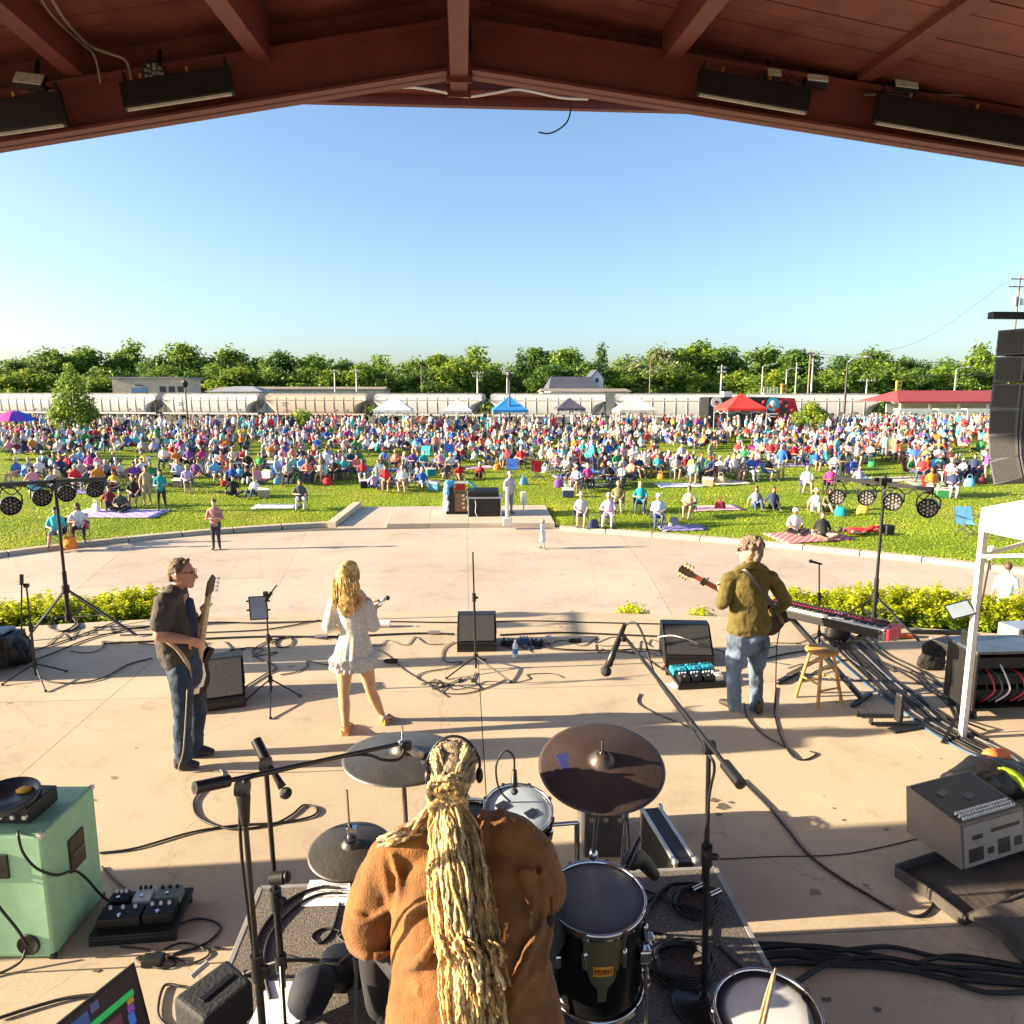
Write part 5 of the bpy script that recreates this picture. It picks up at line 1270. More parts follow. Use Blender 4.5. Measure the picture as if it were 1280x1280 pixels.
# the rest of the crowd as one mass of small figures
def crowd_mass():
	V = []; F = []; MI = []; off = 0
	pal = [SKIN[0], SKIN[1]] + [SH[k] for k in SHIRTS] + [LEGC[k] for k in LEGC] + [HAIRC[k] for k in HAIRC] + [HATS['straw hat'], Mshoe]; ix = {m_.name: i for i, m_ in enumerate(pal)}
	cache = {}
	def dat(me):
		if me.name not in cache:
			v = np.empty(len(me.vertices)*3); me.vertices.foreach_get('co', v); li = np.empty(len(me.loops), np.int64); me.loops.foreach_get('vertex_index', li)
			ls = np.empty(len(me.polygons), np.int64); me.polygons.foreach_get('loop_total', ls); mi = np.empty(len(me.polygons), np.int64); me.polygons.foreach_get('material_index', mi); cache[me.name] = (v.reshape(-1, 3), li, ls, mi)
		return cache[me.name]
	LI = []; LT = []
	def put(me, q, rz, s, mm, lo=Vector((0, 0, 0))):
		nonlocal off
		v, li, lt, mi = dat(me); c, sn = math.cos(rz), math.sin(rz); v = (v + np.array(tuple(lo)))*s
		V.append(np.stack([v[:, 0]*c - v[:, 1]*sn + q.x, v[:, 0]*sn + v[:, 1]*c + q.y, v[:, 2] + q.z], 1)); LI.append(li + off); LT.append(lt); MI.append(np.array(mm)[mi]); off += len(v)
	for q, rz, pose, v, i in mass:
		fem, shirt, hair, ht, sh, legs = pick_look(rs_); _, hd, me = CB[(pose, fem, sh, v)]; s = rs_.uniform(.92, 1.06)
		put(me, q, rz, s, [rs_.randrange(2), ix[SH[shirt].name], ix[LEGC[legs].name], 0, ix[Mshoe.name]])
		put(HM[ht], q, rz, s, [ix[(HATS.get(hair) or HAIRC[hair]).name]], hd)
		if pose == 'chair': put(CH['seat'], q + Vector((0, .05, 0)), rz, 1, [ix[SH[rs_.choice(CHC)].name]])
	v = np.concatenate(V); li = np.concatenate(LI); lt = np.concatenate(LT); mi = np.concatenate(MI)
	me = bpy.data.meshes.new('crowd'); me.vertices.add(len(v)); me.vertices.foreach_set('co', v.ravel()); me.loops.add(len(li)); me.loops.foreach_set('vertex_index', li.astype(np.int32))
	me.polygons.add(len(lt)); me.polygons.foreach_set('loop_start', np.concatenate([[0], np.cumsum(lt)[:-1]]).astype(np.int32))
	for m_ in pal: me.materials.append(m_)
	me.polygons.foreach_set('material_index', mi.astype(np.int32)); me.polygons.foreach_set('use_smooth', [True]*len(lt)); me.update(calc_edges=True)
	fill_obj('crowd', me, kind='stuff'); print('CROWD', len(mass), len(lt), 'individuals', NPERS[0])
crowd_mass()
# ================================================================== SHRUBS ALONG THE STAGE EDGE
def zat(X, Y, py):
	lo, hi = -4., 14.
	for _ in range(44):
		m_ = (lo + hi)/2
		if pj((X, Y, m_))[1] > py: lo = m_
		else: hi = m_
	return lo
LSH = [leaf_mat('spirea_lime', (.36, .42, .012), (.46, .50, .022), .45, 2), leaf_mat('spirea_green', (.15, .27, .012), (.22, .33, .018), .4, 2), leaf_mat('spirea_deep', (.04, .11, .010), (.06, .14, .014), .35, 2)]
def shrub_mesh(rs, n, w_, h_):
	c = []; r = []
	for i in range(70):
		a = rs.uniform(0, 2*PI); q = rs.uniform(0, 1) ** .55*w_; z = rs.uniform(.2, .86)*h_*(1.05 - .42*(q/w_) ** 2)
		c.append((q*math.cos(a), q*math.sin(a), z)); rr = rs.uniform(.05, .12)*(w_/.55); r.append((rr, rr, rr*rs.uniform(1, 1.9)))
	for i in range(60):
		a = rs.uniform(0, 2*PI); q = rs.uniform(0, 1) ** .55*w_; z = h_*(1.0 - .42*(q/w_) ** 2)*rs.uniform(.8, 1.04)
		c.append((q*math.cos(a), q*math.sin(a), z)); r.append((.028, .028, .10))
	me = leaf_cloud('foliage', c, r, n, .028, LSH, rs, jit=.9, up=.7)
	# leaf colour by height: lime at the top, darker green lower down
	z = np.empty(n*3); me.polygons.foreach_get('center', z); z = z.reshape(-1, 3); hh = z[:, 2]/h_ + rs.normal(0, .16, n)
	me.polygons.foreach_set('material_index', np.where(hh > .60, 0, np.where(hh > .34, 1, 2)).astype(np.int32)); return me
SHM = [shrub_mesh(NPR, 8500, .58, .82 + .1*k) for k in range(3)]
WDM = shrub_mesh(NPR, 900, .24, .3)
def shrub(px, s, label, k, mesh=None, off=.8):
	Y = 10.2
	for _ in range(6): X = L(px, 760, Y).x; Y = stage_front(X) + off
	o = T('lime_shrub', label, 'shrub', (X, Y, -.36 if mesh is None else -.2), RND.uniform(0, 6), 'lime shrubs along the stage edge'); o.scale = (s, s, s*((.64 if px < 400 else .86) if mesh is None else .8))
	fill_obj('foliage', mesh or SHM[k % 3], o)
	if mesh is not None: return
	m = MB()
	for i in range(9): a = i*2.4; m.tube([(0, 0, -.02), (.12*math.cos(a), .12*math.sin(a), .3), (.3*math.cos(a), .3*math.sin(a), .6)], [.012, .008, .004], n=4)
	m.obj('stems', Mbark, o, kind='stuff')
for i, (px, s, lb) in enumerate(((-30, 1., 'lime shrub at the left end behind the black bag'), (18, .92, 'lime shrub behind the left mic stand'), (62, .95, 'lime shrub behind the pole of the left lighting stand'), (112, .95, 'lime shrub between the left lighting stand legs'), (152, 1.05, 'lime shrub right of the left lighting stand'), (186, .95, 'lime shrub just behind the bass player'),
		(998, .85, 'lime shrub just beyond the guitarist microphone stand'), (1040, .82, 'lime shrub behind the keyboard middle'), (1082, .85, 'lime shrub behind the right lighting stand'), (1128, 1., 'lime shrub above the keyboard right end'), (1165, .98, 'bright lime shrub left of the tent leg'), (1208, .85, 'lime shrub behind the tablet on the tent leg'), (1245, .95, 'lime shrub below the girl in the pale dress'), (1290, .95, 'lime shrub at the right frame edge'))): shrub(px, s, lb, i)
shrub(792, 1., 'small lime weed sprouting over the stage edge beside the right monitor', 0, WDM, .2); shrub(878, .9, 'small lime weed sprouting over the stage edge by the guitarist', 0, WDM, .2); shrub(735, .35, 'tiny lime sprig at the middle of the stage edge', 0, WDM, .12)

# ================================================================== STAGE GEAR
Mblack = M('gear_black', (.007, .007, .008), .5, var=.25, sc=6, bump=.08, bsc=80)
Msatin = M('tube_black', (.009, .009, .010), .38, var=.3, sc=8)
Mcab = M('cable_rubber', (.006, .006, .007), .6, var=.3, sc=4)
Mgrille = M('grille_grey', (.018, .019, .022), .65, var=.3, sc=90, bump=.6, bsc=160)
Mchrome = M('chrome', (.62, .62, .64), .15, metal=1., var=.1)
Malu = M('aluminium', (.55, .55, .54), .35, metal=.7, var=.12, sc=10)
Mpaper = M('paper', (.78, .76, .76), .8, var=.05, sc=3)
Mled = M('led_face', (.20, .20, .19), .4, var=.3, sc=60)
Mscreen = M('screen_glass', (.20, .25, .31), .12, var=.1)
Mwoodl = M('stool_wood', (.36, .18, .045), .5, var=.22, sc=14, col2=(.46, .25, .07))
Mredk = M('keyboard_red', (.50, .02, .05), .4, var=.12, sc=5)
Mkeyw = M('key_white', (.76, .75, .72), .35, var=.05)
def orient(d, hint=(0, 0, 1)):
	u, v, w_ = frame_from(d, hint); return Matrix((v*-1, w_, u)).transposed()   # columns: x, y (along d), z

def microphone(tail, head, label, group='microphones', col=None, r=.024):
	tail, head = Vector(tail), Vector(head); d = (head - tail).normalized(); ln = (head - tail).length
	o = T('microphone', label, 'microphone', tail, 0, group); h = head - tail
	m = MB(); m.lathe([(.0, 0), (.011, 0), (.012, .01), (.016, ln*.5), (.019, ln - r*2.1), (.0, ln - r*2)], ax=d, n=12); m.obj('handle', col or Msatin, o)
	m = MB(); m.ell(h - d*r, (r, r, r*1.1), n=14, k=10, R=orient(d)); m.obj('grille', Mgrille, o)
	m = MB(); m.lathe([(r*1.04, ln - r*1.15), (r*1.08, ln - r), (r*1.04, ln - r*.85)], ax=d, n=14); m.obj('ring', Msatin, o)
	return o
def stand(name, label, base, top, feet, group=None, hub=.16, r=.012, boom=None, kind='mic stand', clutch=None, round_base=0, cat='microphone stand'):
	base, top = Vector(base), Vector(top); o = T(name, label, cat, base, 0, group)
	t = top - base; hubp = t.normalized()*hub
	for f in feet:
		f = Vector(f) - base; m = MB(); m.tube([hubp, hubp.lerp(f, .5) + Vector((0, 0, .01)), f + Vector((0, 0, .012))], r*.75, n=6, smooth_path=False); m.ell(f + Vector((0, 0, .014)), (.02, .02, .014), n=8, k=5); m.obj('leg', Msatin, o)
	if round_base: m = MB(); m.lathe([(0, .0), (round_base, 0), (round_base, .016), (round_base*.9, .026), (.03, .034), (.02, .06), (0, .06)], n=32); m.obj('base_plate', Msatin, o)
	mid = t*(clutch or .55)
	m = MB(); m.cyl(t.normalized()*.02, mid, r*1.15, n=10); m.obj('lower_tube', Msatin, o)
	m = MB(); m.cyl(mid, t, r*.8, n=8); m.obj('upper_tube', Msatin, o)
	m = MB(); m.cyl(mid - t.normalized()*.05, mid + t.normalized()*.05, r*1.9, n=10); m.ell(mid + Vector((.03, -.01, 0)), (.022, .012, .016), n=8, k=6); m.obj('clutch', Mblack, o)
	if hub: m = MB(); m.cyl(hubp - t.normalized()*.04, hubp + t.normalized()*.03, r*2, n=10); m.obj('hub', Mblack, o)
	if boom:
		a, b = Vector(boom[0]) - base, Vector(boom[1]) - base; m = MB(); m.cyl(a, b, r*.72, n=8); d = (b - a).normalized(); m.cyl(a, a + d*.12, r*1.7, n=10); m.obj('boom', Msatin, o)
		m = MB(); m.cyl(t - Vector((.022, 0, 0)), t + Vector((.022, 0, 0)), r*2.2, n=10); m.obj('swivel', Mblack, o)
	return o

# ---- two lighting stands with hanging lamps
def lamp(c, r, aim, label, bar_pt, group='round stage lights hanging from the light bars'):
	c = Vector(c); aim = Vector(aim).normalized(); o = T('stage_light', label, 'stage light', bar_pt, 0, group); k = c - Vector(bar_pt)
	m = MB(); m.lathe([(0, -.20), (r*.55, -.19), (r*.8, -.12), (r*.97, -.02), (r, .03), (r*.93, .045), (r*.90, .03), (r*.88, .01), (0, .01)], k, aim, n=22); m.obj('housing', Mblack, o)
	u, v, _ = frame_from(aim); m = MB()
	for ring, n_, rr in ((0, 1, .16), (.42, 6, .16), (.72, 12, .13)):
		for i in range(n_):
			t = 2*PI*i/n_; q = k + u*math.cos(t)*r*ring + v*math.sin(t)*r*ring + aim*.012; m.cyl(q, q + aim*.01, r*rr, r*rr*.8, n=7)
	m.obj('led_lenses', Mled, o, kind='stuff')
	m = MB(); sdv = aim.cross(Vector((0, 0, 1))).normalized()
	m.tube([k - sdv*r*1.06, k - sdv*r*1.08 + Vector((0, 0, r*.9)), Vector((0, 0, -.06)) - sdv*r*.5, Vector((0, 0, -.05)) + sdv*r*.5, k + sdv*r*1.08 + Vector((0, 0, r*.9)), k + sdv*r*1.06], .011, n=5, smooth_path=False); m.obj('yoke', Msatin, o)
	m = MB(); m.box((0, 0, -.015), (.05, .06, .09)); m.obj('clamp', Msatin, o)
def light_stand(label, base_px, top_py, feet_px, bar, hub_py, lamps, wire_note):
	b = G(*base_px); zt = zat(b.x, b.y, top_py); o = T('lighting_stand', label, 'lighting stand', b); zh = zat(b.x, b.y, hub_py)
	m = MB(); m.cyl((0, 0, .12), (0, 0, zh + .25), .03, n=12); m.obj('lower_pole', Msatin, o)
	m = MB(); m.cyl((0, 0, zh + .2), (0, 0, zt), .021, n=10); m.obj('upper_pole', Msatin, o)
	m = MB(); m.cyl((0, 0, zh - .06), (0, 0, zh + .05), .05, n=12); m.cyl((0, 0, .1), (0, 0, .22), .045, n=12); m.obj('collar', Mblack, o)
	for f in feet_px:
		f = G(*f) - b; m = MB(); m.bar((0, 0, zh), f + Vector((0, 0, .02)), .035, .02); m.obj('leg', Msatin, o)
		m = MB(); m.bar((0, 0, .16), f*.55 + Vector((0, 0, zh*.45)), .02, .012); m.obj('brace', Msatin, o)
	A, B = Vector(bar[0]), Vector(bar[1]); m = MB(); m.bar(A - b, B - b, .05, .05); m.obj('crossbar', Msatin, o)
	m = MB();
	for i in range(7): q = (A.lerp(B, i/6) - b); e = (A.lerp(B, (i + 1)/6) - b) if i < 6 else q; m.tube([q + Vector((0, 0, -.02)), q.lerp(e, .5) + Vector((0, 0, -.11 - .03*(i % 2))), e + Vector((0, 0, -.02))], .008, n=4)
	m.obj('cable_loops', Mcab, o, kind='stuff')
	for px, py, r, t, lb in lamps:
		p = A.lerp(B, t); c = L(px, py, p.y); lamp(c, r, (Vector((0, 3, 1)) - c), lb, (c.x, p.y, p.z))
	return b, zt
bL = G(87, 785); zt_ = zat(bL.x, bL.y, 601)
light_stand('tall tripod lighting stand with four round lamps at stage left edge', (87, 785), 598, ((33, 801), (171, 796), (128, 771)), (L(-34, 608, bL.y - 1.05), L(132, 598, bL.y + .9)), 736,
			((13, 632, .125, .28, 'first and largest lamp hanging on the left light bar'), (52, 622, .12, .52, 'second lamp on the left light bar, next to its pole'), (83, 617, .115, .71, 'third lamp on the left light bar, right of the pole'), (118, 612, .115, .92, 'last lamp at the right tip of the left light bar')), '')
bR = G(1091, 786)
light_stand('tall tripod lighting stand with four round lamps behind the keyboard', (1091, 786), 594, ((1060, 768), (1149, 803), (1120, 772)), (L(1043, 597, bR.y + .9), L(1166, 612, bR.y - .75)), 745,
			((1046, 621, .115, .03, 'first lamp at the left tip of the right light bar'), (1083, 622, .115, .34, 'second lamp on the right light bar, left of the pole'), (1116, 627, .125, .60, 'third lamp on the right light bar, just right of the pole'), (1160, 635, .125, .96, 'last lamp at the right tip of the right light bar')), '')
q = Vector((bR.x, bR.y, zat(bR.x, bR.y, 662))); o = T('clamp_light', 'small black clamp light fixed halfway up the right lighting stand', 'clamp light', q)
m = MB(); m.box((.1, 0, 0), (.12, .14, .13)); m.obj('housing', Mblack, o, bevel=.015); m = MB(); m.cyl((0, 0, -.03), (0, 0, .03), .035, n=10); m.bar((0, 0, 0), (.06, 0, 0), .03, .03); m.obj('clamp', Mblack, o)
q = Vector((bR.x - .02, bR.y, zat(bR.x, bR.y, 602))); m = MB(); m.box((0, -.02, 0), (.16, .12, .1)); m.box((-.1, 0, .03), (.1, .05, .05)); tag(m.obj('dimmer_box', Mblack, bevel=.01, loc=q), 'small black power box on top of the right lighting stand', 'power box')

# ---- microphone stands
b = G(45, 846); stand('microphone_stand', 'folded black microphone stand by the black bag at stage left', b, L(33, 732, b.y - .02), [G(3, 857), G(83, 840), G(57, 865)], 'microphone stands', boom=(L(27, 718, b.y - .05), L(27, 792, b.y - .1)))
b = G(595, 837); tp = L(591, 690, b.y); stand('microphone_stand', 'straight black microphone stand without a microphone at centre stage', b, tp, [G(558, 849), G(638, 853), G(606, 826)], 'microphone stands', clutch=.62)
b = G(1024, 806); tp = L(1024, 705, b.y); stand('microphone_stand', 'short black microphone stand beyond the keyboard', b, tp, [b + Vector((.25, -.1, 0)), b + Vector((-.2, -.15, 0)), b + Vector((0, .28, 0))], 'microphone stands', clutch=.6)
microphone(tp + Vector((.03, -.02, .0)), tp + Vector((-.13, .02, .04)), 'silver headed microphone on the short stand beyond the keyboard')
b = G(339, 866); o = stand('tablet_stand', 'slim black tripod stand holding a tablet beside the bass player', b, L(332, 742, b.y), [G(308, 876), G(375, 871), G(338, 899)], None, cat='tablet stand', boom=(L(331, 752, b.y), L(346, 731, b.y + .1)))
def slab(center, ux, vy, w_, h_, t, name, label, cat, mat_body, mat_face, group=None, flip=1):
	ux, vy = Vector(ux).normalized(), Vector(vy).normalized(); n_ = ux.cross(vy); o = T(name, label, cat, center, 0, group)
	m = MB(); m.prism([(-w_/2, -h_/2), (w_/2, -h_/2), (w_/2, h_/2), (-w_/2, h_/2)], -n_*t, ux, vy, n_*t); m.obj('casing', mat_body, o, bevel=.004)
	m = MB(); a = w_/2 - .012; c = h_/2 - .012; m.prism([(-a, -c), (a, -c), (a, c), (-a, c)], n_*.0005, ux, vy, n_*.0015); m.obj('screen', mat_face, o)
	return o
slab(L(323, 760, b.y - .03), (1, .15, .0), (-.1, .25, 1), .19, .255, .012, 'tablet', 'tablet with pale screen clipped to the slim stand by the bass player', 'tablet', Mblack, Mscreen, 'tablets')
m = MB()
for z in (-.04, .06): m.box((-.1, 0, z), (.05, .02, .015)); m.box((.1, 0, z), (.05, .02, .015))
tag(m.obj('tablet_clip', Msatin, loc=L(323, 758, b.y + .005), kind='thing'), 'black spring clip gripping the tablet on the slim stand', 'clip')

# ---- wedges
def wedge_mon(label, fx, fy, rz, wd=.56, dp=.52, ht=.40):
	o = T('floor_monitor', label, 'floor monitor', G(fx, fy), rz, 'wedge floor monitors')
	prof = [(0, 0), (dp, 0), (dp*.96, ht), (dp*.62, ht), (0, .12)]
	m = MB(); m.prism(prof, (-wd/2, 0, 0), (0, 1, 0), (0, 0, 1), (wd, 0, 0)); m.obj('cabinet', Mblack, o, bevel=.012)
	a, c = Vector((0, .012, .13)), Vector((0, dp*.62 - .012, ht - .008)); n_ = Vector((0, -(ht - .12), dp*.62)).normalized(); v = (c - a)
	m = MB(); m.prism([(-wd/2 + .025, .02), (wd/2 - .025, .02), (wd/2 - .025, .98), (-wd/2 + .025, .98)], a + n_*.004, (1, 0, 0), v, n_*.012); m.obj('grille', Mgrille, o, bevel=.004)
	for s in (-1, 1):
		m = MB(); m.box((s*(wd/2 + .002), dp*.55, .2), (.008, .14, .08)); m.obj('handle', Msatin, o, bevel=.003)
	m = MB(); m.box((0, -.004, .06), (wd - .06, .006, .07)); m.obj('kick_panel', Msatin, o)
	return o
wedge_mon('black wedge monitor beside the straight microphone stand at centre stage', 596, 815, -.03, .50, .5, .40)
wedge_mon('black wedge monitor close behind the bass player legs', 268, 889, .30, .62, .58, .44)
wedge_mon('black wedge monitor with a white cable over it, by the guitarist', 862, 833, -.12, .58, .55, .42)

# ---- cables on the slab: polylines picked off the floor
def cable(label, pts, r=.009, z=None, mat=None, k=6, group='cables on the stage floor', name='cable'):
	m = MB(); P = []
	for i, p in enumerate(pts):
		if len(p) == 2: q = G(*p); P.append((q.x, q.y, r + .003))
		else: q = G(p[0], p[1], p[2]); P.append((q.x, q.y, p[2] + r))
	m.tube(P, r, n=6, k=k); return tag(m.obj(name, mat or Mcab), label, 'cable', group)
CABS = [('long cable running along the front edge behind the singer', [(140, 788), (260, 779), (330, 780), (410, 777), (500, 778), (570, 779), (660, 777), (740, 779), (830, 781)]),
('second cable along the front edge behind the bass player', [(150, 795), (300, 790), (345, 786), (400, 776)]), ('thick cable crossing the stage to the centre wedge', [(130, 806), (250, 800), (330, 797), (420, 797), (520, 793), (568, 794)], .013),
('cable from the centre wedge past the pedals to the right', [(625, 795), (700, 792), (760, 794), (830, 797)], .012), ('cable trailing left of the bass player toward the stage edge', [(190, 824), (160, 832), (130, 848), (95, 855), (60, 853), (50, 848)]),
('cable from the left stand past the bass player', [(15, 835), (60, 820), (110, 800), (160, 788), (190, 784)]), ('cable lying by the left stand base', [(0, 830), (50, 812), (100, 795), (150, 776)]), ('thin looped cable at the tablet stand foot', [(303, 862), (330, 845), (345, 835), (320, 822), (318, 812), (345, 800), (400, 796)]),
('coiled cable behind the singer', [(340, 806), (352, 797), (365, 800), (362, 808), (348, 810), (345, 803), (360, 796), (410, 800)], .008), ('curly cable hanging off the centre wedge onto the floor', [(568, 803), (555, 812), (553, 824), (562, 829), (578, 828), (560, 836), (535, 840), (521, 846), (530, 853), (560, 856), (552, 866), (580, 868), (610, 860), (632, 850)], .006),
('thin cable running from the singer to the tangle', [(472, 812), (490, 824), (505, 838), (530, 853), (560, 872)], .005), ('small tangle of thin cable by the centre stand', [(535, 855), (545, 850), (552, 858), (540, 862), (548, 853), (566, 857), (600, 862), (592, 853)], .005),
('cable from the floor pedals to the right wedge', [(660, 806), (700, 812), (760, 814), (800, 812), (835, 816)], .008), ('thin cable lying in front of the right wedge', [(770, 815), (800, 820), (825, 836), (838, 842)], .006),
('cable hanging from the guitar and looping on the floor', [(970, 860), (968, 890), (975, 920), (990, 946), (1005, 951), (1020, 944), (1012, 940)], .007), ('cable behind the guitarist feet to the drum side', [(930, 880), (935, 900), (955, 920), (985, 938), (996, 950)], .008),
('dark blue cable from the pedal board toward the keyboard', [(908, 842), (940, 830), (975, 820), (1005, 815), (1040, 812)], .01), ('cable under the wooden stool', [(1000, 852), (1030, 835), (1060, 826), (1100, 842), (1140, 866)], .008),
('cable lying across the slab below the left cymbals', [(125, 1068), (170, 1062), (240, 1042), (300, 1033), (350, 1030), (390, 1022), (396, 1012), (380, 1008), (365, 1020), (340, 1032), (290, 1038), (250, 1025), (242, 1005), (252, 990)], .009),
('long cable from the tall boom stand across the slab to the mixer', [(925, 975), (960, 1010), (985, 1040), (1010, 1070), (1050, 1100), (1080, 1118), (1120, 1141), (1150, 1147), (1167, 1130), (1163, 1100), (1160, 1085), (1178, 1072)], .010),
('thin cable winding right of the tall boom microphone', [(800, 868), (798, 880), (820, 893), (850, 905), (870, 915)], .006), ('thin cable from the mixer along the slab to the left', [(900, 1075), (960, 1072), (1060, 1068), (1160, 1046)], .004),
('cable from the green cabinet to the pedal board', [(127, 1085), (140, 1100), (155, 1112), (162, 1116)], .008), ('wavy cable right of the left pedal board', [(215, 1160), (250, 1150), (276, 1160), (262, 1178), (235, 1190), (215, 1195), (250, 1185), (280, 1188)], .007), ('tangled cable below the left pedal board', [(150, 1185), (190, 1190), (220, 1205), (200, 1212), (170, 1200), (205, 1196), (240, 1205), (262, 1192), (230, 1180), (205, 1188)], .006),
('cable snaking from the bottom edge past the laptop', [(0, 1275), (40, 1262), (85, 1250), (130, 1245)], .010), ('cable loop behind the laptop and black box', [(225, 1235), (205, 1235), (198, 1270), (215, 1290)], .008)]
for c in CABS: cable(c[0], c[1], c[2] if len(c) > 2 else .009)
rcb = random.Random(41)
for i, (x0, y0, x1, y1, lb) in enumerate(((560, 858, 700, 846, 'between the centre stand feet and the right'), (640, 812, 780, 800, 'behind the water bottle'), (360, 842, 470, 812, 'between the tablet stand and the singer'), (520, 862, 600, 845, 'under the straight stand'), (690, 806, 830, 818, 'toward the right monitor'), (925, 806, 1030, 800, 'behind the guitarist'), (980, 830, 1100, 858, 'by the stool legs'), (60, 800, 150, 790, 'by the left lighting stand foot'), (1090, 835, 1180, 845, 'below the keyboard end'), (415, 806, 560, 800, 'in front of the long run'), (820, 800, 920, 822, 'around the teal pedal board'), (280, 806, 340, 820, 'behind the wedge by the bass player'), (100, 812, 190, 800, 'at the left stage edge'), (750, 812, 830, 806, 'past the floor pedals'))):
	n = 9; P = [(x0 + (x1 - x0)*k/n + rcb.uniform(-13, 13), y0 + (y1 - y0)*k/n + rcb.uniform(-7, 7)) for k in range(n + 1)]; cable('thin wavy cable ' + lb, P, rcb.uniform(.004, .007), group='thin tangled cables')
# the snake of cables at the right, a dozen of them running to the rack
SN = [(1035, 790), (1062, 818), (1100, 850), (1138, 880), (1176, 908), (1212, 930), (1250, 950), (1290, 978)]
Mcblue = M('cable_blue', (.03, .10, .22), .5); Mcgrey = M('cable_grey', (.10, .10, .11), .5)
for i in range(11):
	j = RND.uniform; off = (i - 5)*2.6; P = [(x + off*.9 + j(-6, 6)*(1.6 - k*.15), y - off*.5 + j(-3, 3)*(1.6 - k*.15)) for k, (x, y) in enumerate(SN)]
	cable('black cable in the bundle past the rack case, %s from the floor side' % ('', 'second', 'third', 'fourth', '', 'sixth', 'seventh', 'eighth', '', 'tenth', 'last')[i] if i % 4 else ('blue cable in the bundle running past the rack case', 'grey cable in the bundle running past the rack case', 'pale grey cable in the bundle past the rack case')[i // 4], P, .009 + .002*(i % 3), mat=(Mcab, Mcblue, Mcgrey)[(0, 0, 0, 0)[i % 4] if i % 4 else (1, 2, 2)[i // 4]], group='cables of the right hand bundle')
SN2 = [(1075, 800), (1100, 822), (1140, 842), (1170, 862), (1190, 880), (1205, 900)]
for i in range(5):
	P = [(x + (i - 2)*3 + RND.uniform(-5, 5), y - (i - 2)*2 + RND.uniform(-3, 3)) for x, y in SN2]; cable('%s of the five thin cables fanning from the keyboard to the rack' % ('leftmost', 'second', 'middle', 'fourth', 'rightmost')[i], P, .007, group='cables fanning from the keyboard')
TH = [(930, 1196), (985, 1192), (1045, 1196), (1110, 1202), (1170, 1212), (1230, 1222), (1300, 1228)]
for i in range(6):
	P = [(x, y + (i - 2)*5.5 + RND.uniform(-6, 6)) for x, y in TH]; cable('%s thick black cable of the bundle right of the drum riser' % ('uppermost', 'second', 'third', 'fourth', 'fifth', 'lowest')[i], P, .014, group='thick cables right of the riser')
cable('thick cable branching off toward the lower snare drum', [(975, 1243), (1000, 1228), (1030, 1210), (1065, 1202)], .015, group='thick cables right of the riser')
cable('thick cable rising out of the bundle at the right', [(1150, 1205), (1190, 1197), (1240, 1203), (1300, 1215)], .012, group='thick cables right of the riser')
cable('pile of cable at the foot of the left lighting stand', [(60, 782), (70, 772), (85, 770), (95, 780), (80, 790), (62, 786), (70, 776), (90, 774), (98, 785), (78, 792)], .012)
cable('white cable draped over the right wedge', [(822, 797, .34), (840, 795, .40), (860, 800, .36), (876, 806, .2), (882, 802, .26), (890, 815, .02)], .006, mat=Mpaper)
# plugs and little boxes in the cable runs
for (px, py, lb) in ((432, 796, 'grey cable connector in the run behind the singer'), (544, 793, 'grey cable connector beside the centre wedge'), (403, 798, 'grey cable connector left of the singer'), (490, 829, 'black cable puck on the thin cable by the singer'), (720, 803, 'black connector lying right of the floor pedals')):
	m = MB(); m.cyl((-.07, 0, .03), (.07, 0, .03), .028, n=10); m.cyl((-.1, 0, .03), (-.07, 0, .03), .02, n=8); tag(m.obj('cable_connector', Mgalv if 'grey' in lb else Mblack, loc=G(px, py)), lb, 'connector', 'cable connectors')
q = G(466, 784); m = MB(); m.tube([(-.24, 0, .05), (0, .01, .05), (.24, 0, .05)], .05, n=14); tag(m.obj('paper_roll', Mpaper, loc=q), 'white rolled sheet lying on the stage behind the singer', 'roll')
# bottle
o = T('water_bottle', 'clear plastic water bottle with blue label by the floor pedals', 'bottle', G(644, 822)); Mplas = M('bottle_plastic', (.62, .70, .74), .12, var=.05); Mblab = M('label_blue', (.05, .22, .55), .5)
m = MB(); m.lathe([(0, 0), (.032, 0), (.034, .02), (.034, .14), (.03, .17), (.013, .2), (.013, .215)], n=16); m.obj('body', Mplas, o); m = MB(); m.lathe([(.0345, .06), (.035, .062), (.035, .12), (.0345, .122)], n=16); m.obj('label_band', Mblab, o); m = MB(); m.cyl((0, 0, .213), (0, 0, .232), .015, n=10); m.obj('cap', Mpaper, o)
# floor pedals between wedge and bottle
for i, (px, py, s, c) in enumerate(((634, 806, .16, Mblack), (655, 804, .14, Mcblue), (672, 806, .13, Mblack), (686, 803, .12, Mgalv))):
	o = T('effects_pedal', ('black pedal nearest the centre wedge', 'blue pedal behind the water bottle', 'black pedal in the middle of the floor cluster', 'grey pedal at the right of the floor cluster')[i], 'effects pedal', G(px, py), .2*(i - 1), 'effects pedals at centre stage')
	m = MB(); m.box((0, 0, .035), (s, s*.8, .07), taper=.9); m.obj('case', c, o, bevel=.006)
	for k in (-1, 0, 1): m = MB(); m.cyl((k*s*.28, s*.2, .07), (k*s*.28, s*.2, .09), .012, n=8); m.obj('knob', Mpaper if k else Mchrome, o)
	m = MB(); m.cyl((0, -s*.2, .07), (0, -s*.2, .085), .014, n=8); m.obj('footswitch', Mchrome, o)
for i in range(3): cable(('patch cable by the black pedal nearest the centre wedge', 'patch cable behind the water bottle', 'patch cable at the right of the floor pedals')[i], [(628 + i*18, 800), (640 + i*16, 812), (652 + i*15, 798), (664 + i*12, 811)], .006, group='patch cables at centre stage')

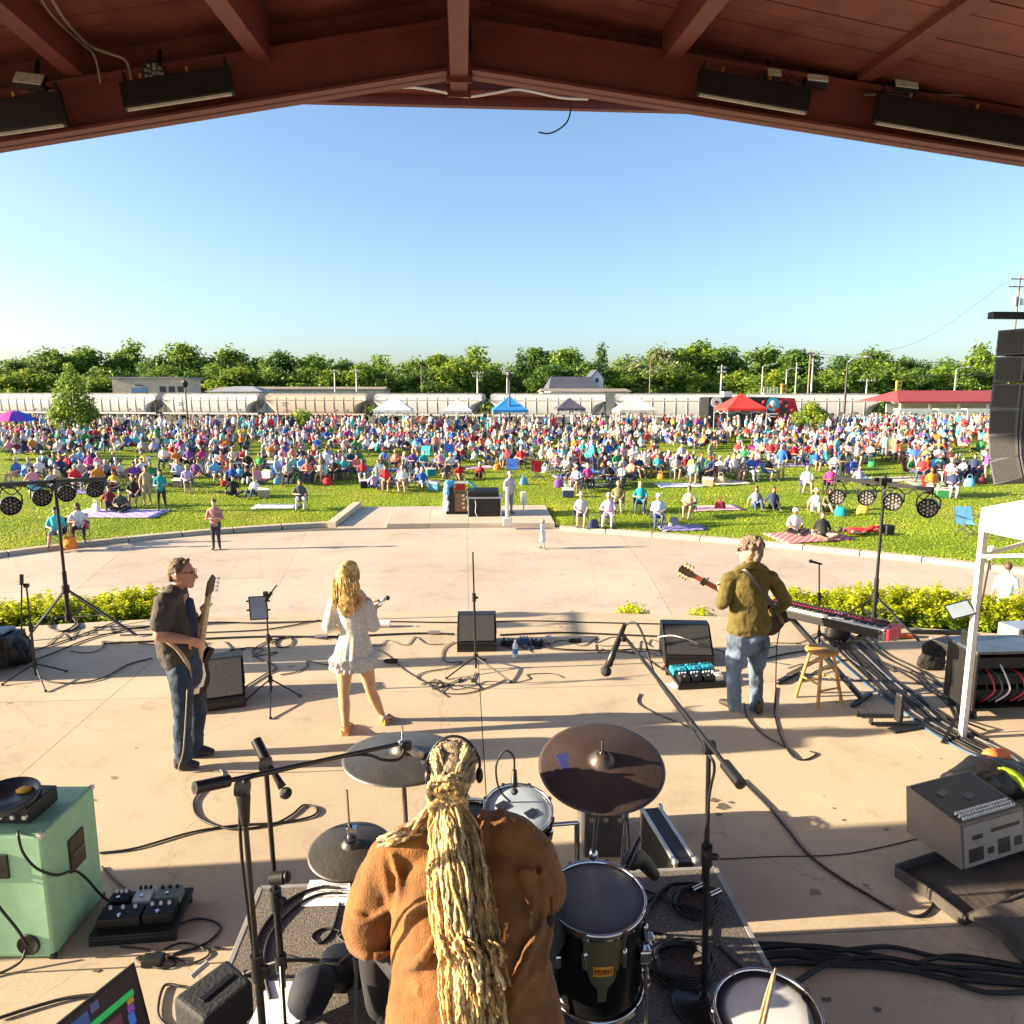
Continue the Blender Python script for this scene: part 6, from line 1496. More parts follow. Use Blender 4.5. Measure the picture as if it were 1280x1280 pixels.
# ---- pedal boards
def pedal_board(label, loc, rz, wd, dp, cols, group='pedal boards', tilt=.10):
	o = T('pedal_board', label, 'pedal board', loc, rz, group); R = Matrix.Rotation(tilt, 3, 'X')
	def tp(x, y, z): q = R @ Vector((x, y, z)); return q + Vector((0, 0, .05))
	m = MB(); m.box(tp(0, dp/2, 0), (wd, dp, .03), R=R); m.box((0, .01, .025), (wd, .03, .05)); m.box((0, dp - .02, .05), (wd*.96, .03, .09)); m.obj('board', Mblack, o, bevel=.006)
	n = len(cols)
	for i, (x, y, sx, sy, c) in enumerate(cols):
		m = MB(); m.box(tp(x, y, .045), (sx, sy, .06), R=R, taper=.94); p = m.obj('pedal', c, o, bevel=.005)
		for k in (-1, 0, 1): m = MB(); a = tp(x + k*sx*.28, y + sy*.25, .075); m.cyl(a, a + Vector((0, 0, .018)), .010, n=7); m.obj('knob', Mblack if c is not Mblack else Mpaper, p)
		m = MB(); a = tp(x, y - sy*.28, .075); m.cyl(a, a + Vector((0, 0, .014)), .012, n=8); m.obj('footswitch', Mchrome, p)
	return o
Mteal = M('pedal_teal', (.02, .32, .46), .45, var=.25, sc=30); Mpedw = M('pedal_white', (.62, .62, .60), .4, var=.1); Mpedg = M('pedal_green', (.18, .24, .18), .4)
a, b = G(856, 861), G(907, 858); rz = math.atan2(b.y - a.y, b.x - a.x)
pedal_board('teal and black guitar pedal board at the guitarist feet', G(878, 861), rz, .56, .46, [(-.19, .10, .12, .13, Mblack), (-.05, .10, .12, .13, Mblack), (.09, .10, .12, .13, Mblack), (.215, .11, .09, .15, Mpedw), (-.18, .29, .17, .15, Mteal), (.0, .30, .15, .15, Mteal), (.17, .32, .15, .13, Mteal)])
pedal_board('black bass pedal board with silver pedals beside the green cabinet', G(166, 1180), .04, .50, .36, [(-.16, .26, .10, .10, Mblack), (-.02, .27, .11, .13, Mpedw), (.13, .27, .16, .10, Mpedg), (.12, .13, .18, .12, Mblack), (-.10, .12, .26, .12, Mblack)])
m = MB(); m.box((0, 0, .004), (.20, .15, .002)); o = m.obj('paper_sheet', Mpaper, loc=G(846, 856)); o.rotation_euler = (0, 0, .5); tag(o, 'white sheet of paper beside the teal pedal board', 'paper', 'paper sheets')
cable('orange cable end beside the teal pedal board', [(826, 838), (836, 828), (846, 826), (858, 832)], .007, mat=M('cable_orange', (.6, .12, .02), .5))
# loose patch leads by the bass board, power brick
m = MB(); m.box((0, 0, .025), (.12, .07, .05)); tag(m.obj('power_brick', Mblack, bevel=.008, loc=G(192, 1205)), 'small black power brick in the cable tangle below the bass pedal board', 'power brick')

# ---- stool, keyboard, X stand
b = G(1023, 876); zs = zat(b.x, b.y, 811) ; o = T('wooden_stool', 'round wooden stool between the guitarist and the keyboard', 'stool', b, .3)
m = MB(); m.lathe([(0, zs - .035), (.15, zs - .035), (.168, zs - .025), (.172, zs - .01), (.165, zs), (0, zs)], n=32); m.obj('seat', Mwoodl, o)
ft = []
for i in range(4):
	t = PI/4 + i*PI/2; f = Vector((.23*math.cos(t), .23*math.sin(t), 0)); h = Vector((.11*math.cos(t), .11*math.sin(t), zs - .03)); ft.append((f, h)); m = MB(); m.cyl(f, h, .019, .017, n=10); m.obj('leg', Mwoodl, o)
for i in range(4):
	z = .26 if i % 2 else .19; a = ft[i][0].lerp(ft[i][1], z/zs); c = ft[(i + 1) % 4][0].lerp(ft[(i + 1) % 4][1], z/zs); m = MB(); m.cyl(a, c, .011, n=8); m.obj('rung', Mwoodl, o)
	if i % 2 == 0: z = .42; a = ft[i][0].lerp(ft[i][1], z/zs); c = ft[(i + 1) % 4][0].lerp(ft[(i + 1) % 4][1], z/zs); m = MB(); m.cyl(a, c, .011, n=8); m.obj('rung', Mwoodl, o)
kz = .86; K0, K1 = G(958, 752, kz), G(1124, 789, kz); kd = (K1 - K0); kl = kd.length; rz = math.atan2(kd.y, kd.x); kc = (K0 + K1)/2
o = T('stage_keyboard', 'red stage keyboard with white keys on an X stand', 'keyboard', kc, rz); kl = 1.32
m = MB(); m.box((0, .02, -.045), (kl, .33, .09)); m.obj('body', Mblack, o, bevel=.008)
m = MB(); m.box((0, .115, .012), (kl - .02, .135, .022)); m.obj('top_panel', Mredk, o, bevel=.005)
for s in (-1, 1): m = MB(); m.box((s*(kl/2 + .014), .02, -.03), (.03, .34, .125)); m.obj('end_cheek', Mredk, o, bevel=.012)
nk = 52
kw = (kl - .06)/nk; m0 = MB(); m0.box((0, 0, 0), (kw*.93, .145, .022)); kme = m0.mesh('white_key', [Mkeyw]); m0 = MB(); m0.box((0, 0, 0), (kw*.55, .09, .024)); bme = m0.mesh('black_key', [Mblack])
for i in range(nk):
	fill_obj('white_key', kme, o, (-kl/2 + .03 + (i + .5)*kw, -.048, .006))
	if i % 7 not in (1, 4) and i < nk - 1: fill_obj('black_key', bme, o, (-kl/2 + .03 + (i + 1)*kw, -.02, .024))
m0 = MB(); m0.cyl((0, 0, 0), (0, 0, .018), .011, n=8); nme = m0.mesh('knob', [Mblack])
for i in range(34):
	for j in range(2): fill_obj('knob', nme, o, (-kl/2 + .08 + i*.035, .09 + j*.05, .022))
m = MB(); m.box((.1, .115, .026), (.16, .05, .006)); m.obj('display', Mscreen, o)
o = T('keyboard_stand', 'black X shaped stand under the red keyboard', 'keyboard stand', (kc.x, kc.y, 0), rz)
for s in (-1, 1):
	m = MB(); m.bar((-s*.40, -.02*s, kz - .13), (s*.42, -.02*s + .0, .05), .045, .05, hint=(0, 1, 0)); m.obj('crossing_bar', Msatin, o)
	m = MB(); m.bar((s*.42, -.24, .025), (s*.42, .24, .025), .045, .045); m.obj('foot', Msatin, o, bevel=.008)
	m = MB(); m.bar((-s*.40, -.2, kz - .115), (-s*.40, .22, kz - .115), .045, .04); m.obj('arm', Msatin, o, bevel=.006)
m = MB(); m.cyl((0, -.06, .43), (0, .06, .43), .06, n=14); m.obj('lock_plate', Mblack, o)
b = G(1046, 800); m = MB(); m.limb([(0, 0, .05), (.02, 0, .2), (0, .02, .32)], [(.16, .10), (.17, .1), (.09, .05)], n=14); tag(m.obj('equipment_bag', Mblack, loc=b), 'black equipment bag on the floor under the keyboard', 'bag')
b = G(1162, 836); o = T('sling_bag', 'black drawstring bag sagging beside the right lighting stand foot', 'bag', b); m = MB(); m.limb([(0, 0, .05), (.02, 0, .17), (-.02, .02, .30)], [(.17, .08), (.16, .07), (.10, .03)], n=16); blob_obj(m, 'body', M('bag_cloth', (.02, .018, .018), .9, bump=.6, bsc=25), o, voxel=.016, smooth=2, disp=.06, dscale=.09)
# guitar floor stand
b = G(1118, 906); o = T('guitar_stand', 'small black folding guitar stand on the slab below the keyboard', 'guitar stand', b, .2)
m = MB(); m.box((.06, .02, .17), (.05, .09, .30)); m.obj('back_rest', Mblack, o, bevel=.02)
for y in (-.09, .11):
	m = MB(); m.bar((-.26, y + .12, .03), (.20, y, .03), .04, .025); m.bar((-.26, y + .12, .03), (-.26, y + .12, .09), .04, .02); m.obj('arm', Mblack, o, bevel=.004)
m = MB(); m.bar((-.15, -.12, .012), (.32, -.10, .012), .10, .02); m.obj('foot', Mblack, o, bevel=.004)

# ---- rack cases at the right
def box_case(name, label, cat, corner, rz, w_, d_, h_, mat, trims=True, group=None):
	o = T(name, label, cat, corner, rz, group); m = MB(); m.box((w_/2, d_/2, h_/2), (w_, d_, h_)); m.obj('body', mat, o, bevel=.012)
	if trims:
		for x in (0, w_):
			for y in (0, d_): m = MB(); m.box((x, y, h_/2), (.03, .03, h_*.98)); m.obj('corner_trim', Malu if mat is not Mblack else Msatin, o, bevel=.004)
		m = MB()
		for x in (0, w_):
			for y in (0, d_):
				for z in (0, h_): m.ell((x, y, z), .022, n=8, k=6)
		m.obj('ball_corner', Malu, o, kind='stuff')
	return o
c = G(1210, 903); o = T('rack_case', 'black open rack case full of cables beside the tent leg', 'rack case', c + Vector((.04, .02, 0)), .0); w_, d_, h_ = .75, .45, .62; z0 = .1
for part, cc, sz in (('top_panel', (w_/2, d_/2, z0 + h_), (w_ + .04, d_ + .04, .03)), ('bottom_panel', (w_/2, d_/2, z0 + .015), (w_, d_, .03)), ('side_panel', (.015, d_/2, z0 + h_/2), (.03, d_, h_ - .04)), ('side_panel', (w_ - .015, d_/2, z0 + h_/2), (.03, d_, h_ - .04)), ('back_panel', (w_/2, d_ - .02, z0 + h_/2), (w_ - .07, .02, h_ - .05))):
	m = MB(); m.box(cc, sz); m.obj(part, M('case_top', (.05, .06, .07), .3, var=.3, sc=5) if part == 'top_panel' else Mblack, o, bevel=.008)
for k in range(3): m = MB(); m.box((w_/2, .27, z0 + .12 + k*.17), (w_ - .1, .3, .12)); m.obj('rack_unit', Mgrille, o, bevel=.006)
for x in (.06, w_ - .06):
	for y in (.06, d_ - .06): m = MB(); m.cyl((x - .015, y, .045), (x + .015, y, .045), .045, n=12); m.box((x, y, .09), (.05, .05, .03)); m.obj('caster', Msatin, o)
for k in range(7):
	m = MB(); x = .1 + k*.08; m.tube([(x, .18, z0 + .5 - .06*(k % 3)), (x + .02, .05, z0 + .35), (x + .05, .02, z0 + .2), (x - .02, .1, z0 + .06)], .009, n=5); m.obj('patch_lead', (Mcab, Mredk, Mcgrey, Mpaper)[k % 4], o)
o = box_case('rack_case', 'low flat black case behind the open rack case', 'rack case', G(1204, 830), .2, .55, .50, .16, Mblack)
o = box_case('guitar_amplifier', 'silver edged amplifier at the right frame edge beyond the rack', 'amplifier', G(1268, 832), .12, .6, .3, .46, Malu, False); m = MB(); m.box((.32, -.008, .2), (.5, .012, .32)); m.obj('grille', Mgrille, o); m = MB(); m.box((.3, -.008, .42), (.5, .012, .06)); m.obj('control_panel', Mblack, o)
# orange lead and long black bar on the stage edge
m = MB(); m.bar((0, 0, .03), (.75, -.1, .03), .07, .05); tag(m.obj('folded_stand', Mblack, bevel=.01, loc=G(1138, 792)), 'folded black stand lying along the stage edge by the keyboard end', 'folded stand')
m = MB(); m.box((0, 0, .03), (.26, .1, .05)); tag(m.obj('drill_case', M('case_orange', (.62, .15, .02), .5), bevel=.012, loc=G(1132, 797)), 'small orange box by the keyboard right end', 'box')
# ---- white tent over the mixing place
c = G(1193, 915); canopy('mixing_tent', 'white canopy tent at the right side of the stage, corner and leg in view', (c.x + 1.47*math.cos(.12) + 1.47*math.sin(.12)*.0 + .17, c.y - 1.42, 0), .12, 3.0, 3.0, zat(c.x, c.y, 632), 2.95, .21, Mtw, None)
slab(L(1200, 762, c.y - .10), (1, -.35, .42), (-.35, .45, .8), .21, .15, .012, 'tablet', 'tablet clamped to the white tent leg', 'tablet', Mblack, Mscreen, 'tablets')
m = MB(); z = zat(c.x, c.y, 795); m.box((0, 0, 0), (.09, .1, .14)); m.box((0, -.03, .16), (.04, .04, .2)); tag(m.obj('clamp', Mblack, bevel=.01, loc=(c.x + .02, c.y - .03, z)), 'black clamp on the tent leg below the tablet', 'clamp')
m = MB(); z1 = zat(c.x, c.y, 690); P = [(c.x + .14, c.y - .05, z1), (c.x + .10, c.y - .06, z1 - .4), (c.x + .05, c.y - .05, z1 - .9), (c.x + .06, c.y - .05, .6), (c.x + .03, c.y - .06, .02), (c.x + .2, c.y - .2, .012)]; m.tube(P, .009, n=5); tag(m.obj('cable', Mcab), 'black cable hanging down the white tent leg', 'cable')
m = MB(); m.box((0, 0, 0), (.05, .05, .13)); tag(m.obj('power_plug', Mpaper, bevel=.012, loc=(c.x + .14, c.y - .05, z1)), 'white plug box hanging inside the tent corner', 'plug')
o = T('tripod_foot', 'small black tripod base at the foot of the tent leg', 'tripod', c)
for f in (G(1178, 930), G(1232, 914), G(1203, 900)): m = MB(); m.bar((0, 0, .14), f - c + Vector((0, 0, .012)), .03, .014); m.obj('leg', Msatin, o)
# ---- powered mixer on a soft case, bag behind
rz = .30; c = G(1203, 1088, .10); Mgreyw = M('mixer_side', (.14, .115, .098), .6, var=.12, sc=4, bump=.1); Mmixf = M('mixer_face', (.24, .22, .195), .55, var=.1, sc=9)
o = T('powered_mixer', 'grey powered mixer with carrying slots and rows of knobs tilted on a soft case', 'mixer', c, rz)
prof = [(0, 0), (.44, .02), (.48, .36), (.05, .30)]
m = MB(); m.prism(prof, (0, 0, 0), (0, 1, 0), (0, 0, 1), (.62, 0, 0)); m.obj('body', Mgreyw, o, bevel=.012)
def on_top(x, y, h=.003): return Vector((x, .05 + y, .30 + .06/.43*y + h))
m = MB(); m.prism([(0.02, 0.02), (.60, .02), (.60, .41), (.02, .41)], on_top(0, 0, .001), (1, 0, 0), (0, .99, .138), (0, 0, .004)); m.obj('top_panel', Mblack, o)
for x, y in ((.14, .24), (.30, .16)): m = MB(); q = on_top(x, y, .006); m.prism([(0, 0), (.15, 0), (.15, .05), (0, .05)], q, (.9, .3, .0), (-.3, .9, .13), (0, 0, .004)); m.obj('slot', Msatin, o)
m0 = MB(); m0.cyl((0, 0, 0), (0, 0, .02), .008, n=7); kme2 = m0.mesh('knob', [Mpedw])
for i in range(20):
	for j in range(3): fill_obj('knob', kme2, o, on_top(.06 + i*.026, .025 + j*.028, .005))
m = MB(); m.prism([(.02, .03), (.60, .03), (.60, .94), (.02, .94)], Vector((0, -.002, 0)), (1, 0, 0), (0, .05, .30), (0, -.004, 0)); m.obj('front_panel', Mmixf, o)
for i, (x, y, w2, h2) in enumerate(((.06, .12, .14, .3), (.24, .2, .06, .14), (.34, .12, .12, .34), (.5, .2, .08, .2), (.1, .6, .1, .1), (.28, .66, .28, .08))):
	m = MB(); m.prism([(x, y), (x + w2, y), (x + w2, y + h2), (x, y + h2)], Vector((0, -.006, 0)), (1, 0, 0), (0, .05, .30), (0, -.002, 0)); m.obj('printed_scale', Mblack, o)
o = T('soft_case', 'open grey soft case lying flat under the powered mixer', 'case', G(1212, 1142), .30); Mfelt = M('soft_case_grey', (.055, .047, .042), .9, var=.2, sc=5, bump=.4, bsc=20)
m = MB(); m.box((.36, .19, .02), (1.0, .50, .04)); m.obj('base', Mfelt, o, bevel=.012)
for a_, b_, hh in (((-.14, -.06), (.86, -.06), .07), ((-.14, .44), (.86, .44), .09), ((-.14, -.06), (-.14, .44), .08), ((.86, -.06), (.86, .44), .08)):
	m = MB(); A_, B_ = Vector((*a_, hh/2)), Vector((*b_, hh/2)); M_ = (A_ + B_)/2 + Vector((0, 0, .012)); m.bar(A_, M_, .022, hh); m.bar(M_, B_, .022, hh); m.obj('side', Mfelt, o, bevel=.008)
m = MB(); n_ = 8; vs = []
for i in range(n_ + 1):
	for k in range(5): vs.append((-.12 + .98*i/n_, -.08 - .09*k, .055 - .008*k + .02*math.sin(i*1.3 + k) + (.03 if k == 2 else 0)))
m.add(vs, [(i*5 + k, (i + 1)*5 + k, (i + 1)*5 + k + 1, i*5 + k + 1) for i in range(n_) for k in range(4)], 0, True); lid = m.obj('lid', Mfelt, o); q_ = lid.modifiers.new('t', 'SOLIDIFY'); q_.thickness = .03
b = G(1236, 1000); o = T('duffel_bag', 'black duffel bag with bright yellow-green cloth spilling out behind the mixer', 'bag', b, .2); bb = MB(); bb.limb([(-.28, 0, .14), (0, .02, .17), (.34, 0, .13)], [(.16, .15), (.2, .19), (.15, .13)], side=(0, 1, 0), n=16); bb.limb([(-.2, .05, .2), (-.1, .1, .3)], [.1, .05], n=10)
blob_obj(bb, 'body', Mblack, o, voxel=.02, smooth=3, disp=.06, dscale=.12)
m = MB(); m.limb([(.0, -.06, .28), (.1, -.12, .25), (.2, -.2, .12)], [.05, .045, .03], n=10); m.obj('yellow_cloth', M('neon_cloth', (.45, .65, .02), .7), o); m = MB(); m.limb([(.12, .12, .3), (.3, .16, .28)], [.07, .05], n=10); m.obj('orange_cloth', M('orange_cloth', (.65, .16, .04), .8), o)
m = MB(); m.tube([(-.25, -.1, .2), (-.33, -.14, .05), (-.3, -.1, .3), (-.15, -.1, .33)], .014, n=5); m.obj('strap', Mblack, o)
b = G(1256, 1026); m = MB(); m.cyl((0, 0, .06), (.35, .1, .06), .06, n=12); tag(m.obj('bag_roll', Mblack, bevel=.01, loc=b), 'rolled black cloth lying by the mixer right side', 'roll')
# ================================================================== DRUM RISER AND DRUMS
RZ = .5
Mcarpet = M('riser_carpet', (.14, .125, .11), .95, var=.5, sc=70, bump=.7, bsc=140)
Mtrim = M('riser_trim', (.34, .33, .31), .5, metal=.3)
RX0, RX1, RY0, RY1 = -1.17, 1.46, 1.0, 3.86
o = T('drum_riser', 'carpeted drum riser with pale metal edges under the drum kit', 'stage riser', (0, 0, 0))
m = MB(); m.box(((RX0 + RX1)/2, (RY0 + RY1)/2, RZ - .02), (RX1 - RX0, RY1 - RY0, .04)); m.obj('carpet_deck', Mcarpet, o)
for a, b in (((RX0, RY0), (RX0, RY1)), ((RX1, RY0), (RX1, RY1)), ((RX0, RY1), (RX1, RY1)), ((RX0, RY0), (RX1, RY0))):
	m = MB(); m.bar((*a, RZ - .05), (*b, RZ - .05), .028, .105); m.obj('edge_trim', Mtrim, o, bevel=.003)
for x in (RX0 + .1, 0, RX1 - .1):
	for y in (RY0 + .1, RY1 - .1): m = MB(); m.cyl((x, y, 0), (x, y, RZ - .1), .03, n=8); m.obj('leg', Malu, o)
m = MB(); m.box(((RX0 + RX1)/2, RY1 - .16, (RZ - .1)/2), (RX1 - RX0 - .2, .02, RZ - .12)); m.obj('skirt', Mblack, o)

Mhead = M('drum_head_grey', (.14, .145, .155), .5, var=.12, sc=9, bump=.08, bsc=50)
Mheadc = M('drum_head_clear', (.42, .52, .62), .3, var=.15, sc=6)
Mshell = M('drum_shell_black', (.006, .006, .007), .22, var=.2, sc=3, spec=.25)
Mbron = M('cymbal_dark', (.085, .08, .075), .5, metal=.6, var=.2, sc=5, bump=.12, bsc=50)
Mcymg = M('cymbal_grey', (.17, .165, .15), .45, metal=.8, var=.18, sc=6, bump=.12, bsc=50)
Mcymr = M('cymbal_red', (.082, .06, .054), .5, metal=.5, var=.25, sc=4, bump=.12, bsc=50)
Mbadge = M('badge_orange', (.75, .30, .03), .4, var=.1); Molive = M('badge_plate', (.10, .085, .04), .4); Mheadb = M('head_patch', (.02, .025, .05), .5)
def rotz_to(ax):
	u, v, d = frame_from(ax); return Matrix((u, v, d)).transposed()
def drum(name, label, c, ax, r, h, head, shell=None, lugs=8, cat='drum', group='drums of the kit'):
	c = Vector(c); ax = Vector(ax).normalized(); o = T(name, label, cat, c, 0, group); z = Vector((0, 0, 0))
	m = MB(); m.lathe([(r*.985, -h), (r*.985, -.012)], z, ax, n=48); m.lathe([(0, -h + .01), (r*.98, -h + .01)], z, ax, n=48); m.obj('shell', shell or Mshell, o)
	m = MB(); m.lathe([(0, .002), (r*.55, .002), (r*.93, 0), (r*.99, -.006)], z, ax, n=48); m.obj('drum_head', head, o)
	for hz_, nm in ((0, 'hoop'), (-h + .01, 'hoop')):
		m = MB(); m.lathe([(r*.985, hz_ - .022), (r*1.045, hz_ - .022), (r*1.05, hz_ + .004), (r*1.035, hz_ + .014), (r*1.0, hz_ + .012), (r*.985, hz_)], z, ax, n=48, closed=True); m.obj(nm, Mchrome, o)
	u, v, d = frame_from(ax)
	for i in range(lugs):
		t = 2*PI*(i + .5)/lugs; e = (u*math.cos(t) + v*math.sin(t)); p = e*r
		m = MB(); m.cyl(p*1.04 - d*.02, p*1.04 - d*min(h*.42, .13), .006, n=6); m.limb([p*1.035 - d*min(h*.30, .09), p*1.035 - d*min(h*.5, .16)], [.015, .012], n=8, k=2); m.cyl(p*1.05 + d*.012, p*1.05 - d*.02, .011, n=7); m.obj('lug', Mchrome, o)
	return o
def legs3(o, r, h, zfloor, c):
	for i in range(3):
		t = 2*PI*i/3 + PI/2; p = Vector((math.cos(t)*r*1.09, math.sin(t)*r*1.09, 0)); m = MB(); m.cyl((p.x, p.y, -h*.45), (p.x*1.06, p.y*1.06, zfloor - c.z + .015), .009, n=8); m.cyl((p.x*1.06, p.y*1.06, zfloor - c.z), (p.x*1.06, p.y*1.06, zfloor - c.z + .05), .018, n=8); m.obj('leg', Mchrome, o)
		m = MB(); m.box((p.x*.98, p.y*.98, -h*.42), (.05, .05, .06)); m.obj('leg_bracket', Mchrome, o, bevel=.008)
c = G(745, 1122, 1.1); ft_ = drum('floor_tom', 'black floor tom with grey head, orange badge facing the drummer side', c, (-.03, -.10, 1), .208, .46, Mhead); legs3(ft_, .208, .46, RZ, c)
n_ = Vector((0, -.995, -.10)).normalized(); up_ = Vector((0, -.10, .995))
bq = Vector((0, 0, 0)) + Vector((0, -.208, 0)) + Vector((.0, .0, 0))
m = MB()
for zz, hw in ((-.05, .075), (-.12, .07), (-.20, .062), (-.26, .03), (-.33, .012)): pass
plate = [(-.085, -.03), (.085, -.03), (.075, -.16), (.05, -.24), (.022, -.27), (.018, -.34), (0, -.31), (-.018, -.34), (-.022, -.27), (-.05, -.24), (-.075, -.16)]
vs = [];
for x, z in plate: a = x/.208; vs.append((.2092*math.sin(a), -.2092*math.cos(a) + -.10*z*-1*.0, z))
def curved(o, poly, r, mat, name, off):
	m = MB(); vs = []; fs = []; zs_ = sorted({z for _, z in poly});
	from itertools import pairwise
	# sample the outline row by row so the plate hugs the shell
	rows = np.linspace(min(zs_), max(zs_), 22); n = 10; ok = []
	for z in rows:
		xs_ = []
		for i in range(len(poly)):
			(x1, z1), (x2, z2) = poly[i], poly[(i + 1) % len(poly)]
			if (z1 - z)*(z2 - z) <= 0 and abs(z1 - z2) > 1e-9: xs_.append(x1 + (x2 - x1)*(z - z1)/(z2 - z1))
		a, b = (min(xs_), max(xs_)) if xs_ else (0, 0)
		for k in range(n + 1): x = a + (b - a)*k/n; t = x/r; vs.append((r*math.sin(t), -r*math.cos(t), z))
	for i in range(len(rows) - 1):
		for k in range(n): q = i*(n + 1) + k; fs.append((q, q + 1, q + n + 2, q + n + 1))
	R = Matrix.Rotation(.10, 3, 'X'); m.add([R @ Vector(v) for v in vs], fs, 0, True); return m.obj(name, mat, o)
cp = curved(ft_, plate, .2065, Molive, 'badge_plate', 0)
cb = curved(ft_, [(-.042, -.155), (.042, -.155), (.042, -.205), (-.042, -.205)], .2085, Mbadge, 'badge', 0)
bm_ = MB(); R_ = Matrix.Rotation(.10, 3, 'X')
for x, z, w2, h2 in ((-.02, -.176, .022, .012), (.004, -.176, .018, .014), (.022, -.178, .012, .010), (0, -.19, .05, .004), (-.034, -.18, .004, .03), (.034, -.18, .004, .03)): a = x/.2095; bm_.box(R_ @ Vector((.2095*math.sin(a), -.2095*math.cos(a), z)), (w2, .002, h2), R=R_)
bm_.obj('badge_lettering', M('badge_dark', (.20, .05, .02), .5), cb, kind='stuff')
m = MB(); m.ell((-.02, .13, .004), (.04, .016, .004)); m.ell((.12, .05, .004), (.018, .03, .004)); m.obj('damping_gel', Mblack, ft_)
m = MB(); m.box((.235, .03, -.24), (.07, .05, .04)); m.cyl((.24, -.02, -.24), (.24, .08, -.24), .016, n=8); m.obj('mount_clamp', Mchrome, ft_, bevel=.006)
c = G(648, 1012, 1.25); rt_ = drum('rack_tom', 'small rack tom with pale blue head and dark patches beyond the drummer', c, (0.05, -.22, 1), .165, .24, Mheadc)
for x, y, rr in ((-.08, .02, .035), (.06, -.03, .03)): m = MB(); R = rotz_to((0.05, -.22, 1)); m.box(R @ Vector((x, y, .006)), (.06, .045, .003), R=R @ Matrix.Rotation(.6, 3, 'Z')); m.obj('head_patch', Mheadb, rt_)
m = MB(); m.cyl((.17, .02, -.1), (.30, .06, -.12), .011, n=8); m.cyl((.30, .06, -.12), (.32, .10, RZ - c.z), .014, n=8); m.obj('tom_mount', Mchrome, rt_)
c = G(960, 1268, 1.1); sn = drum('snare_drum', 'shallow snare drum with pale head at the bottom edge right of the riser mic', c, (-.05, -.08, 1), .178, .14, M('snare_head', (.46, .47, .50), .55, var=.06, sc=8), M('snare_shell', (.12, .12, .13), .3, metal=.6))
m = MB(); m.lathe([(.150, .003), (.172, .003), (.172, .006), (.150, .006)], (0, 0, 0), (-.05, -.08, 1), n=40, closed=True); m.obj('damping_ring', Mblack, sn)
for i in range(3):
	t = 2.1*i + .4; m = MB(); m.tube([(0, 0, -.22), (.12*math.cos(t), .12*math.sin(t), -.2), (.19*math.cos(t), .19*math.sin(t), -.12)], .009, n=6, smooth_path=False); m.obj('basket_arm', Mchrome, sn)
m = MB(); m.cyl((0, 0, -.2), (0, 0, -c.z + .12), .013, n=8); m.obj('stand_tube', Mchrome, sn)
for i in range(3): t = 2.1*i; m = MB(); m.bar((0, 0, -c.z + .3), (.26*math.cos(t), .26*math.sin(t), -c.z + .015), .025, .008); m.obj('leg', Mchrome, sn)
m = MB(); a, b = G(943, 1300, 1.16), G(966, 1218, 1.16); d = b - a
for s in (0, .022): m.tube([a + Vector((s, 0, s)), a.lerp(b, .75) + Vector((s*.6, 0, s)), b + Vector((s*.4, 0, s))], [.0075, .0072, .004], n=8, smooth_path=False)
tag(m.obj('drum_sticks', M('stick_wood', (.42, .30, .18), .6, var=.3, sc=30)), 'pair of worn wooden drum sticks lying across the snare head', 'drum sticks')

def cymbal(name, label, c, ax, r, mat, zfl, foot, hat=False, tip=.10, cat='cymbal'):
	c = Vector(c); ax = Vector(ax).normalized(); o = T(name, label, cat, c, 0, 'cymbals of the kit'); z = Vector((0, 0, 0))
	br = r*.2
	prof = [(.008, .045*r/.25), (br*.5, .038*r/.25), (br*.85, .018*r/.25), (br, .004)]
	for i in range(1, 15): t = i/14; prof.append((br + (r - br)*t, .004 - .030*t ** 1.4 + (.0007 if i % 2 else 0)))
	m = MB(); m.lathe(prof, z, ax, n=72); cy = m.obj('cymbal_plate', mat, o); q = cy.modifiers.new('t', 'SOLIDIFY'); q.thickness = .0025
	if hat: m = MB(); m.lathe([(a, -b - .058) for a, b in prof], z, ax, n=60); m.obj('lower_plate', mat, o)
	m = MB(); m.cyl(ax*.02, ax*(.02 + tip), .005, n=8); m.cyl(ax*(.035), ax*(.06), .014, .011, n=10); m.obj('centre_rod', Mchrome, o)
	m = MB(); m.cyl(ax*.028, ax*.042, .026, n=14); m.obj('felt', Mheadb, o)
	m = MB()
	if hat: m.box(ax*.085 + Vector((.01, 0, 0)), (.045, .03, .02)); m.cyl(ax*.07, ax*.10, .013, n=8); m.obj('hat_clutch', Mchrome, o)
	f = Vector((foot[0], foot[1], zfl)) - c
	m = MB(); m.cyl(-ax*.02, f*.45 + Vector((0, 0, 0)), .011, n=8); m.cyl(f*.45, f + Vector((0, 0, .05)), .016, n=8); m.ell(f*.45, (.024, .024, .03), n=8, k=6); m.obj('stand_tube', Mchrome if not hat else Msatin, o)
	for i in range(3): t = 2.09*i + .6; m = MB(); m.bar(f + Vector((0, 0, .26)), f + Vector((.22*math.cos(t), .22*math.sin(t), .012)), .016, .008); m.obj('leg', Msatin, o)
	return o
c = L(752, 950, 3.0); c.z = c.z
cr = cymbal('crash_cymbal', 'large reddish dark cymbal tilted toward the drummer at the right of the kit', G(752, 952, 1.7), (-.03, -.27, 1), .272, Mcymr, RZ, (.58, 3.25))
R = rotz_to((-.03, -.27, 1)); m = MB(); m.box(Vector((-.155, .015, -.004)), (.055, .10, .002), R=R @ Matrix.Rotation(.25, 3, 'Z')); m.obj('ink_stamp', M('stamp_blue', (.03, .035, .16), .5), cr)
cymbal('ride_cymbal', 'large grey dark cymbal lying flat behind the drummer head on the left', G(503, 940, 1.7), (.02, .02, 1), .262, Mcymg, RZ, (-.28, 3.3))
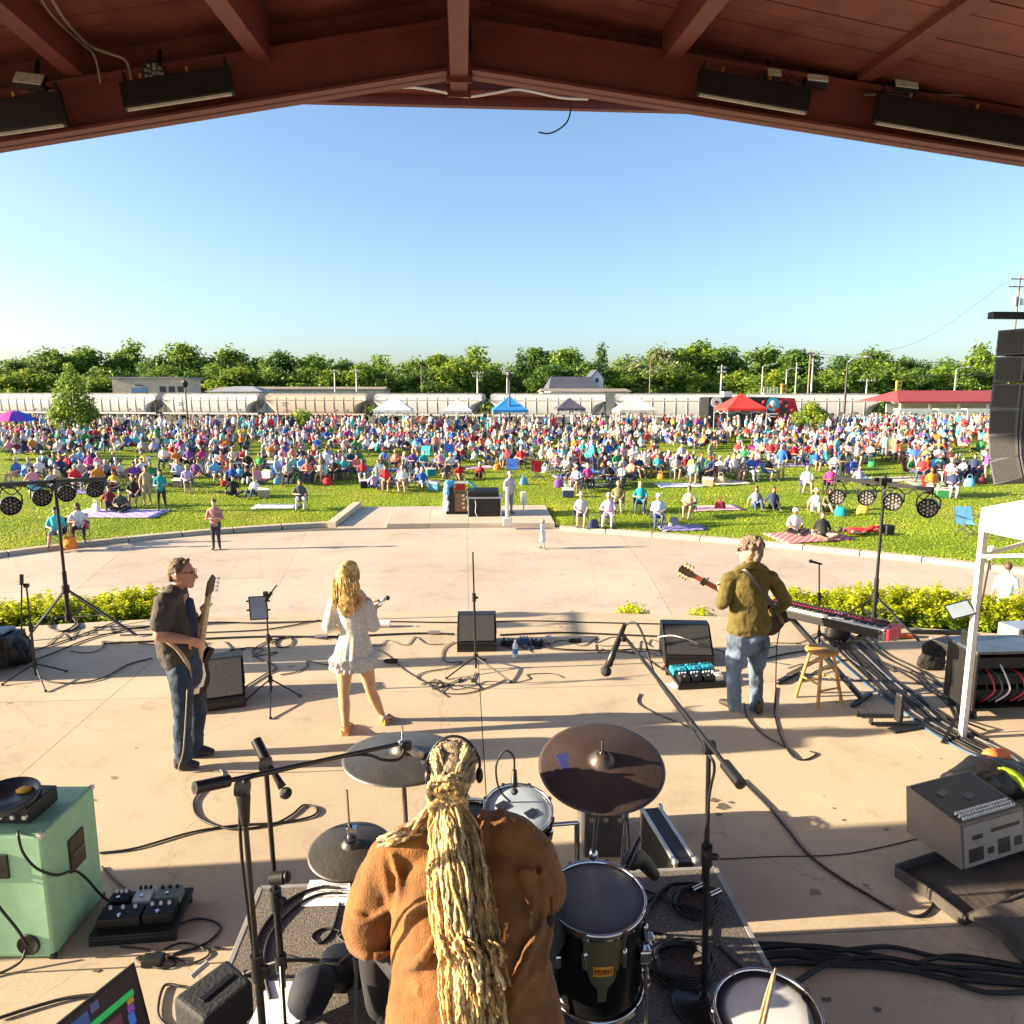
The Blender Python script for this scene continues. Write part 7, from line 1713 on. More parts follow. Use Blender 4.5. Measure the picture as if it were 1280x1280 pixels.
cymbal('hi_hat', 'pair of small dark hi-hat cymbals with tall rod left of the drummer', G(438, 1057, 1.33), (.0, -.12, 1), .182, Mbron, RZ, (-.51, 3.05), True, .26, 'hi-hat')
# microphone clipped over the rack tom with its looped cable
a, b = L(643, 962, 3.36), L(643, 990, 3.32); microphone(a, b + (b - a)*.15, 'small black drum microphone standing over the rack tom', r=.018)
m = MB(); m.tube([a, a + Vector((-.005, 0, .07)), a + Vector((-.05, 0, .10)), a + Vector((-.09, 0, .02)), a + Vector((-.075, 0, -.10)), a + Vector((-.02, 0, -.17))], .005, n=6); tag(m.obj('microphone_cable', Mcab), 'thin black cable looping up over the rack tom microphone', 'cable')

# ---- boom stands round the kit
b = G(880, 1257, RZ); tp = L(886, 934, 2.62); stand('boom_stand', 'tall black boom stand on round base right of the floor tom', b, tp, [], 'tall boom stands', hub=0, r=.0125, boom=(L(926, 980, 2.25), L(784, 800, 3.5)), round_base=.15, clutch=.62)
microphone(L(781, 781, 3.55), L(755, 845, 3.42), 'black vocal microphone hanging from the tall boom stand at right', r=.027)
m = MB(); m.box((0, 0, 0), (.03, .06, .03)); tag(m.obj('microphone_clip', Mblack, bevel=.008, loc=L(779, 797, 3.52)), 'black clip holding the microphone on the right boom', 'clip')
m = MB(); m.tube([L(781, 781, 3.55), L(795, 779, 3.5), L(806, 800, 3.45), L(813, 828, 3.4), L(823, 852, 3.3), L(850, 890, 3.0), L(884, 940, 2.62), L(893, 960, 2.6), L(886, 1000, 2.66), L(878, 1100, 2.75)], .006, n=6); tag(m.obj('microphone_cable', Mcab), 'cable curling from the right boom microphone down its stand', 'cable')
b = G(322, 1302, RZ); tp = L(303, 985, 2.42); b2 = L(320, 1275, 2.45)
b = Vector((tp.x + .02, tp.y + .02, RZ)); stand('boom_stand', 'tall black boom stand left of the drummer, boom reaching to the drummer', b, tp, [b + Vector((-.2, .05, 0)), b + Vector((.15, .15, 0)), b + Vector((.1, -.2, 0))], 'tall boom stands', r=.0125, boom=(L(243, 985, 2.30), L(498, 930, 2.9)), clutch=.5)
m = MB(); t_ = (tp - b); m.limb([tp - t_*.09, tp - t_*.02], [(.016, .016), (.026, .022)], n=10); tag(m.obj('tension_knob', Mblack), 'black tension joint at the top of the left boom stand', 'knob')
microphone(L(498, 928, 2.9), L(540, 953, 2.93), 'silver and black vocal microphone in front of the drummer face', col=Mgalv, r=.026)
m = MB(); m.box((0, 0, 0), (.05, .04, .035)); tag(m.obj('microphone_clip', Mblack, bevel=.008, loc=L(507, 932, 2.91)), 'black clip holding the drummer vocal microphone', 'clip')
m = MB(); m.tube([L(507, 930, 2.9), L(500, 948, 2.86), L(480, 950, 2.82), L(462, 944, 2.78), L(440, 944, 2.74), L(400, 952, 2.66), L(340, 966, 2.5), L(308, 975, 2.42), L(300, 1000, 2.43), L(303, 1080, 2.46), L(318, 1200, 2.5)], .0065, n=6); tag(m.obj('microphone_cable', Mcab), 'cable wound along the left boom and down its stand', 'cable')
b = G(354, 1238, RZ); tp = L(332, 955, b.y - .02); stand('microphone_stand', 'second black microphone stand beside the left boom stand', b, tp, [b + Vector((-.2, .1, 0)), b + Vector((.16, .16, 0)), b + Vector((.06, -.22, 0))], 'tall boom stands', r=.014, clutch=.42, boom=(L(320, 925, b.y + .05), L(340, 965, b.y - .04)))
microphone(L(338, 958, b.y - .03), L(361, 998, b.y - .08), 'black microphone angled down beside the left boom stand', r=.026)
m = MB(); q = L(345, 1098, b.y - .05); m.cyl((-.02, 0, 0), (.04, -.01, .01), .03, n=10); m.ell((.05, -.01, .012), (.02, .028, .028)); tag(m.obj('tension_knob', Mblack, loc=q), 'black clutch knob halfway up the second left microphone stand', 'knob')

# ---- things on and round the riser
def coil(label, c, r0, n, rr, flat=.012, mat=None):
	m = MB(); P = []
	for i in range(n*14 + 1):
		t = 2*PI*i/14; k = i/(n*14); P.append((c.x + (r0 + .018*math.sin(i*1.7) - .04*k)*math.cos(t), c.y + (r0*.9 + .018*math.cos(i*1.3) - .03*k)*math.sin(t), c.z + rr + flat*k*n*.5))
	m.tube(P, rr, n=6, k=2); return tag(m.obj('cable_coil', mat or Mcab), label, 'cable coil', 'coiled cables on the riser')
coil('coiled cable with bright plugs at the far right corner of the riser', G(868, 1130, RZ), .14, 5, .010); coil('coiled black cable beside the boom stand base', G(852, 1210, RZ), .17, 6, .011); coil('small coil of cable by the drummer left knee', G(446, 1165, RZ), .10, 2, .007)
for k, (dx, dy) in enumerate(((-.03, .0), (.05, -.05))):
	m = MB(); q = G(872, 1124, RZ); m.cyl((dx, dy, .06), (dx + .07, dy + .03, .065), .013, n=8); tag(m.obj('cable_plug', Mchrome, loc=q), ('shiny plug on the far coil, nearer the back edge', 'shiny plug on the far coil, nearer the boom stand')[k], 'plug', 'plugs on the far coil')
for c_ in (('cable curving over the left half of the riser', [(425, 1112, RZ), (395, 1112, RZ), (360, 1128, RZ), (330, 1160, RZ), (318, 1195, RZ), (322, 1240, RZ)], .009), ('second cable curving over the left half of the riser', [(428, 1118, RZ), (398, 1120, RZ), (368, 1136, RZ), (338, 1170, RZ), (330, 1210, RZ), (338, 1250, RZ)], .008), ('cable looping beside the hi-hat stand', [(425, 1130, RZ), (415, 1165, RZ), (400, 1180, RZ), (390, 1172, RZ), (405, 1162, RZ), (430, 1168, RZ), (435, 1190, RZ), (400, 1205, RZ), (355, 1195, RZ)], .006),
		('cable running back from the floor tom to the far corner', [(805, 1150, RZ), (830, 1112, RZ), (860, 1106, RZ), (890, 1112, RZ), (902, 1130, RZ)], .009), ('crossed cables behind the floor tom', [(800, 1112, RZ), (825, 1122, RZ), (850, 1140, RZ), (838, 1110, RZ), (810, 1128, RZ)], .007), ('thin cable running down the right side of the riser', [(892, 1150, RZ), (892, 1175, RZ), (915, 1200, RZ), (945, 1228, RZ), (955, 1240, RZ)], .007), ('cable arc in front of the floor tom lugs', [(806, 1165, RZ), (830, 1170, RZ), (838, 1185, RZ), (822, 1192, RZ), (806, 1186, RZ)], .006)):
	cable(c_[0], c_[1], c_[2], group='cables on the riser')
m = MB(); m.prism([(-.15, -.11), (.15, -.11), (.15, .11), (-.15, .11)], (0, 0, .003), (1, 0, 0), (0, 1, 0), (0, 0, .0015)); o = m.obj('set_list', Mpaper, loc=G(420, 1116, RZ) + Vector((-.02, 0, 0))); o.rotation_euler = (0, 0, -.03); tag(o, 'white paper lying on the riser behind the hi-hat', 'paper', 'paper sheets')
m = MB(); rl = random.Random(2)
for i in range(9): m.box((-.06 + .06*(i % 3) + rl.uniform(-.01, .01), .06 - .05*(i // 3), .0062), (.045, .006, .0008))
q = m.obj('handwriting', Mprint, o, kind='stuff')
m = MB(); m.prism([(-.11, -.14), (.11, -.14), (.11, .14), (-.11, .14)], (0, 0, .003), (1, 0, 0), (0, 1, 0), (0, 0, .0015)); o = m.obj('paper_sheet', Mpaper, loc=G(352, 1258, RZ)); o.rotation_euler = (0, 0, -.1); tag(o, 'white paper lying on the riser by the left stand feet', 'paper', 'paper sheets')
b = G(424, 1226, RZ); o = T('foot_pad', 'black rounded pad by the drummer left foot', 'pad', b); m = MB(); m.lathe([(0, 0), (.075, 0), (.09, .03), (.09, .10), (.082, .13), (.07, .145), (0, .14)], n=28); m.obj('body', Mblack, o); m = MB(); m.lathe([(.086, .06), (.094, .07), (.086, .08)], n=28); m.obj('band', Msatin, o)
m = MB(); m.limb([(0, 0, .09), (.02, .06, .12), (.05, .16, .08)], [(.09, .07), (.1, .08), (.06, .05)], n=14); tag(m.obj('dark_bag', M('bag_navy', (.008, .010, .022), .8, bump=.3, bsc=15), loc=G(385, 1275, RZ)), 'dark navy bag at the bottom edge beside the left boom stand', 'bag')
# floor box with coiled leads and slim road case beyond the riser
c = G(758, 1080); o = T('floor_box', 'dark metal box with a coil of leads on top just beyond the riser', 'box', (c.x, c.y + .02, 0), -.05); Mbox = M('box_metal', (.10, .105, .12), .4, metal=.5, var=.2)
m = MB(); m.box((0, .28, .20), (.30, .46, .40)); m.obj('body', Mbox, o, bevel=.012); m = MB()
P = []
for i in range(60): t = 2*PI*i/13; P.append((.095*math.cos(t) + .015*math.sin(i*2.1), .30 + .10*math.sin(t), .415 + .0012*i))
m.tube(P, .008, n=6, k=2); m.obj('lead_coil', Malu, o)
for x in (-.1, .0, .1): m = MB(); m.cyl((x, .05, .30), (x, .035, .30), .02, n=10); m.obj('socket', Mchrome, o)
a, b = G(811, 1075), G(857, 1108); c0 = Vector((1.27, 4.62, 0)); c1 = Vector((1.33, 4.02, 0)); d = (c1 - c0); o = T('road_case', 'slim black road case with aluminium edges standing beyond the riser', 'road case', (c0 + c1)/2, math.atan2(d.y, d.x)); ln = d.length
m = MB(); m.box((0, 0, .22), (ln, .12, .42)); m.obj('body', Mblack, o)
for y in (-.062, .062):
	for z in (.015, .43): m = MB(); m.bar((-ln/2, y, z), (ln/2, y, z), .022, .022); m.obj('edge_trim', Malu, o, bevel=.003)
for x in (-ln/2, ln/2):
	for y in (-.062, .062): m = MB(); m.bar((x, y, .015), (x, y, .43), .022, .022); m.obj('edge_trim', Malu, o, bevel=.003)
	for y in (-.066, .066): m = MB(); m.ell((x, y, .435), .022, n=8, k=6); m.obj('ball_corner', Malu, o)
# a small mic on a short stand and pedal clutter right of the floor tom
b = G(790, 1098, 0); stand('short_stand', 'short black microphone stand beside the floor tom aimed at the drum', Vector((1.03, 4.05, 0)), L(783, 1008, 4.05), [Vector((.9, 4.2, 0)), Vector((1.15, 4.15, 0)), Vector((1.05, 3.9, 0))], None, r=.011, boom=(L(783, 1010, 4.05), L(776, 1090, 3.5)))
microphone(L(800, 1047, 3.32), L(778, 1095, 3.12), 'black microphone pointing at the floor tom head', r=.022)
m = MB(); m.limb([(0, 0, 0), (.05, .03, -.02), (.12, .02, -.10)], [.05, .045, .03], n=10); tag(m.obj('tom_clamp', Mblack, loc=L(790, 1075, 3.3)), 'black clamp assembly behind the floor tom', 'clamp')
# bass drum and throne, mostly hidden by the drummer
c = Vector((.02, 3.35, RZ + .28)); o = drum('bass_drum', 'black bass drum hidden in front of the drummer', c, (0, -1, 0), .27, .4, Mhead, group=None)
o = T('drum_throne', 'round black drum throne under the drummer', 'stool', (0.0, 2.38, RZ)); m = MB(); m.lathe([(0, .44), (.17, .44), (.18, .46), (.18, .50), (.16, .52), (0, .52)], n=28); m.obj('seat', Mblack, o); m = MB(); m.cyl((0, 0, .1), (0, 0, .45), .02, n=8); m.obj('post', Mchrome, o)
for i in range(3): t = 2.09*i; m = MB(); m.bar((0, 0, .28), (.26*math.cos(t), .26*math.sin(t), .015), .028, .01); m.obj('leg', Mchrome, o)

# ---- green cabinet with the amplifier head
Mgreen = M('seafoam_tolex', (.30, .53, .33), .55, var=.08, sc=12, bump=.25, bsc=180)
o = T('bass_cabinet', 'seafoam green bass cabinet with black jack plate and handle at the left', 'speaker cabinet', (-2.41, 3.99, 0), -.06)
m = MB(); m.box((-.36, .27, .40), (.72, .54, .78)); m.obj('cabinet', Mgreen, o, bevel=.018)
m = MB(); m.box((-.33, -.004, .60), (.26, .016, .15)); jp = m.obj('jack_plate', Mblack, o, bevel=.005); m = MB(); m.cyl((-.30, -.03, .60), (-.30, -.01, .60), .014, n=10); m.cyl((-.38, -.02, .60), (-.38, -.01, .60), .014, n=10); m.obj('jack', Mchrome, jp)
m = MB(); m.lathe([(0, .002), (.052, .002), (.062, .010), (.068, .002), (.066, -.002)], (-.14, -.004, .10), (0, -1, 0), n=24); m.obj('bass_port', Mblack, o)
m = MB(); m.box((.004, .30, .50), (.014, .16, .22)); hd = m.obj('handle_cup', Mblack, o, bevel=.008); m = MB(); m.box((.010, .30, .50), (.012, .13, .03)); m.obj('grip', Msatin, hd, bevel=.004)
for x in (-.71, -.01):
	for y in (.01, .53):
		for z in (.02, .78): m = MB(); m.box((x, y, z), (.03, .03, .03)); m.obj('corner_cap', Malu if z > .5 else Mblack, o, bevel=.006)
for x in (-.6, -.12):
	for y in (.1, .44): m = MB(); m.cyl((x, y, 0), (x, y, .015), .03, n=10); m.obj('foot', Mblack, o)
o = T('amplifier_head', 'small black amplifier head on the green cabinet', 'amplifier', (-2.70, 4.24, .79), -.10); m = MB(); m.box((-.02, 0, .06), (.42, .26, .10)); m.obj('case', Mblack, o, bevel=.01)
for i in range(6): m = MB(); m.cyl((-.18 + i*.07, -.13, .06), (-.18 + i*.07, -.15, .06), .014, n=8); m.obj('knob', Malu, o)
m = MB(); m.tube([(-.16, .02, .11), (-.16, .02, .15), (.14, .02, .15), (.14, .02, .11)], .012, n=6); m.obj('handle', Msatin, o)
o = T('shallow_pan', 'round black pan with a yellow patch resting on the amplifier head', 'pan', (-2.66, 4.13, .925), .2); R = Matrix.Rotation(.12, 3, 'X')
m = MB(); ax = R @ Vector((0, 0, 1)); m.lathe([(0, 0), (.15, .0), (.165, .02), (.172, .045), (.165, .05), (.155, .02), (0, .012)], (0, 0, 0), ax, n=40); m.obj('pan', M('pan_black', (.03, .032, .038), .3, var=.2), o)
m = MB(); m.ell((.07, .06, .03), (.045, .04, .014), n=12, k=7); m.obj('yellow_patch', M('patch_yellow', (.85, .45, .02), .5), o)
for lb, P in (('thin cable hanging over the front corner of the green cabinet', [(-2.55, 4.02, .80), (-2.52, 3.97, .80), (-2.50, 3.965, .70), (-2.44, 3.97, .60), (-2.385, 4.05, .50), (-2.37, 4.2, .42), (-2.36, 4.3, .3), (-2.34, 4.4, .12), (-2.3, 4.45, .01)]), ('cable drooping across the green cabinet jack plate', [(-2.9, 3.975, .62), (-2.76, 3.96, .56), (-2.66, 3.965, .36), (-2.58, 3.965, .22), (-2.545, 3.975, .11)]), ('cable leaving the green cabinet port for the floor', [(-2.55, 3.965, .09), (-2.57, 3.93, .04), (-2.68, 3.88, .01), (-2.9, 3.8, .01)])):
	m = MB(); m.tube(P, .008, n=6); tag(m.obj('cable', Mcab), lb, 'cable', 'cables on the green cabinet')

# ---- table with laptop and black box at the bottom left
Mscr = M('laptop_dark', (.012, .012, .016), .25)
def emis(name, c, s=1.): return M(name, c, .4, var=.05, emit=s*.12)
TR = L(168, 1203, 2.42); d1 = Vector((-.47, -.88, 0)).normalized(); d2 = (Vector((.10, -.30, -.95)));  d2 = (d2 - d1*d2.dot(d1)).normalized(); nn = d1.cross(d2); nn = nn if nn.dot(CAM - TR) > 0 else -nn
o = T('laptop', 'open laptop with green and blue blocks on its dark screen', 'laptop', TR); W2, H2 = .37, .26
def lq(a0, b0, a1, b1, off): return [d1*a0 + d2*b0 + nn*off, d1*a1 + d2*b0 + nn*off, d1*a1 + d2*b1 + nn*off, d1*a0 + d2*b1 + nn*off]
m = MB(); q = lq(0, 0, W2, H2, -.008) + lq(0, 0, W2, H2, 0); m.add(q, [(3, 2, 1, 0), (4, 5, 6, 7), (0, 1, 5, 4), (1, 2, 6, 5), (2, 3, 7, 6), (3, 0, 4, 7)]); m.obj('lid', Mblack, o)
m = MB(); m.add(lq(.012, .012, W2 - .012, H2 - .012, .001), [(0, 1, 2, 3)]); sc = m.obj('screen', emis('screen_ui_dark', (.012, .014, .02), .6), o)
for nm, c_, r_ in (('green', (.02, .45, .10), (.03, .075, .19, .098)), ('blue', (.03, .08, .22), (.19, .03, .38, .14)), ('amber', (.45, .22, .03), (.035, .10, .06, .118)), ('violet', (.22, .06, .35), (.04, .12, .065, .145)), ('azure', (.05, .16, .55), (.045, .147, .07, .19)), ('maroon', (.10, .03, .05), (.09, .12, .14, .20)), ('slate', (.06, .08, .18), (.15, .02, .18, .05))):
	m = MB(); m.add(lq(r_[0], r_[1], r_[2], r_[3], .002), [(0, 1, 2, 3)]); m.obj('screen_block', emis('ui_' + nm, c_, .8), o)
hb = d2*H2; bd = Vector((-d1.y, d1.x, 0))*(1 if Vector((-d1.y, d1.x, 0)).dot(nn) > 0 else -1)
m = MB(); p = [hb, hb + d1*W2, hb + d1*W2 + bd*.26, hb + bd*.26]; m.add([a for a in p] + [a - Vector((0, 0, .018)) for a in p], [(0, 1, 2, 3), (7, 6, 5, 4), (0, 4, 5, 1), (1, 5, 6, 2), (2, 6, 7, 3), (3, 7, 4, 0)]); m.obj('base', Mblack, o)
tz = (TR + hb).z - .02; o = T('side_table', 'dark table under the open laptop at the bottom left', 'table', (-1.38, 1.98, 0))
m = MB(); m.box((0, 0, tz - .02), (.72, .72, .04)); m.obj('tabletop', Mblack, o, bevel=.006)
for x in (-.32, .32):
	for y in (-.32, .32): m = MB(); m.cyl((x, y, 0), (x, y, tz - .04), .025, n=8); m.obj('leg', Msatin, o)
A_, B_, C_, D_ = G(215, 1246, .95), G(284, 1196, .95), G(317, 1226, .95), G(255, 1277, .95); o = T('equipment_box', 'black soft-topped box at the bottom edge right of the laptop', 'box', A_)
m = MB(); tops = [Vector((0, 0, 0)), B_ - A_, C_ - A_, D_ - A_]; tops = [tops[0], tops[3], tops[2], tops[1]]; bots = [p - Vector((0, 0, .165)) for p in tops]; m.add(tops + bots, [(0, 1, 2, 3), (7, 6, 5, 4), (0, 4, 5, 1), (1, 5, 6, 2), (2, 6, 7, 3), (3, 7, 4, 0)]); m.obj('case', M('box_softblack', (.010, .012, .016), .75, var=.2, bump=.3, bsc=60), o, bevel=.02, seg=3)
m = MB(); a = (B_ - A_)*.2 + (D_ - A_)*.55; b = (B_ - A_)*.8 + (D_ - A_)*.5; m.bar(a + Vector((0, 0, .004)), b + Vector((0, 0, .004)), .03, .006); m.obj('strap', Msatin, o, bevel=.003)
m = MB(); m.cyl((0, 0, 0), (.05, .05, .02), .012, n=8); tag(m.obj('cable_plug', Malu, loc=A_ + Vector((.03, .12, -.02))), 'silver plug beside the black soft-topped box', 'plug')
q = (A_ + C_)/2; m = MB(); m.box((0, 0, .39), (.20, .22, .78)); cs = m.obj('tall_case', Mblack, bevel=.015, loc=(q.x, q.y, 0)); cs.rotation_euler = (0, 0, .75); tag(cs, 'tall black case standing under the black soft-topped box', 'case')

# ---- black bag and case at stage left
b = G(12, 832); o = T('gear_bag', 'black gear bag with a blue-grey top at the left frame edge', 'bag', b); bb = MB(); bb.limb([(-.35, 0, .16), (0, .02, .2), (.2, 0, .12)], [(.22, .17), (.22, .2), (.1, .12)], side=(0, 1, 0), n=16); bb.box((-.15, .02, .22), (.5, .4, .36)); blob_obj(bb, 'body', Mblack, o, voxel=.02, smooth=4, disp=.05, dscale=.15)
m = MB(); m.box((-.2, .05, .425), (.42, .3, .03)); m.obj('lid', M('lid_bluegrey', (.20, .25, .31), .5), o, bevel=.012); m = MB(); m.tube([(.12, -.1, .3), (.24, -.12, .22), (.26, -.1, .08), (.3, -.05, .3), (.2, 0, .4)], .012, n=5); m.obj('strap', Msatin, o)
# subwoofer stack off to the left that shades the slab
o = T('subwoofer_stack', 'black loudspeaker stack at the left end of the stage edge', 'loudspeaker', (-7.3, 8.9, 0))
m = MB(); m.box((0, 0, .5), (1.0, 1.15, 1.)); m.obj('cabinet', Mblack, o, bevel=.02); m = MB(); m.box((0, .02, 1.36), (.7, .55, .7)); m.obj('top_cabinet', Mblack, o, bevel=.02)

# ---- flown speaker array at the right
X0, Y0 = None, 7.5; o = None; n = 6; pt = L(1247, 413, Y0); wdt = .72; o = T('speaker_array', 'black flown speaker array of six curved stacked boxes at the right edge', 'loudspeaker', pt)
ang = [0, -.005, .0, .05, .11, .17]; hgt = .272; dep = .36; org = Vector((0, 0, 0)); Mtrap = M('array_side', (.06, .066, .085), .6, var=.3, sc=80, bump=.4, bsc=150)
yawA = math.radians(-14); F_ = Vector((math.sin(-yawA)*-1, math.cos(yawA), 0)); Sx = Vector((math.cos(yawA), -math.sin(yawA)*-1, 0)); Sx = Vector((F_.y, -F_.x, 0))
p = Vector((0, 0, 0))
for k in range(n):
	a = sum(ang[:k + 1]); f = F_*math.cos(a) + Vector((0, 0, -1))*math.sin(a); u = Vector((0, 0, 1))*math.cos(a) + F_*math.sin(a)
	m = MB(); fl = p; q = [fl, fl - f*dep, fl - f*dep - u*hgt*.93, fl - u*hgt*.965]
	m.add([v for v in q] + [v + Sx*wdt for v in q], [(3, 2, 1, 0), (4, 5, 6, 7), (0, 1, 5, 4), (1, 2, 6, 5), (2, 3, 7, 6), (3, 0, 4, 7)]); bx = m.obj('array_box', Mtrap, o, bevel=.012)
	m = MB(); m.prism([(.02, .02), (dep - .05, .02), (dep - .05, hgt*.9), (.02, hgt*.9)], fl - f*.01 - Sx*.006 - u*hgt*.97, -f, u, Sx*.004); m.obj('side_plate', Mgrille, bx, bevel=.002)
	m = MB(); m.prism([(.03, .02), (wdt - .03, .02), (wdt - .03, hgt*.92), (.03, hgt*.92)], fl - f*dep - u*hgt*.96, Sx, u, -f*.006); m.obj('rear_panel', Mblack, bx, bevel=.004)
	m = MB(); m.bar(fl - f*(dep - .03) - Sx*.012 - u*.02, fl - f*(dep - .03) - Sx*.012 - u*(hgt - .02), .03, .012, hint=Sx); m.obj('rigging_bar', Mblack, bx)
	p = p - u*hgt
m = MB(); m.box(Vector((.38, -.1, .14)), (1.1, .09, .07)); m.obj('fly_bar', Mblack, o, bevel=.01)
m = MB(); m.tube([(.30, -.2, .1), (.34, -.2, .2), (.46, -.2, .32), (.5, -.2, 2.2)], .035, n=8); m.obj('hoist_chain_bag', M('bag_violet', (.05, .04, .10), .7), o)
m = MB(); m.cyl((.36, -.18, .17), (.36, -.18, 3.0), .012, n=6); m.obj('chain', Msatin, o)

# ---- lamps and bars under the roof
Mfix = M('fixture_black', (.006, .0065, .009), .45, var=.3, sc=5); Mtube = M('reflector', (.36, .34, .32), .3, var=.15, sc=12)
def light_bar(label, p0, p1, hpx, Yb, group='long black stage light bars on the gable beam'):
	a, b = L(*p0, Yb), L(*p1, Yb); d = (b - a); ln = d.length; d.normalize(); hh = hpx/FPX*Yb*1.05; o = T('light_bar', label, 'light bar', a, 0, group); up = Vector((0, 0, 1)); up = (up - d*up.dot(d)).normalized(); f = d.cross(up); f = f if f.y < 0 else -f
	m = MB(); q = [(0, .02), (.05, 0), (.075, .03), (.06, hh), (0, hh)]; m.prism([(y, z) for y, z in q], Vector((0, 0, 0)), f, up, d*ln); m.obj('housing', Mfix, o, bevel=.012)
	m = MB(); m.prism([(.05, -.004), (.076, -.004), (.082, .016), (.078, .02)], d*.03, f, up, d*(ln - .06)); m.obj('lens_strip', Mtube, o)
	for t in (.04, .96):
		m = MB(); m.bar(d*ln*t + up*hh*.5 - f*.01, d*ln*t + up*(hh + .10) - f*.01, .03, .02); m.obj('bracket', Mfix, o)
	for t in (.2, .62): m = MB(); m.cyl(d*ln*t + up*hh + f*.03, d*ln*t + up*(hh + .05) + f*.03, .02, n=7); m.obj('bolt', M('brass', (.45, .30, .10), .4, metal=.8), o)
light_bar('long black light bar at the far left of the gable beam', (-60, 181), (88, 160), 36, 8.2); light_bar('black light bar on the left half of the gable beam', (160, 142), (296, 121), 30, 8.2); light_bar('black light bar on the right half of the gable beam', (868, 122), (1006, 146), 29, 8.2); light_bar('long black light bar at the far right of the gable beam', (1088, 157), (1284, 190), 34, 8.2)
def flood(label, px, py, w_, h_, Yb, round_=False):
	c = L(px, py, Yb); o = T('floodlight', label, 'floodlight', c, 0, 'floodlights above the gable beam'); s = Yb/FPX; w2, h2 = w_*s/2, h_*s/2
	if round_:
		ax = (CAM + Vector((0, 3, -2)) - c).normalized(); m = MB(); m.lathe([(0, -.15), (w2*.6, -.14), (w2, -.02), (w2, .01), (w2*.9, .0), (0, 0)], (0, 0, 0), ax, n=20); m.obj('housing', Mfix, o); u, v, _ = frame_from(ax); m = MB()
		for r_, n_ in ((0, 1), (.4, 5), (.72, 9)):
			for i in range(n_): t = 2*PI*i/n_; q = (u*math.cos(t) + v*math.sin(t))*w2*r_; m.cyl(q + ax*.002, q + ax*.012, w2*.17, n=8)
		m.obj('led_lenses', Mled, o, kind='stuff')
	else:
		R = Matrix.Rotation(-.5, 3, 'X') @ Matrix.Rotation(.12, 3, 'Y'); m = MB(); m.box((0, .05, .02), (w2*2, .1, h2*2.2), R=R); m.obj('housing', Mfix, o, bevel=.01); m = MB(); m.box(R @ Vector((0, -.055, 0)) + Vector((0, .05, .02)), (w2*1.8, .012, h2*2), R=R); m.obj('lens', M('flood_lens', (.62, .62, .58), .2, var=.2, sc=20), o)
	m = MB(); m.bar((0, .1, 0), (0, .22, .3), .03, .03); m.obj('bracket', Mfix, o)
flood('square pale floodlight at the far left above its light bar', 36, 104, 34, 14, 8.35); flood('round silver spotlight above the left light bar', 192, 91, 24, 24, 8.35, True); flood('small pale floodlight left of the right hand light bar top', 968, 96, 18, 10, 8.35); flood('pale rectangular floodlight above the right light bar end', 1022, 103, 28, 9, 8.35); flood('tilted pale floodlight past the outer right purlin', 1133, 109, 30, 15, 8.35); flood('round silver spotlight between two pale floodlights at the right', 1187, 93, 24, 22, 8.35, True); flood('tilted greenish pale floodlight at the far right', 1243, 114, 34, 15, 8.35)
Mpipe = M('conduit_grey', (.22, .17, .15), .5, metal=.4)
def strung(name, label, cat, pts, r, mat): m = MB(); m.tube([L(*p) for p in pts], r, n=6); tag(m.obj(name, mat), label, cat)
strung('conduit', 'grey conduit curving down to the gable beam at the upper left', 'conduit', [(55, -20, 7.2), (78, 20, 7.6), (110, 55, 8.2), (135, 66, 8.3), (158, 76, 8.35), (165, 102, 8.4)], .018, Mpipe)
strung('conduit', 'thin brown conduit beside the grey conduit at the upper left', 'conduit', [(40, -20, 7.2), (66, 20, 7.6), (100, 52, 8.2), (118, 70, 8.3), (126, 104, 8.4)], .014, Mpipe)
strung('roof_cable', 'pale cable draped along the ridge just behind the gable peak', 'cable', [(470, 112, 10.2), (510, 109, 10.2), (548, 114, 10.2), (582, 121, 10.2), (620, 116, 10.2), (650, 112, 10.2), (700, 122, 10.2), (735, 124, 10.2)], .016, Mpaper)
strung('roof_cable', 'thin dark cable loop dangling in the sky below the fascia', 'cable', [(712, 120, 10.3), (713, 138, 10.3), (709, 152, 10.3), (698, 162, 10.3), (685, 167, 10.3), (673, 165, 10.3)], .010, Mcab)
strung('roof_pipe', 'horizontal pipe behind the right floodlights', 'pipe', [(1080, 118, 8.42), (1180, 119, 8.42), (1300, 121, 8.42)], .018, Mpipe)
strung('roof_pipe', 'short horizontal pipe behind the far left floodlight', 'pipe', [(-30, 114, 8.42), (20, 114, 8.42), (70, 113, 8.42)], .016, Mpipe)
strung('roof_cable', 'tangled dark cables over the right half light bar', 'cable', [(925, 84, 8.3), (940, 100, 8.3), (955, 92, 8.3), (975, 108, 8.3), (990, 96, 8.3), (1005, 112, 8.3), (985, 104, 8.25), (962, 106, 8.25)], .010, Mcab)

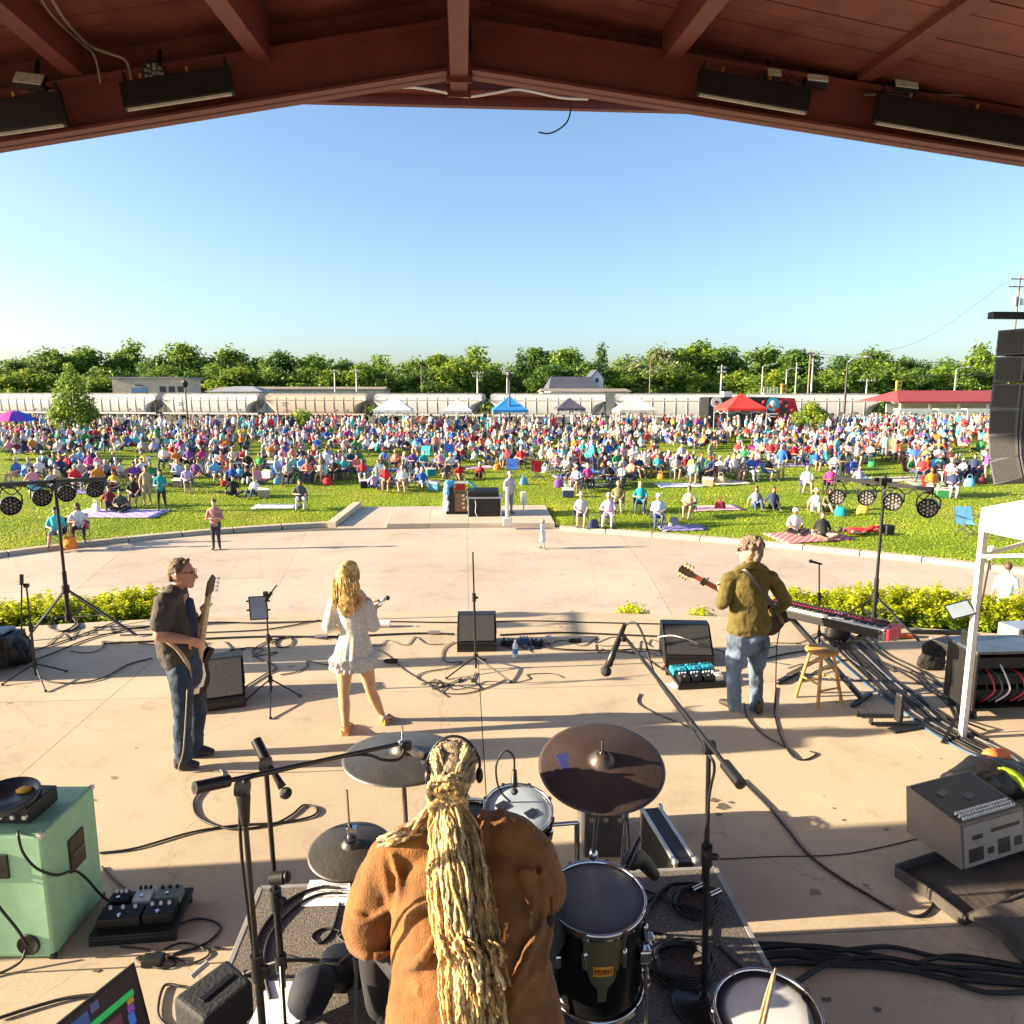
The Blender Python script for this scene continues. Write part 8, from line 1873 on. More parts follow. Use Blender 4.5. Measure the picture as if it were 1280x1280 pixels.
# ================================================================== SOUND BOOTH ON THE PAD
def padpt(px, py):
	t = 20.
	for _ in range(3000):
		q = L(px, py, t)
		if q.z <= pad_z(q.y): return Vector((q.x, q.y, pad_z(q.y)))
		t += .01
	return q
Mbrownc = M('case_brown', (.25, .12, .05), .7, var=.2, sc=6); Mtarp = M('tarp_blue', (.10, .42, .68), .7, bump=.3, bsc=6); Mtarps = M('tarp_silver', (.62, .68, .74), .6, bump=.3, bsc=6)
a = padpt(606, 646); o = T('mixing_desk', 'black skirted mixing desk table on the concrete pad', 'mixing desk', a, 0)
m = MB(); m.box((0, .35, .38), (1.35, .7, .74)); m.obj('skirt', Mblack, o, bevel=.02); m = MB(); m.box((0, .35, .77), (1.5, .85, .05)); m.obj('tabletop', Mgalv, o, bevel=.008); m = MB(); m.box((-.05, .35, .95), (1.25, .5, .26), R=Matrix.Rotation(.25, 3, 'X')); m.obj('console', Mfix, o, bevel=.02)
for x in (-.66, .66): m = MB(); m.bar((x, 0, 0), (x, 0, .76), .04, .04); m.obj('leg', Malu, o)
m = MB(); m.tube([(-.4, -.02, .76), (-.36, -.03, .5), (-.38, -.03, .2), (-.3, -.05, .02)], .012, n=5); m.obj('lead', Mpaper, o)
a = padpt(576, 643); o = T('flight_case', 'brown flight case with pale marks beside the mixing desk', 'flight case', a, 0); m = MB(); m.box((0, .3, .50), (.50, .6, .80)); m.obj('body', Mbrownc, o, bevel=.01)
for x in (-.25, .25): m = MB(); m.bar((x, -.005, .08), (x, -.005, .92), .03, .02); m.obj('edge_trim', Mfix, o)
for z in (.1, .9): m = MB(); m.bar((-.25, -.005, z), (.25, -.005, z), .02, .03); m.obj('edge_trim', Mfix, o)
for i, z in enumerate((.78, .62, .46, .28)): m = MB(); m.box((.10 + .03*(i % 2), -.004, z), (.10, .008, .07)); m.obj('label_plate', Mpaper, o)
for x in (-.18, .18): m = MB(); m.cyl((x, .05, .0), (x, .05, .1), .04, n=8); m.obj('caster', Mrub, o)
a = padpt(562, 643); o = T('rack_cover', 'tall rack under silver and blue tarpaulin at the left of the sound booth', 'equipment rack', a, 0); m = MB(); m.box((.02, .3, .56), (.34, .6, 1.1)); m.obj('rack', Mfix, o, bevel=.01)
bb = MB(); bb.limb([(-.1, .3, .2), (-.1, .3, .7), (-.06, .3, 1.15)], [(.17, .34), (.17, .34), (.16, .32)], n=18, k=3); bb.limb([(-.05, .2, 1.2), (.12, .25, 1.24)], [(.16, .2), (.12, .2)], n=14); me = blob(bb, .03, 3, disp=.10, dscale=.2, name='tarpaulin'); me.materials.clear(); me.materials.append(Mtarps); me.materials.append(Mtarp); me.polygons.foreach_set('material_index', [1 if p_.center.z > .80 else 0 for p_ in me.polygons]); fill_obj('tarpaulin', me, o)
m = MB(); vs = []
for i in range(7):
	for j in range(5): vs.append((-.35 + .7*i/6 , -.1 + .12*j, .42 - .75*abs(i/6 - .1)*(.8) + .05*math.sin(i*1.7 + j)))
m.add(vs, [(i*5 + j, (i + 1)*5 + j, (i + 1)*5 + j + 1, i*5 + j + 1) for i in range(6) for j in range(4)], 0, True); q = padpt(594, 643) + Vector((0, .1, .95)); o = m.obj('tarpaulin_sheet', Mtarp, loc=q); s_ = o.modifiers.new('t', 'SOLIDIFY'); s_.thickness = .02; tag(o, 'light blue tarpaulin sheet thrown between the flight case and mixing desk', 'tarpaulin')
a = padpt(634, 657); o = T('white_column', 'white speaker column with square base in front of the sound engineer', 'column', a, 0); m = MB(); m.box((0, 0, .16), (.34, .3, .32)); m.obj('base', Mpolw, o, bevel=.03); m = MB(); m.cyl((0, 0, .3), (0, 0, 1.5), .07, n=12); m.obj('post', Mpolw, o)
o = T('white_bin', 'white rounded box hanging beside the sound engineer', 'box', padpt(655, 640) + Vector((0, .2, 0))); m = MB(); m.box((0, 0, .55), (.22, .3, .55)); m.obj('body', Mpolw, o, bevel=.03); m = MB(); m.cyl((0, 0, 0), (0, 0, .3), .03, n=8); m.obj('leg', Mpolw, o)
# ================================================================== PEOPLE ON THE STAGE
def hand(mb, wrist, d, nrm, curl=.9, s=1., spread=.12, thumb=1):
	"""palm, four bent fingers of different lengths and a thumb from the side of the palm; nrm points out of the palm"""
	d = Vector(d).normalized(); nrm = Vector(nrm); nrm = (nrm - d*nrm.dot(d)).normalized(); sd_ = d.cross(nrm)*thumb
	w0 = Vector(wrist); kn = w0 + d*.085*s
	mb.limb([w0, w0.lerp(kn, .5), kn], [(.027*s, .020*s), (.039*s, .018*s), (.041*s, .015*s)], side=sd_, n=12, k=3)
	for i, (ln, off) in enumerate(((.068, .031), (.078, .011), (.072, -.010), (.056, -.030))):
		b = kn + sd_*off*s; a = 0.; P = [b]; dd = d + sd_*(off*spread*8); dd.normalize()
		for seg in (.45, .30, .25):
			a += curl*(.55 if seg == .45 else .75); q = dd*math.cos(a) + nrm*math.sin(a); P.append(P[-1] + q*ln*seg*s)
		mb.limb(P, [.0098*s, .0092*s, .0085*s, .0072*s], side=sd_, n=8, k=3)
	b = w0 + d*.028*s + sd_*.030*s; mb.limb([b, b + (d*.5 + sd_*.75 + nrm*.25).normalized()*.035*s, b + (d*.8 + sd_*.55 + nrm*.55).normalized()*.068*s], [.0125*s, .0108*s, .0085*s], n=8, k=3)
def head_parts(mb, c, f, s=1., tilt=0.):
	"""skull, jaw, nose, brow, lips and ears of a head at c that faces f"""
	f = Vector(f).normalized(); up = Vector((0, 0, 1)); up = (up - f*up.dot(f)).normalized(); r = f.cross(up); R = Matrix((r, f, up)).transposed(); c = Vector(c)
	def P(x, y, z): return c + R @ Vector((x*s, y*s, z*s))
	mb.ell(P(0, -.012, .022), (.077*s, .096*s, .098*s), R, n=20, k=14)
	mb.ell(P(0, .018, -.035), (.062*s, .070*s, .082*s), R, n=18, k=12)
	mb.limb([P(-.03, .052, -.092), P(0, .07, -.10), P(.03, .052, -.092)], [.022*s]*3, n=10)
	mb.limb([P(0, .086, .018), P(0, .102, -.012), P(0, .112, -.030)], [.009*s, .012*s, .014*s], n=10)
	mb.limb([P(-.035, .078, .03), P(0, .088, .034), P(.035, .078, .03)], [.011*s]*3, n=8)
	mb.limb([P(-.022, .083, -.062), P(0, .092, -.062), P(.022, .083, -.062)], [.008*s, .0095*s, .008*s], n=8)
	for q in (-1, 1): mb.limb([P(q*.076, -.01, .018), P(q*.086, -.022, .0), P(q*.077, -.012, -.028)], [(.008*s, .018*s), (.009*s, .022*s), (.008*s, .012*s)], side=r, n=8)
	return P, R
def strands(mb, starts, ends, bulge, r, n, rs, wob=.01):
	for i in range(n):
		t = rs.random(); a = Vector(starts(t, rs)); b = Vector(ends(t, rs)); mid = (a + b)/2 + bulge(t, rs)
		mb.tube([a, a.lerp(mid, .55) + Vector((rs.uniform(-wob, wob), rs.uniform(-wob, wob), 0)), mid, mid.lerp(b, .5) + Vector((rs.uniform(-wob, wob), rs.uniform(-wob, wob), 0)), b], [r, r, r*.9, r*.7, r*.3], n=5, k=3)
Mskin = M('skin_light', (.50, .275, .18), .5, var=.08, sc=14); Mskinl = M('skin_leg', (.56, .30, .17), .45, var=.06, sc=10); Mskinr = M('skin_ruddy', (.46, .22, .145), .5, var=.08, sc=14)
Mdenim = M('denim_dark', (.017, .034, .065), .85, var=.35, sc=7, bump=.3, bsc=120); Mdenimf = M('denim_faded', (.02, .036, .07), .85, var=.5, sc=5, col2=(.115, .155, .22), bump=.3, bsc=120)
Meye = M('eye_dark', (.02, .02, .02), .2)
def shoe(mb, heel, toe, s=1.):
	h, t = Vector(heel), Vector(toe); mb.limb([h + Vector((0, 0, .045)), h.lerp(t, .45) + Vector((0, 0, .05)), t + Vector((0, 0, .032))], [(.042*s, .042), (.048*s, .045), (.043*s, .028)], side=(t - h).cross(Vector((0, 0, 1))), n=12)
	mb.limb([h + Vector((0, 0, .05)), h + Vector((0, 0, .11))], [.045*s, .042*s], n=12)
def person(name_lb, pos): return T('person', name_lb, 'person', pos)

# ---------------------------------------------------------------- bass player
Y = 6.29; o = person('person with short brown hair in dark shirt and jeans playing a black electric bass', (0, 0, 0))
b = MB(); hc = L(228, 717, Y); F = Vector((1, .10, -.06))
head_parts(b, hc, F, 1.04)
nk = L(219, 741, Y); b.limb([nk, L(225, 727, Y)], [.058, .052], n=14)
b.limb([L(219, 748, Y), L(217, 770, Y), L(222, 802, Y), L(230, 832, Y)], [(.17, .095), (.17, .12), (.15, .14), (.14, .12)], side=(0, 1, 0), n=18)
rsh, rel, rwr = L(206, 752, 6.10), L(199, 795, 6.06), L(236, 800, 6.13); b.limb([rsh, rel], [.06, .05], n=12); b.limb([rel, rel.lerp(rwr, .35), rwr], [.05, .05, .033], n=12)
hand(b, rwr, (L(252, 806, 6.20) - rwr), (.1, .9, -.4), .55, 1.05, thumb=-1)
lsh, lel, lwr = L(223, 752, 6.47), L(244, 789, 6.60), L(257, 766, 6.48); b.limb([lsh, lel], [.06, .048], n=12); b.limb([lel, lwr], [.045, .033], n=12); hand(b, lwr, (.0, -.35, .6), (.5, -.6, .4), .95, 1.05)
for hp, kne, ank in ((L(228, 832, 6.21), L(229, 886, 6.17), L(229, 944, 6.20)), (L(238, 832, 6.40), L(246, 884, 6.45), L(243, 936, 6.44))): b.limb([hp, kne, ank], [.085, .06, .045], n=12)
blob_obj(b, 'body', Mskinr, o, voxel=.009, smooth=4)
c = MB(); c.limb([L(219, 742, Y), L(216, 762, Y), L(219, 792, Y), L(223, 812, Y), L(224, 818, Y)], [(.175, .09), (.205, .13), (.19, .165), (.19, .17), (.18, .16)], side=(0, 1, 0), n=22)
c.limb([L(212, 749, 6.14), L(216, 746, 6.29), L(224, 749, 6.44)], [.075, .085, .075], n=14)
for a, e in ((rsh, rel), (lsh, lel)): c.limb([a, a.lerp(e, .35), a.lerp(e, .62)], [.082, .085, .088], n=14)
c.limb([L(214, 739, 6.22), L(221, 736, 6.30), L(229, 741, 6.36)], [(.02, .035), (.025, .04), (.02, .035)], n=10)
blob_obj(c, 'shirt', M('shirt_charcoal', (.045, .037, .032), .85, var=.18, sc=8, bump=.25, bsc=60), o, voxel=.010, smooth=5, disp=.035, dscale=.11)
c = MB(); c.limb([L(236, 752, 6.33), L(241, 775, 6.33), L(243, 800, 6.33)], [(.07, .035), (.075, .03), (.07, .03)], side=(0, 1, 0), n=14); blob_obj(c, 'undershirt', M('tee_navy', (.02, .03, .07), .85), o, voxel=.012, smooth=3)
c = MB(); c.limb([L(229, 822, Y), L(232, 845, Y)], [(.155, .145), (.16, .14)], side=(0, 1, 0), n=18)
for hp, kne, ank in ((L(227, 836, 6.21), L(228, 886, 6.16), L(229, 948, 6.20)), (L(239, 836, 6.40), L(247, 884, 6.46), L(243, 940, 6.44))): c.limb([hp, hp.lerp(kne, .5), kne, kne.lerp(ank, .5), ank], [.108, .098, .078, .074, .072], n=16)
blob_obj(c, 'jeans', Mdenim, o, voxel=.010, smooth=4, disp=.028, dscale=.09)
def shoes(o, prs, mat):
	for h_, t_ in prs: c = MB(); shoe(c, h_, t_); blob_obj(c, 'shoe', mat, o, voxel=.010, smooth=3)
shoes(o, ((G(224, 962), G(246, 960)), (G(240, 947) + Vector((.0, .05, 0)), G(262, 944) + Vector((.02, .0, 0)))), M('shoe_dark', (.03, .026, .024), .7, var=.4, sc=20))
c = MB(); P, R = head_parts(MB(), hc, F, 1.04); c.ell(P(0, -.028, .045), (.083, .098, .092), R, n=20, k=14); c.limb([P(0, -.09, .02), P(0, -.085, -.05)], [(.06, .03), (.05, .02)], side=R @ Vector((1, 0, 0)), n=12); c.limb([P(-.05, .03, .105), P(0, .042, .115), P(.05, .03, .105)], [.014]*3, n=10)
for q in (-1, 1): c.limb([P(q*.076, -.03, .04), P(q*.078, -.008, .005)], [.016, .01], n=8)
blob_obj(c, 'hair', M('hair_shortbrown', (.13, .075, .035), .65, sc=60, var=.5, bump=.5, bsc=130), o, voxel=.008, smooth=2, disp=.014, dscale=.025)
g = MB()
for q in (-1, 1): g.tube([P(q*.078, -.02, .022), P(q*.074, .06, .026), P(q*.06, .092, .024)], .0032, n=5); g.lathe([(.020, 0), (.023, .001), (.020, .003)], P(q*.032, .100, .018), R @ Vector((0, 1, 0)), n=14, closed=True)
g.tube([P(-.012, .108, .022), P(.012, .108, .022)], .003, n=5); g.obj('glasses', Meye, o)
g = MB()
for q in (-1, 1): g.ell(P(q*.031, .079, .018), .0125, n=10, k=8)
g.obj('eyes', Meye, o)
# the bass: body, neck, headstock, strap
o = T('bass_guitar', 'black electric bass with white pickguard held upright by the bass player', 'guitar', (0, 0, 0)); A_ = L(242, 842, 6.31); B_ = L(257, 744, 6.36); nd = (B_ - A_).normalized(); ln = (B_ - A_).length; fn = Vector((.80, -.42, 0)); fn = (fn - nd*fn.dot(nd)).normalized(); sw = nd.cross(fn)
out = [(-.20, -.10), (-.22, 0), (-.19, .12), (-.06, .16), (.04, .12), (.10, .11), (.20, .16), (.22, .10), (.12, .045), (.12, -.045), (.17, -.10), (.14, -.15), (.04, -.11), (-.06, -.15)]
oc = [Vector((*p, 0)) for p in out]; sp = spline(oc + [oc[0]], 4)[:-1]
m = MB(); m.prism([(p.x, p.y) for p in sp], A_, nd, sw, fn*.042); m.obj('body', M('lacquer_black', (.006, .006, .007), .4, spec=.2), o, bevel=.006)
m = MB(); m.prism([(.10, -.04), (.10, .05), (-.02, .10), (-.12, .09), (-.14, .0), (-.04, -.05)], A_ + fn*.0425, nd, sw, fn*.004); m.obj('pickguard', Mpaper, o)
for x in (.02, -.06): m = MB(); m.prism([(x - .018, -.045), (x + .018, -.045), (x + .018, .045), (x - .018, .045)], A_ + fn*.047, nd, sw, fn*.01); m.obj('pickup', Mblack, o)
m = MB(); m.prism([(-.17, -.04), (-.12, -.04), (-.12, .04), (-.17, .04)], A_ + fn*.043, nd, sw, fn*.014); m.obj('bridge', Mchrome, o)
for i in range(4): m = MB(); q = A_ + nd*(-.1 + .0*i) + nd*(i*-.028) + sw*-.09 + fn*.043; m.cyl(q, q + fn*.02, .012, n=10); m.obj('knob', Mchrome, o)
m = MB(); m.prism([(.08, -.032), (.08, .032), (ln, .022), (ln, -.022)], A_ + fn*.02, nd, sw, fn*.026); m.obj('neck', M('maple', (.55, .36, .15), .4, var=.1, sc=20), o, bevel=.004)
m = MB(); m.prism([(ln, -.022), (ln, .022), (ln + .05, .05), (ln + .16, .055), (ln + .19, .02), (ln + .12, -.02)], A_ + fn*.014, nd, sw, fn*.018); m.obj('headstock', M('headstock_dark', (.05, .035, .02), .4), o, bevel=.004)
for i in range(4): m = MB(); q = A_ + nd*(ln + .04 + i*.035) + sw*.055 + fn*.02; m.cyl(q, q + sw*.035, .008, n=7); m.ell(q + sw*.045, (.014, .014, .014), n=8, k=6); m.obj('tuning_peg', Mchrome, o)
for i in range(4): m = MB(); y = -.018 + .012*i; m.cyl(A_ + nd*-.14 + sw*y + fn*.055, A_ + nd*(ln + .03) + sw*y*.7 + fn*.05, .0022, n=4); m.obj('string', Mchrome, o)
m = MB(); Mstr = M('strap_tan', (.36, .26, .16), .8); pts = [A_ + nd*.18 + sw*.14, L(240, 770, 6.56), L(226, 744, 6.50), L(212, 748, 6.40), L(198, 768, 6.30), L(203, 796, 6.10), L(222, 812, 6.08), L(238, 838, 6.13), A_ - nd*.2]
m.limb(pts, [(.017, .003)]*len(pts), side=(0, 0, 1), n=8, k=5); m.obj('strap', Mstr, o)
m = MB(); m.tube([A_ - nd*.19 - sw*.05, L(234, 862, 6.10), L(232, 900, 6.05), L(229, 940, 6.05), G(224, 964) + Vector((0, 0, .008)), G(245, 966) + Vector((0, 0, .008)), G(275, 963) + Vector((0, 0, .008)), G(279, 975) + Vector((0, 0, .008))], .006, n=6); tag(m.obj('guitar_cable', M('cable_tan', (.28, .23, .18), .6)), 'tan cable hanging from the bass down to the slab', 'cable')

# ---------------------------------------------------------------- singer
Y = 6.83; o = person('person with long blonde hair in a pale lace dress holding a white microphone', (0, 0, 0))
b = MB(); hc = L(437, 717, 6.84); F = Vector((.45, .9, -.05)); head_parts(b, hc, F, .95)
b.limb([L(438, 742, Y), L(438, 728, Y)], [.045, .043], n=12); b.limb([L(438, 748, Y), L(440, 768, Y), L(442, 790, Y), L(443, 815, Y)], [(.16, .085), (.145, .09), (.115, .085), (.15, .115)], n=18)
lsh, lel, lwr = L(417, 753, Y), L(411, 783, 6.80), L(423, 786, 6.98); b.limb([lsh, lel], [.05, .04], n=12); b.limb([lel, lwr], [.038, .026], n=12); hand(b, lwr, (.4, .8, .1), (.3, -.2, .9), .8, .9)
rsh, rel, rwr = L(459, 753, Y), L(467, 783, 6.86), L(468, 763, 7.02); b.limb([rsh, rel], [.05, .04], n=12); b.limb([rel, rwr], [.038, .027], n=12); hand(b, rwr, (.12, .1, .95), (.5, -.75, .2), 1.0, .92)
for hp, kne, ank, heel, toe in ((L(431, 815, 6.80), L(430, 868, 6.77), L(432, 908, 6.73), G(432, 919), G(437, 908)), (L(453, 815, 6.86), L(464, 864, 6.98), L(478, 896, 7.06), G(479, 906), G(489, 899))):
	b.limb([hp, hp.lerp(kne, .5), kne, kne.lerp(ank, .32), ank], [.088, .075, .052, .056, .032], n=14, k=5); b.limb([ank, heel + Vector((0, 0, .055))], [.032, .03], n=10); b.limb([heel + Vector((0, 0, .06)), toe + Vector((0, 0, .03))], [(.032, .026), (.036, .016)], side=(1, 0, 0), n=10)
blob_obj(b, 'body', Mskinl, o, voxel=.009, smooth=4)
Mlace = M('lace_dress', (.50, .46, .41), .85, var=.13, sc=60, col2=(.60, .56, .51), bump=.15, bsc=90)
c = MB(); c.limb([L(438, 744, Y), L(439, 758, Y), L(441, 778, Y), L(443, 793, Y)], [(.14, .08), (.15, .10), (.14, .105), (.125, .10)], n=20)
for a, e, wv in ((lsh, lel, lwr), (rsh, rel, rwr)): c.limb([a, a.lerp(e, .5), e, e.lerp(wv, .35)], [.052, .060, .068, .048], n=14)
blob_obj(c, 'blouse', Mlace, o, voxel=.010, smooth=4, disp=.008, dscale=.07)
m = MB(); n = 90; vs = []; rows = 16; W0, W1 = L(443, 791, Y), L(441, 829, Y)
for i in range(rows + 1):
	t = i/rows; cc = W0.lerp(W1, t); a0 = (.125 + (.205 - .125)*t ** .8) + (.02*math.sin(PI*min(1, (t - .72)/.28)) if t > .72 else 0);
	for k in range(n): a = 2*PI*k/n; rp = 1 + (.02 + .075*t)*math.sin(a*13 + 2*math.sin(a*3))*(1.3 if t > .75 else .7); vs.append(cc + Vector((a0*rp*math.cos(a), a0*.78*rp*math.sin(a), -.012*math.sin(a*5)*t)))
m.add(vs, [(i*n + k, i*n + (k + 1) % n, (i + 1)*n + (k + 1) % n, (i + 1)*n + k) for i in range(rows) for k in range(n)], 0, True); m.obj('skirt', Mlace, o)
m = MB(); vs = []
for i in range(6):
	t = i/5; cc = L(442, 818, Y).lerp(L(441, 833, Y), t)
	for k in range(n): a = 2*PI*k/n; rp = 1 + (.03 + .06*t)*math.sin(a*19 + math.sin(a*4)*2); vs.append(cc + Vector(((.196 + .018*t)*rp*math.cos(a), (.153 + .016*t)*rp*math.sin(a), -.02*abs(math.sin(a*9.5))*t)))
m.add(vs, [(i*n + k, i*n + (k + 1) % n, (i + 1)*n + (k + 1) % n, (i + 1)*n + k) for i in range(5) for k in range(n)], 0, True); m.obj('ruffle', Mlace, o)
P, R = head_parts(MB(), hc, F, .95); c = MB(); c.ell(P(0, -.02, .035), (.088, .105, .100), R, n=20, k=14); c.limb([P(0, -.08, .03), L(436, 738, 6.74), L(434, 756, 6.73), L(432, 770, 6.74)], [(.085, .06), (.115, .055), (.095, .045), (.03, .02)], side=(1, 0, 0), n=16); c.limb([P(.07, .02, .03), P(.08, .0, -.06), P(.07, -.03, -.16)], [(.03, .03), (.03, .04), (.02, .03)], n=10); c.limb([P(-.07, .02, .03), P(-.09, .0, -.06), P(-.08, -.03, -.2)], [(.03, .03), (.035, .045), (.02, .03)], n=10)
Mblond = M('hair_gold', (.44, .24, .055), .5, var=.45, sc=26, col2=(.58, .36, .11), bump=.4, bsc=60)
hr = blob_obj(c, 'hair', Mblond, o, voxel=.009, smooth=3, disp=.02, dscale=.05)
rs = random.Random(8); m = MB()
strands(m, lambda t, r_: P((t - .5)*.15, -.06 - .05*math.sin(PI*t), .10 - .12*abs(t - .5)), lambda t, r_: L(416 + 36*t + r_.uniform(-3, 3), 758 + r_.uniform(0, 14) - 14*abs(t - .5), 6.70 + .03*r_.random()), lambda t, r_: Vector(((t - .5)*.06, -.035, .02)), .0042, 150, rs, .012); m.obj('hair_strands', Mblond, hr, kind='stuff')
c = MB()
for heel, toe, an in ((G(432, 919), G(437, 908), L(432, 908, 6.73)), (G(479, 906), G(489, 899), L(478, 896, 7.06))):
	c.prism([(0, 0), (1, 0), (1, .022), (.45, .03), (0, .062)], heel - (toe - heel).cross(Vector((0, 0, 1))).normalized()*.034 - (toe - heel)*.12, (toe - heel)*1.3, (0, 0, 1), (toe - heel).cross(Vector((0, 0, 1))).normalized()*.068)
	c.tube([an + Vector((-.035, -.02, 0)), an + Vector((0, -.042, -.01)), an + Vector((.035, -.02, 0)), an + Vector((.02, .035, 0)), an + Vector((-.02, .035, 0)), an + Vector((-.035, -.02, 0))], .008, n=6)
	q = heel.lerp(toe, .8) + Vector((0, 0, .04)); s_ = (toe - heel).cross(Vector((0, 0, 1))).normalized(); c.tube([q - s_*.04 - Vector((0, 0, .02)), q + Vector((0, 0, .02)), q + s_*.04 - Vector((0, 0, .02))], .012, n=6)
c.obj('sandals', M('sandal_tan', (.45, .22, .06), .6), o)
microphone(L(466, 757, 7.0), L(487, 746, 7.02), 'white handheld microphone with dark end in the singer right hand', col=Mpaper, r=.023)

# ---------------------------------------------------------------- guitarist
Y = 7.05; o = person('person with curly greying hair in an olive jacket and faded jeans playing guitar', (0, 0, 0))
b = MB(); hc = L(937, 689, 7.05); F = Vector((-.86, .5, -.05)); head_parts(b, hc, F, 1.05); b.limb([L(939, 712, Y), L(937, 700, Y)], [.055, .05], n=12)
b.limb([L(937, 720, Y), L(935, 745, Y), L(935, 780, Y), L(935, 800, Y)], [(.17, .09), (.165, .11), (.14, .1), (.15, .11)], n=16)
lsh, lel, lwr = L(911, 725, 7.06), L(903, 755, 6.99), L(904, 742, 7.22); rsh, rel, rwr = L(964, 722, 7.08), L(982, 752, 7.10), L(962, 768, 7.27)
b.limb([lsh, lel], [.052, .045], n=12); b.limb([lel, lwr], [.042, .03], n=12); hand(b, lwr, (-.25, .35, .85), (-.2, -.9, .2), 1.0); b.limb([rsh, rel], [.052, .045], n=12); b.limb([rel, rwr], [.042, .03], n=12); hand(b, rwr, (-.7, .3, -.3), (-.1, .9, -.2), .5)
LEGS = ((L(922, 802, 7.02), L(917, 840, 6.98), L(918, 880, 6.93)), (L(949, 802, 7.08), L(945, 840, 7.14), L(946, 884, 7.05)))
for q in LEGS: b.limb(q, [.085, .06, .045], n=12)
blob_obj(b, 'body', Mskin, o, voxel=.009, smooth=4)
Molj = M('jacket_olive', (.105, .080, .015), .85, var=.2, sc=9, bump=.45, bsc=90)
c = MB(); c.limb([L(937, 716, Y), L(936, 735, Y), L(935, 762, Y), L(937, 782, Y)], [(.16, .09), (.21, .13), (.195, .13), (.235, .155)], n=24); c.limb([L(910, 724, Y), L(937, 717, Y), L(964, 722, Y)], [.068, .08, .068], n=14)
c.limb([lsh, lsh.lerp(lel, .5), lel, lel.lerp(lwr, .8)], [.078, .074, .066, .055], n=14); c.limb([rsh, rsh.lerp(rel, .5), rel, rel.lerp(rwr, .85)], [.078, .074, .066, .055], n=14)
c.limb([L(921, 712, 7.02), L(934, 706, 6.97), L(948, 705, 6.99), L(958, 712, 7.03)], [(.025, .035)]*4, n=10)
jk = blob_obj(c, 'jacket', Molj, o, voxel=.010, smooth=4, disp=.032, dscale=.10)
c = MB(); c.limb([L(922, 714, 7.0), L(934, 708, 6.95), L(947, 707, 6.96), L(959, 714, 7.02)], [(.012, .035), (.012, .04), (.012, .04), (.012, .03)], side=(0, 1, 0), n=12); c.obj('collar', Molj, jk)
m = MB(); q = [L(935, 740, 6.90), L(935, 765, 6.895), L(936, 795, 6.875)]; m.limb(q, [(.002, .004)]*3, n=6); m.obj('back_seam', M('seam_dark', (.08, .06, .015), .9), jk)
c = MB(); c.limb([L(935, 788, Y), L(936, 806, Y)], [(.165, .125), (.17, .13)], n=18)
for q in LEGS: c.limb([q[0], q[0].lerp(q[1], .5), q[1], q[1].lerp(q[2], .5), q[2] + Vector((0, 0, -.02))], [.112, .098, .076, .068, .066], n=16)
blob_obj(c, 'jeans', Mdenimf, o, voxel=.010, smooth=4, disp=.032, dscale=.08)
shoes(o, ((G(921, 890), G(902, 880)), (G(948, 893), G(946, 880))), M('shoe_brown', (.035, .022, .014), .5, var=.3, sc=15))
P, R = head_parts(MB(), hc, F, 1.05); c = MB(); c.ell(P(0, -.022, .055), (.096, .11, .095), R, n=20, k=14); c.limb([P(0, -.08, .03), P(0, -.078, -.04), P(0, -.06, -.105)], [(.088, .05), (.085, .045), (.07, .03)], side=R @ Vector((1, 0, 0)), n=14); rs = random.Random(5)
for i in range(46):
	v = Vector((rs.gauss(0, 1), rs.gauss(-.35, .9), abs(rs.gauss(.4, .8)))).normalized(); c.ell(P(v.x*.09, -.022 + v.y*.105, .05 + v.z*.09), rs.uniform(.018, .032), n=8, k=6)
blob_obj(c, 'hair', M('hair_curly', (.16, .115, .085), .7, var=.6, sc=40, bump=.7, bsc=90), o, voxel=.008, smooth=1, disp=.02, dscale=.022)
g = MB(); g.tube([P(-.078, -.02, .022), P(-.074, .06, .026), P(-.05, .10, .02)], .0035, n=5); g.tube([P(.078, -.02, .022), P(.074, .06, .026), P(.05, .10, .02)], .0035, n=5)
for q in (-1, 1): g.ell(P(q*.034, .098, .014), (.026, .012, .022), R, n=12, k=8)
g.obj('sunglasses', Meye, o)
o = T('guitar', 'dark bodied guitar with reddish neck pointing left, held by the guitarist', 'guitar', (0, 0, 0)); A_ = L(953, 768, 7.30); B_ = L(868, 721, 7.36); nd = (B_ - A_).normalized(); ln = (B_ - A_).length; fn = Vector((.15, .95, .1)); fn = (fn - nd*fn.dot(nd)).normalized(); sw = nd.cross(fn)
out = [(-.24, 0), (-.22, .12), (-.10, .19), (.02, .14), (.12, .13), (.20, .10), (.22, .0), (.20, -.10), (.12, -.13), (.02, -.14), (-.10, -.19), (-.22, -.12)]; sp = spline([Vector((*p, 0)) for p in out + out[:1]], 4)[:-1]
m = MB(); m.prism([(p.x, p.y) for p in sp], A_ - fn*.04, nd, sw, fn*.09); m.obj('body', M('guitar_dark', (.012, .008, .006), .4, spec=.25), o, bevel=.008)
m = MB(); m.prism([(.16, -.03), (.16, .03), (ln, .023), (ln, -.023)], A_ + fn*.02, nd, sw, fn*.03); m.obj('neck', M('neck_mahogany', (.38, .10, .035), .4, var=.12, sc=14), o, bevel=.008)
m = MB(); m.prism([(ln, -.024), (ln, .024), (ln + .05, .04), (ln + .17, .04), (ln + .18, 0), (ln + .17, -.04), (ln + .05, -.04)], A_ + fn*.016, nd, sw, fn*.02); m.obj('headstock', M('headstock_dark', (.05, .035, .02), .4), o, bevel=.004)
for i in range(3):
	for s_ in (-1, 1): m = MB(); q = A_ + nd*(ln + .06 + i*.04) + sw*s_*.04 + fn*.02; m.cyl(q, q + sw*s_*.025, .006, n=7); m.ell(q + sw*s_*.036, (.014, .012, .014), n=8, k=6); m.obj('tuning_peg', M('brass', (.45, .30, .10), .4, metal=.8), o)
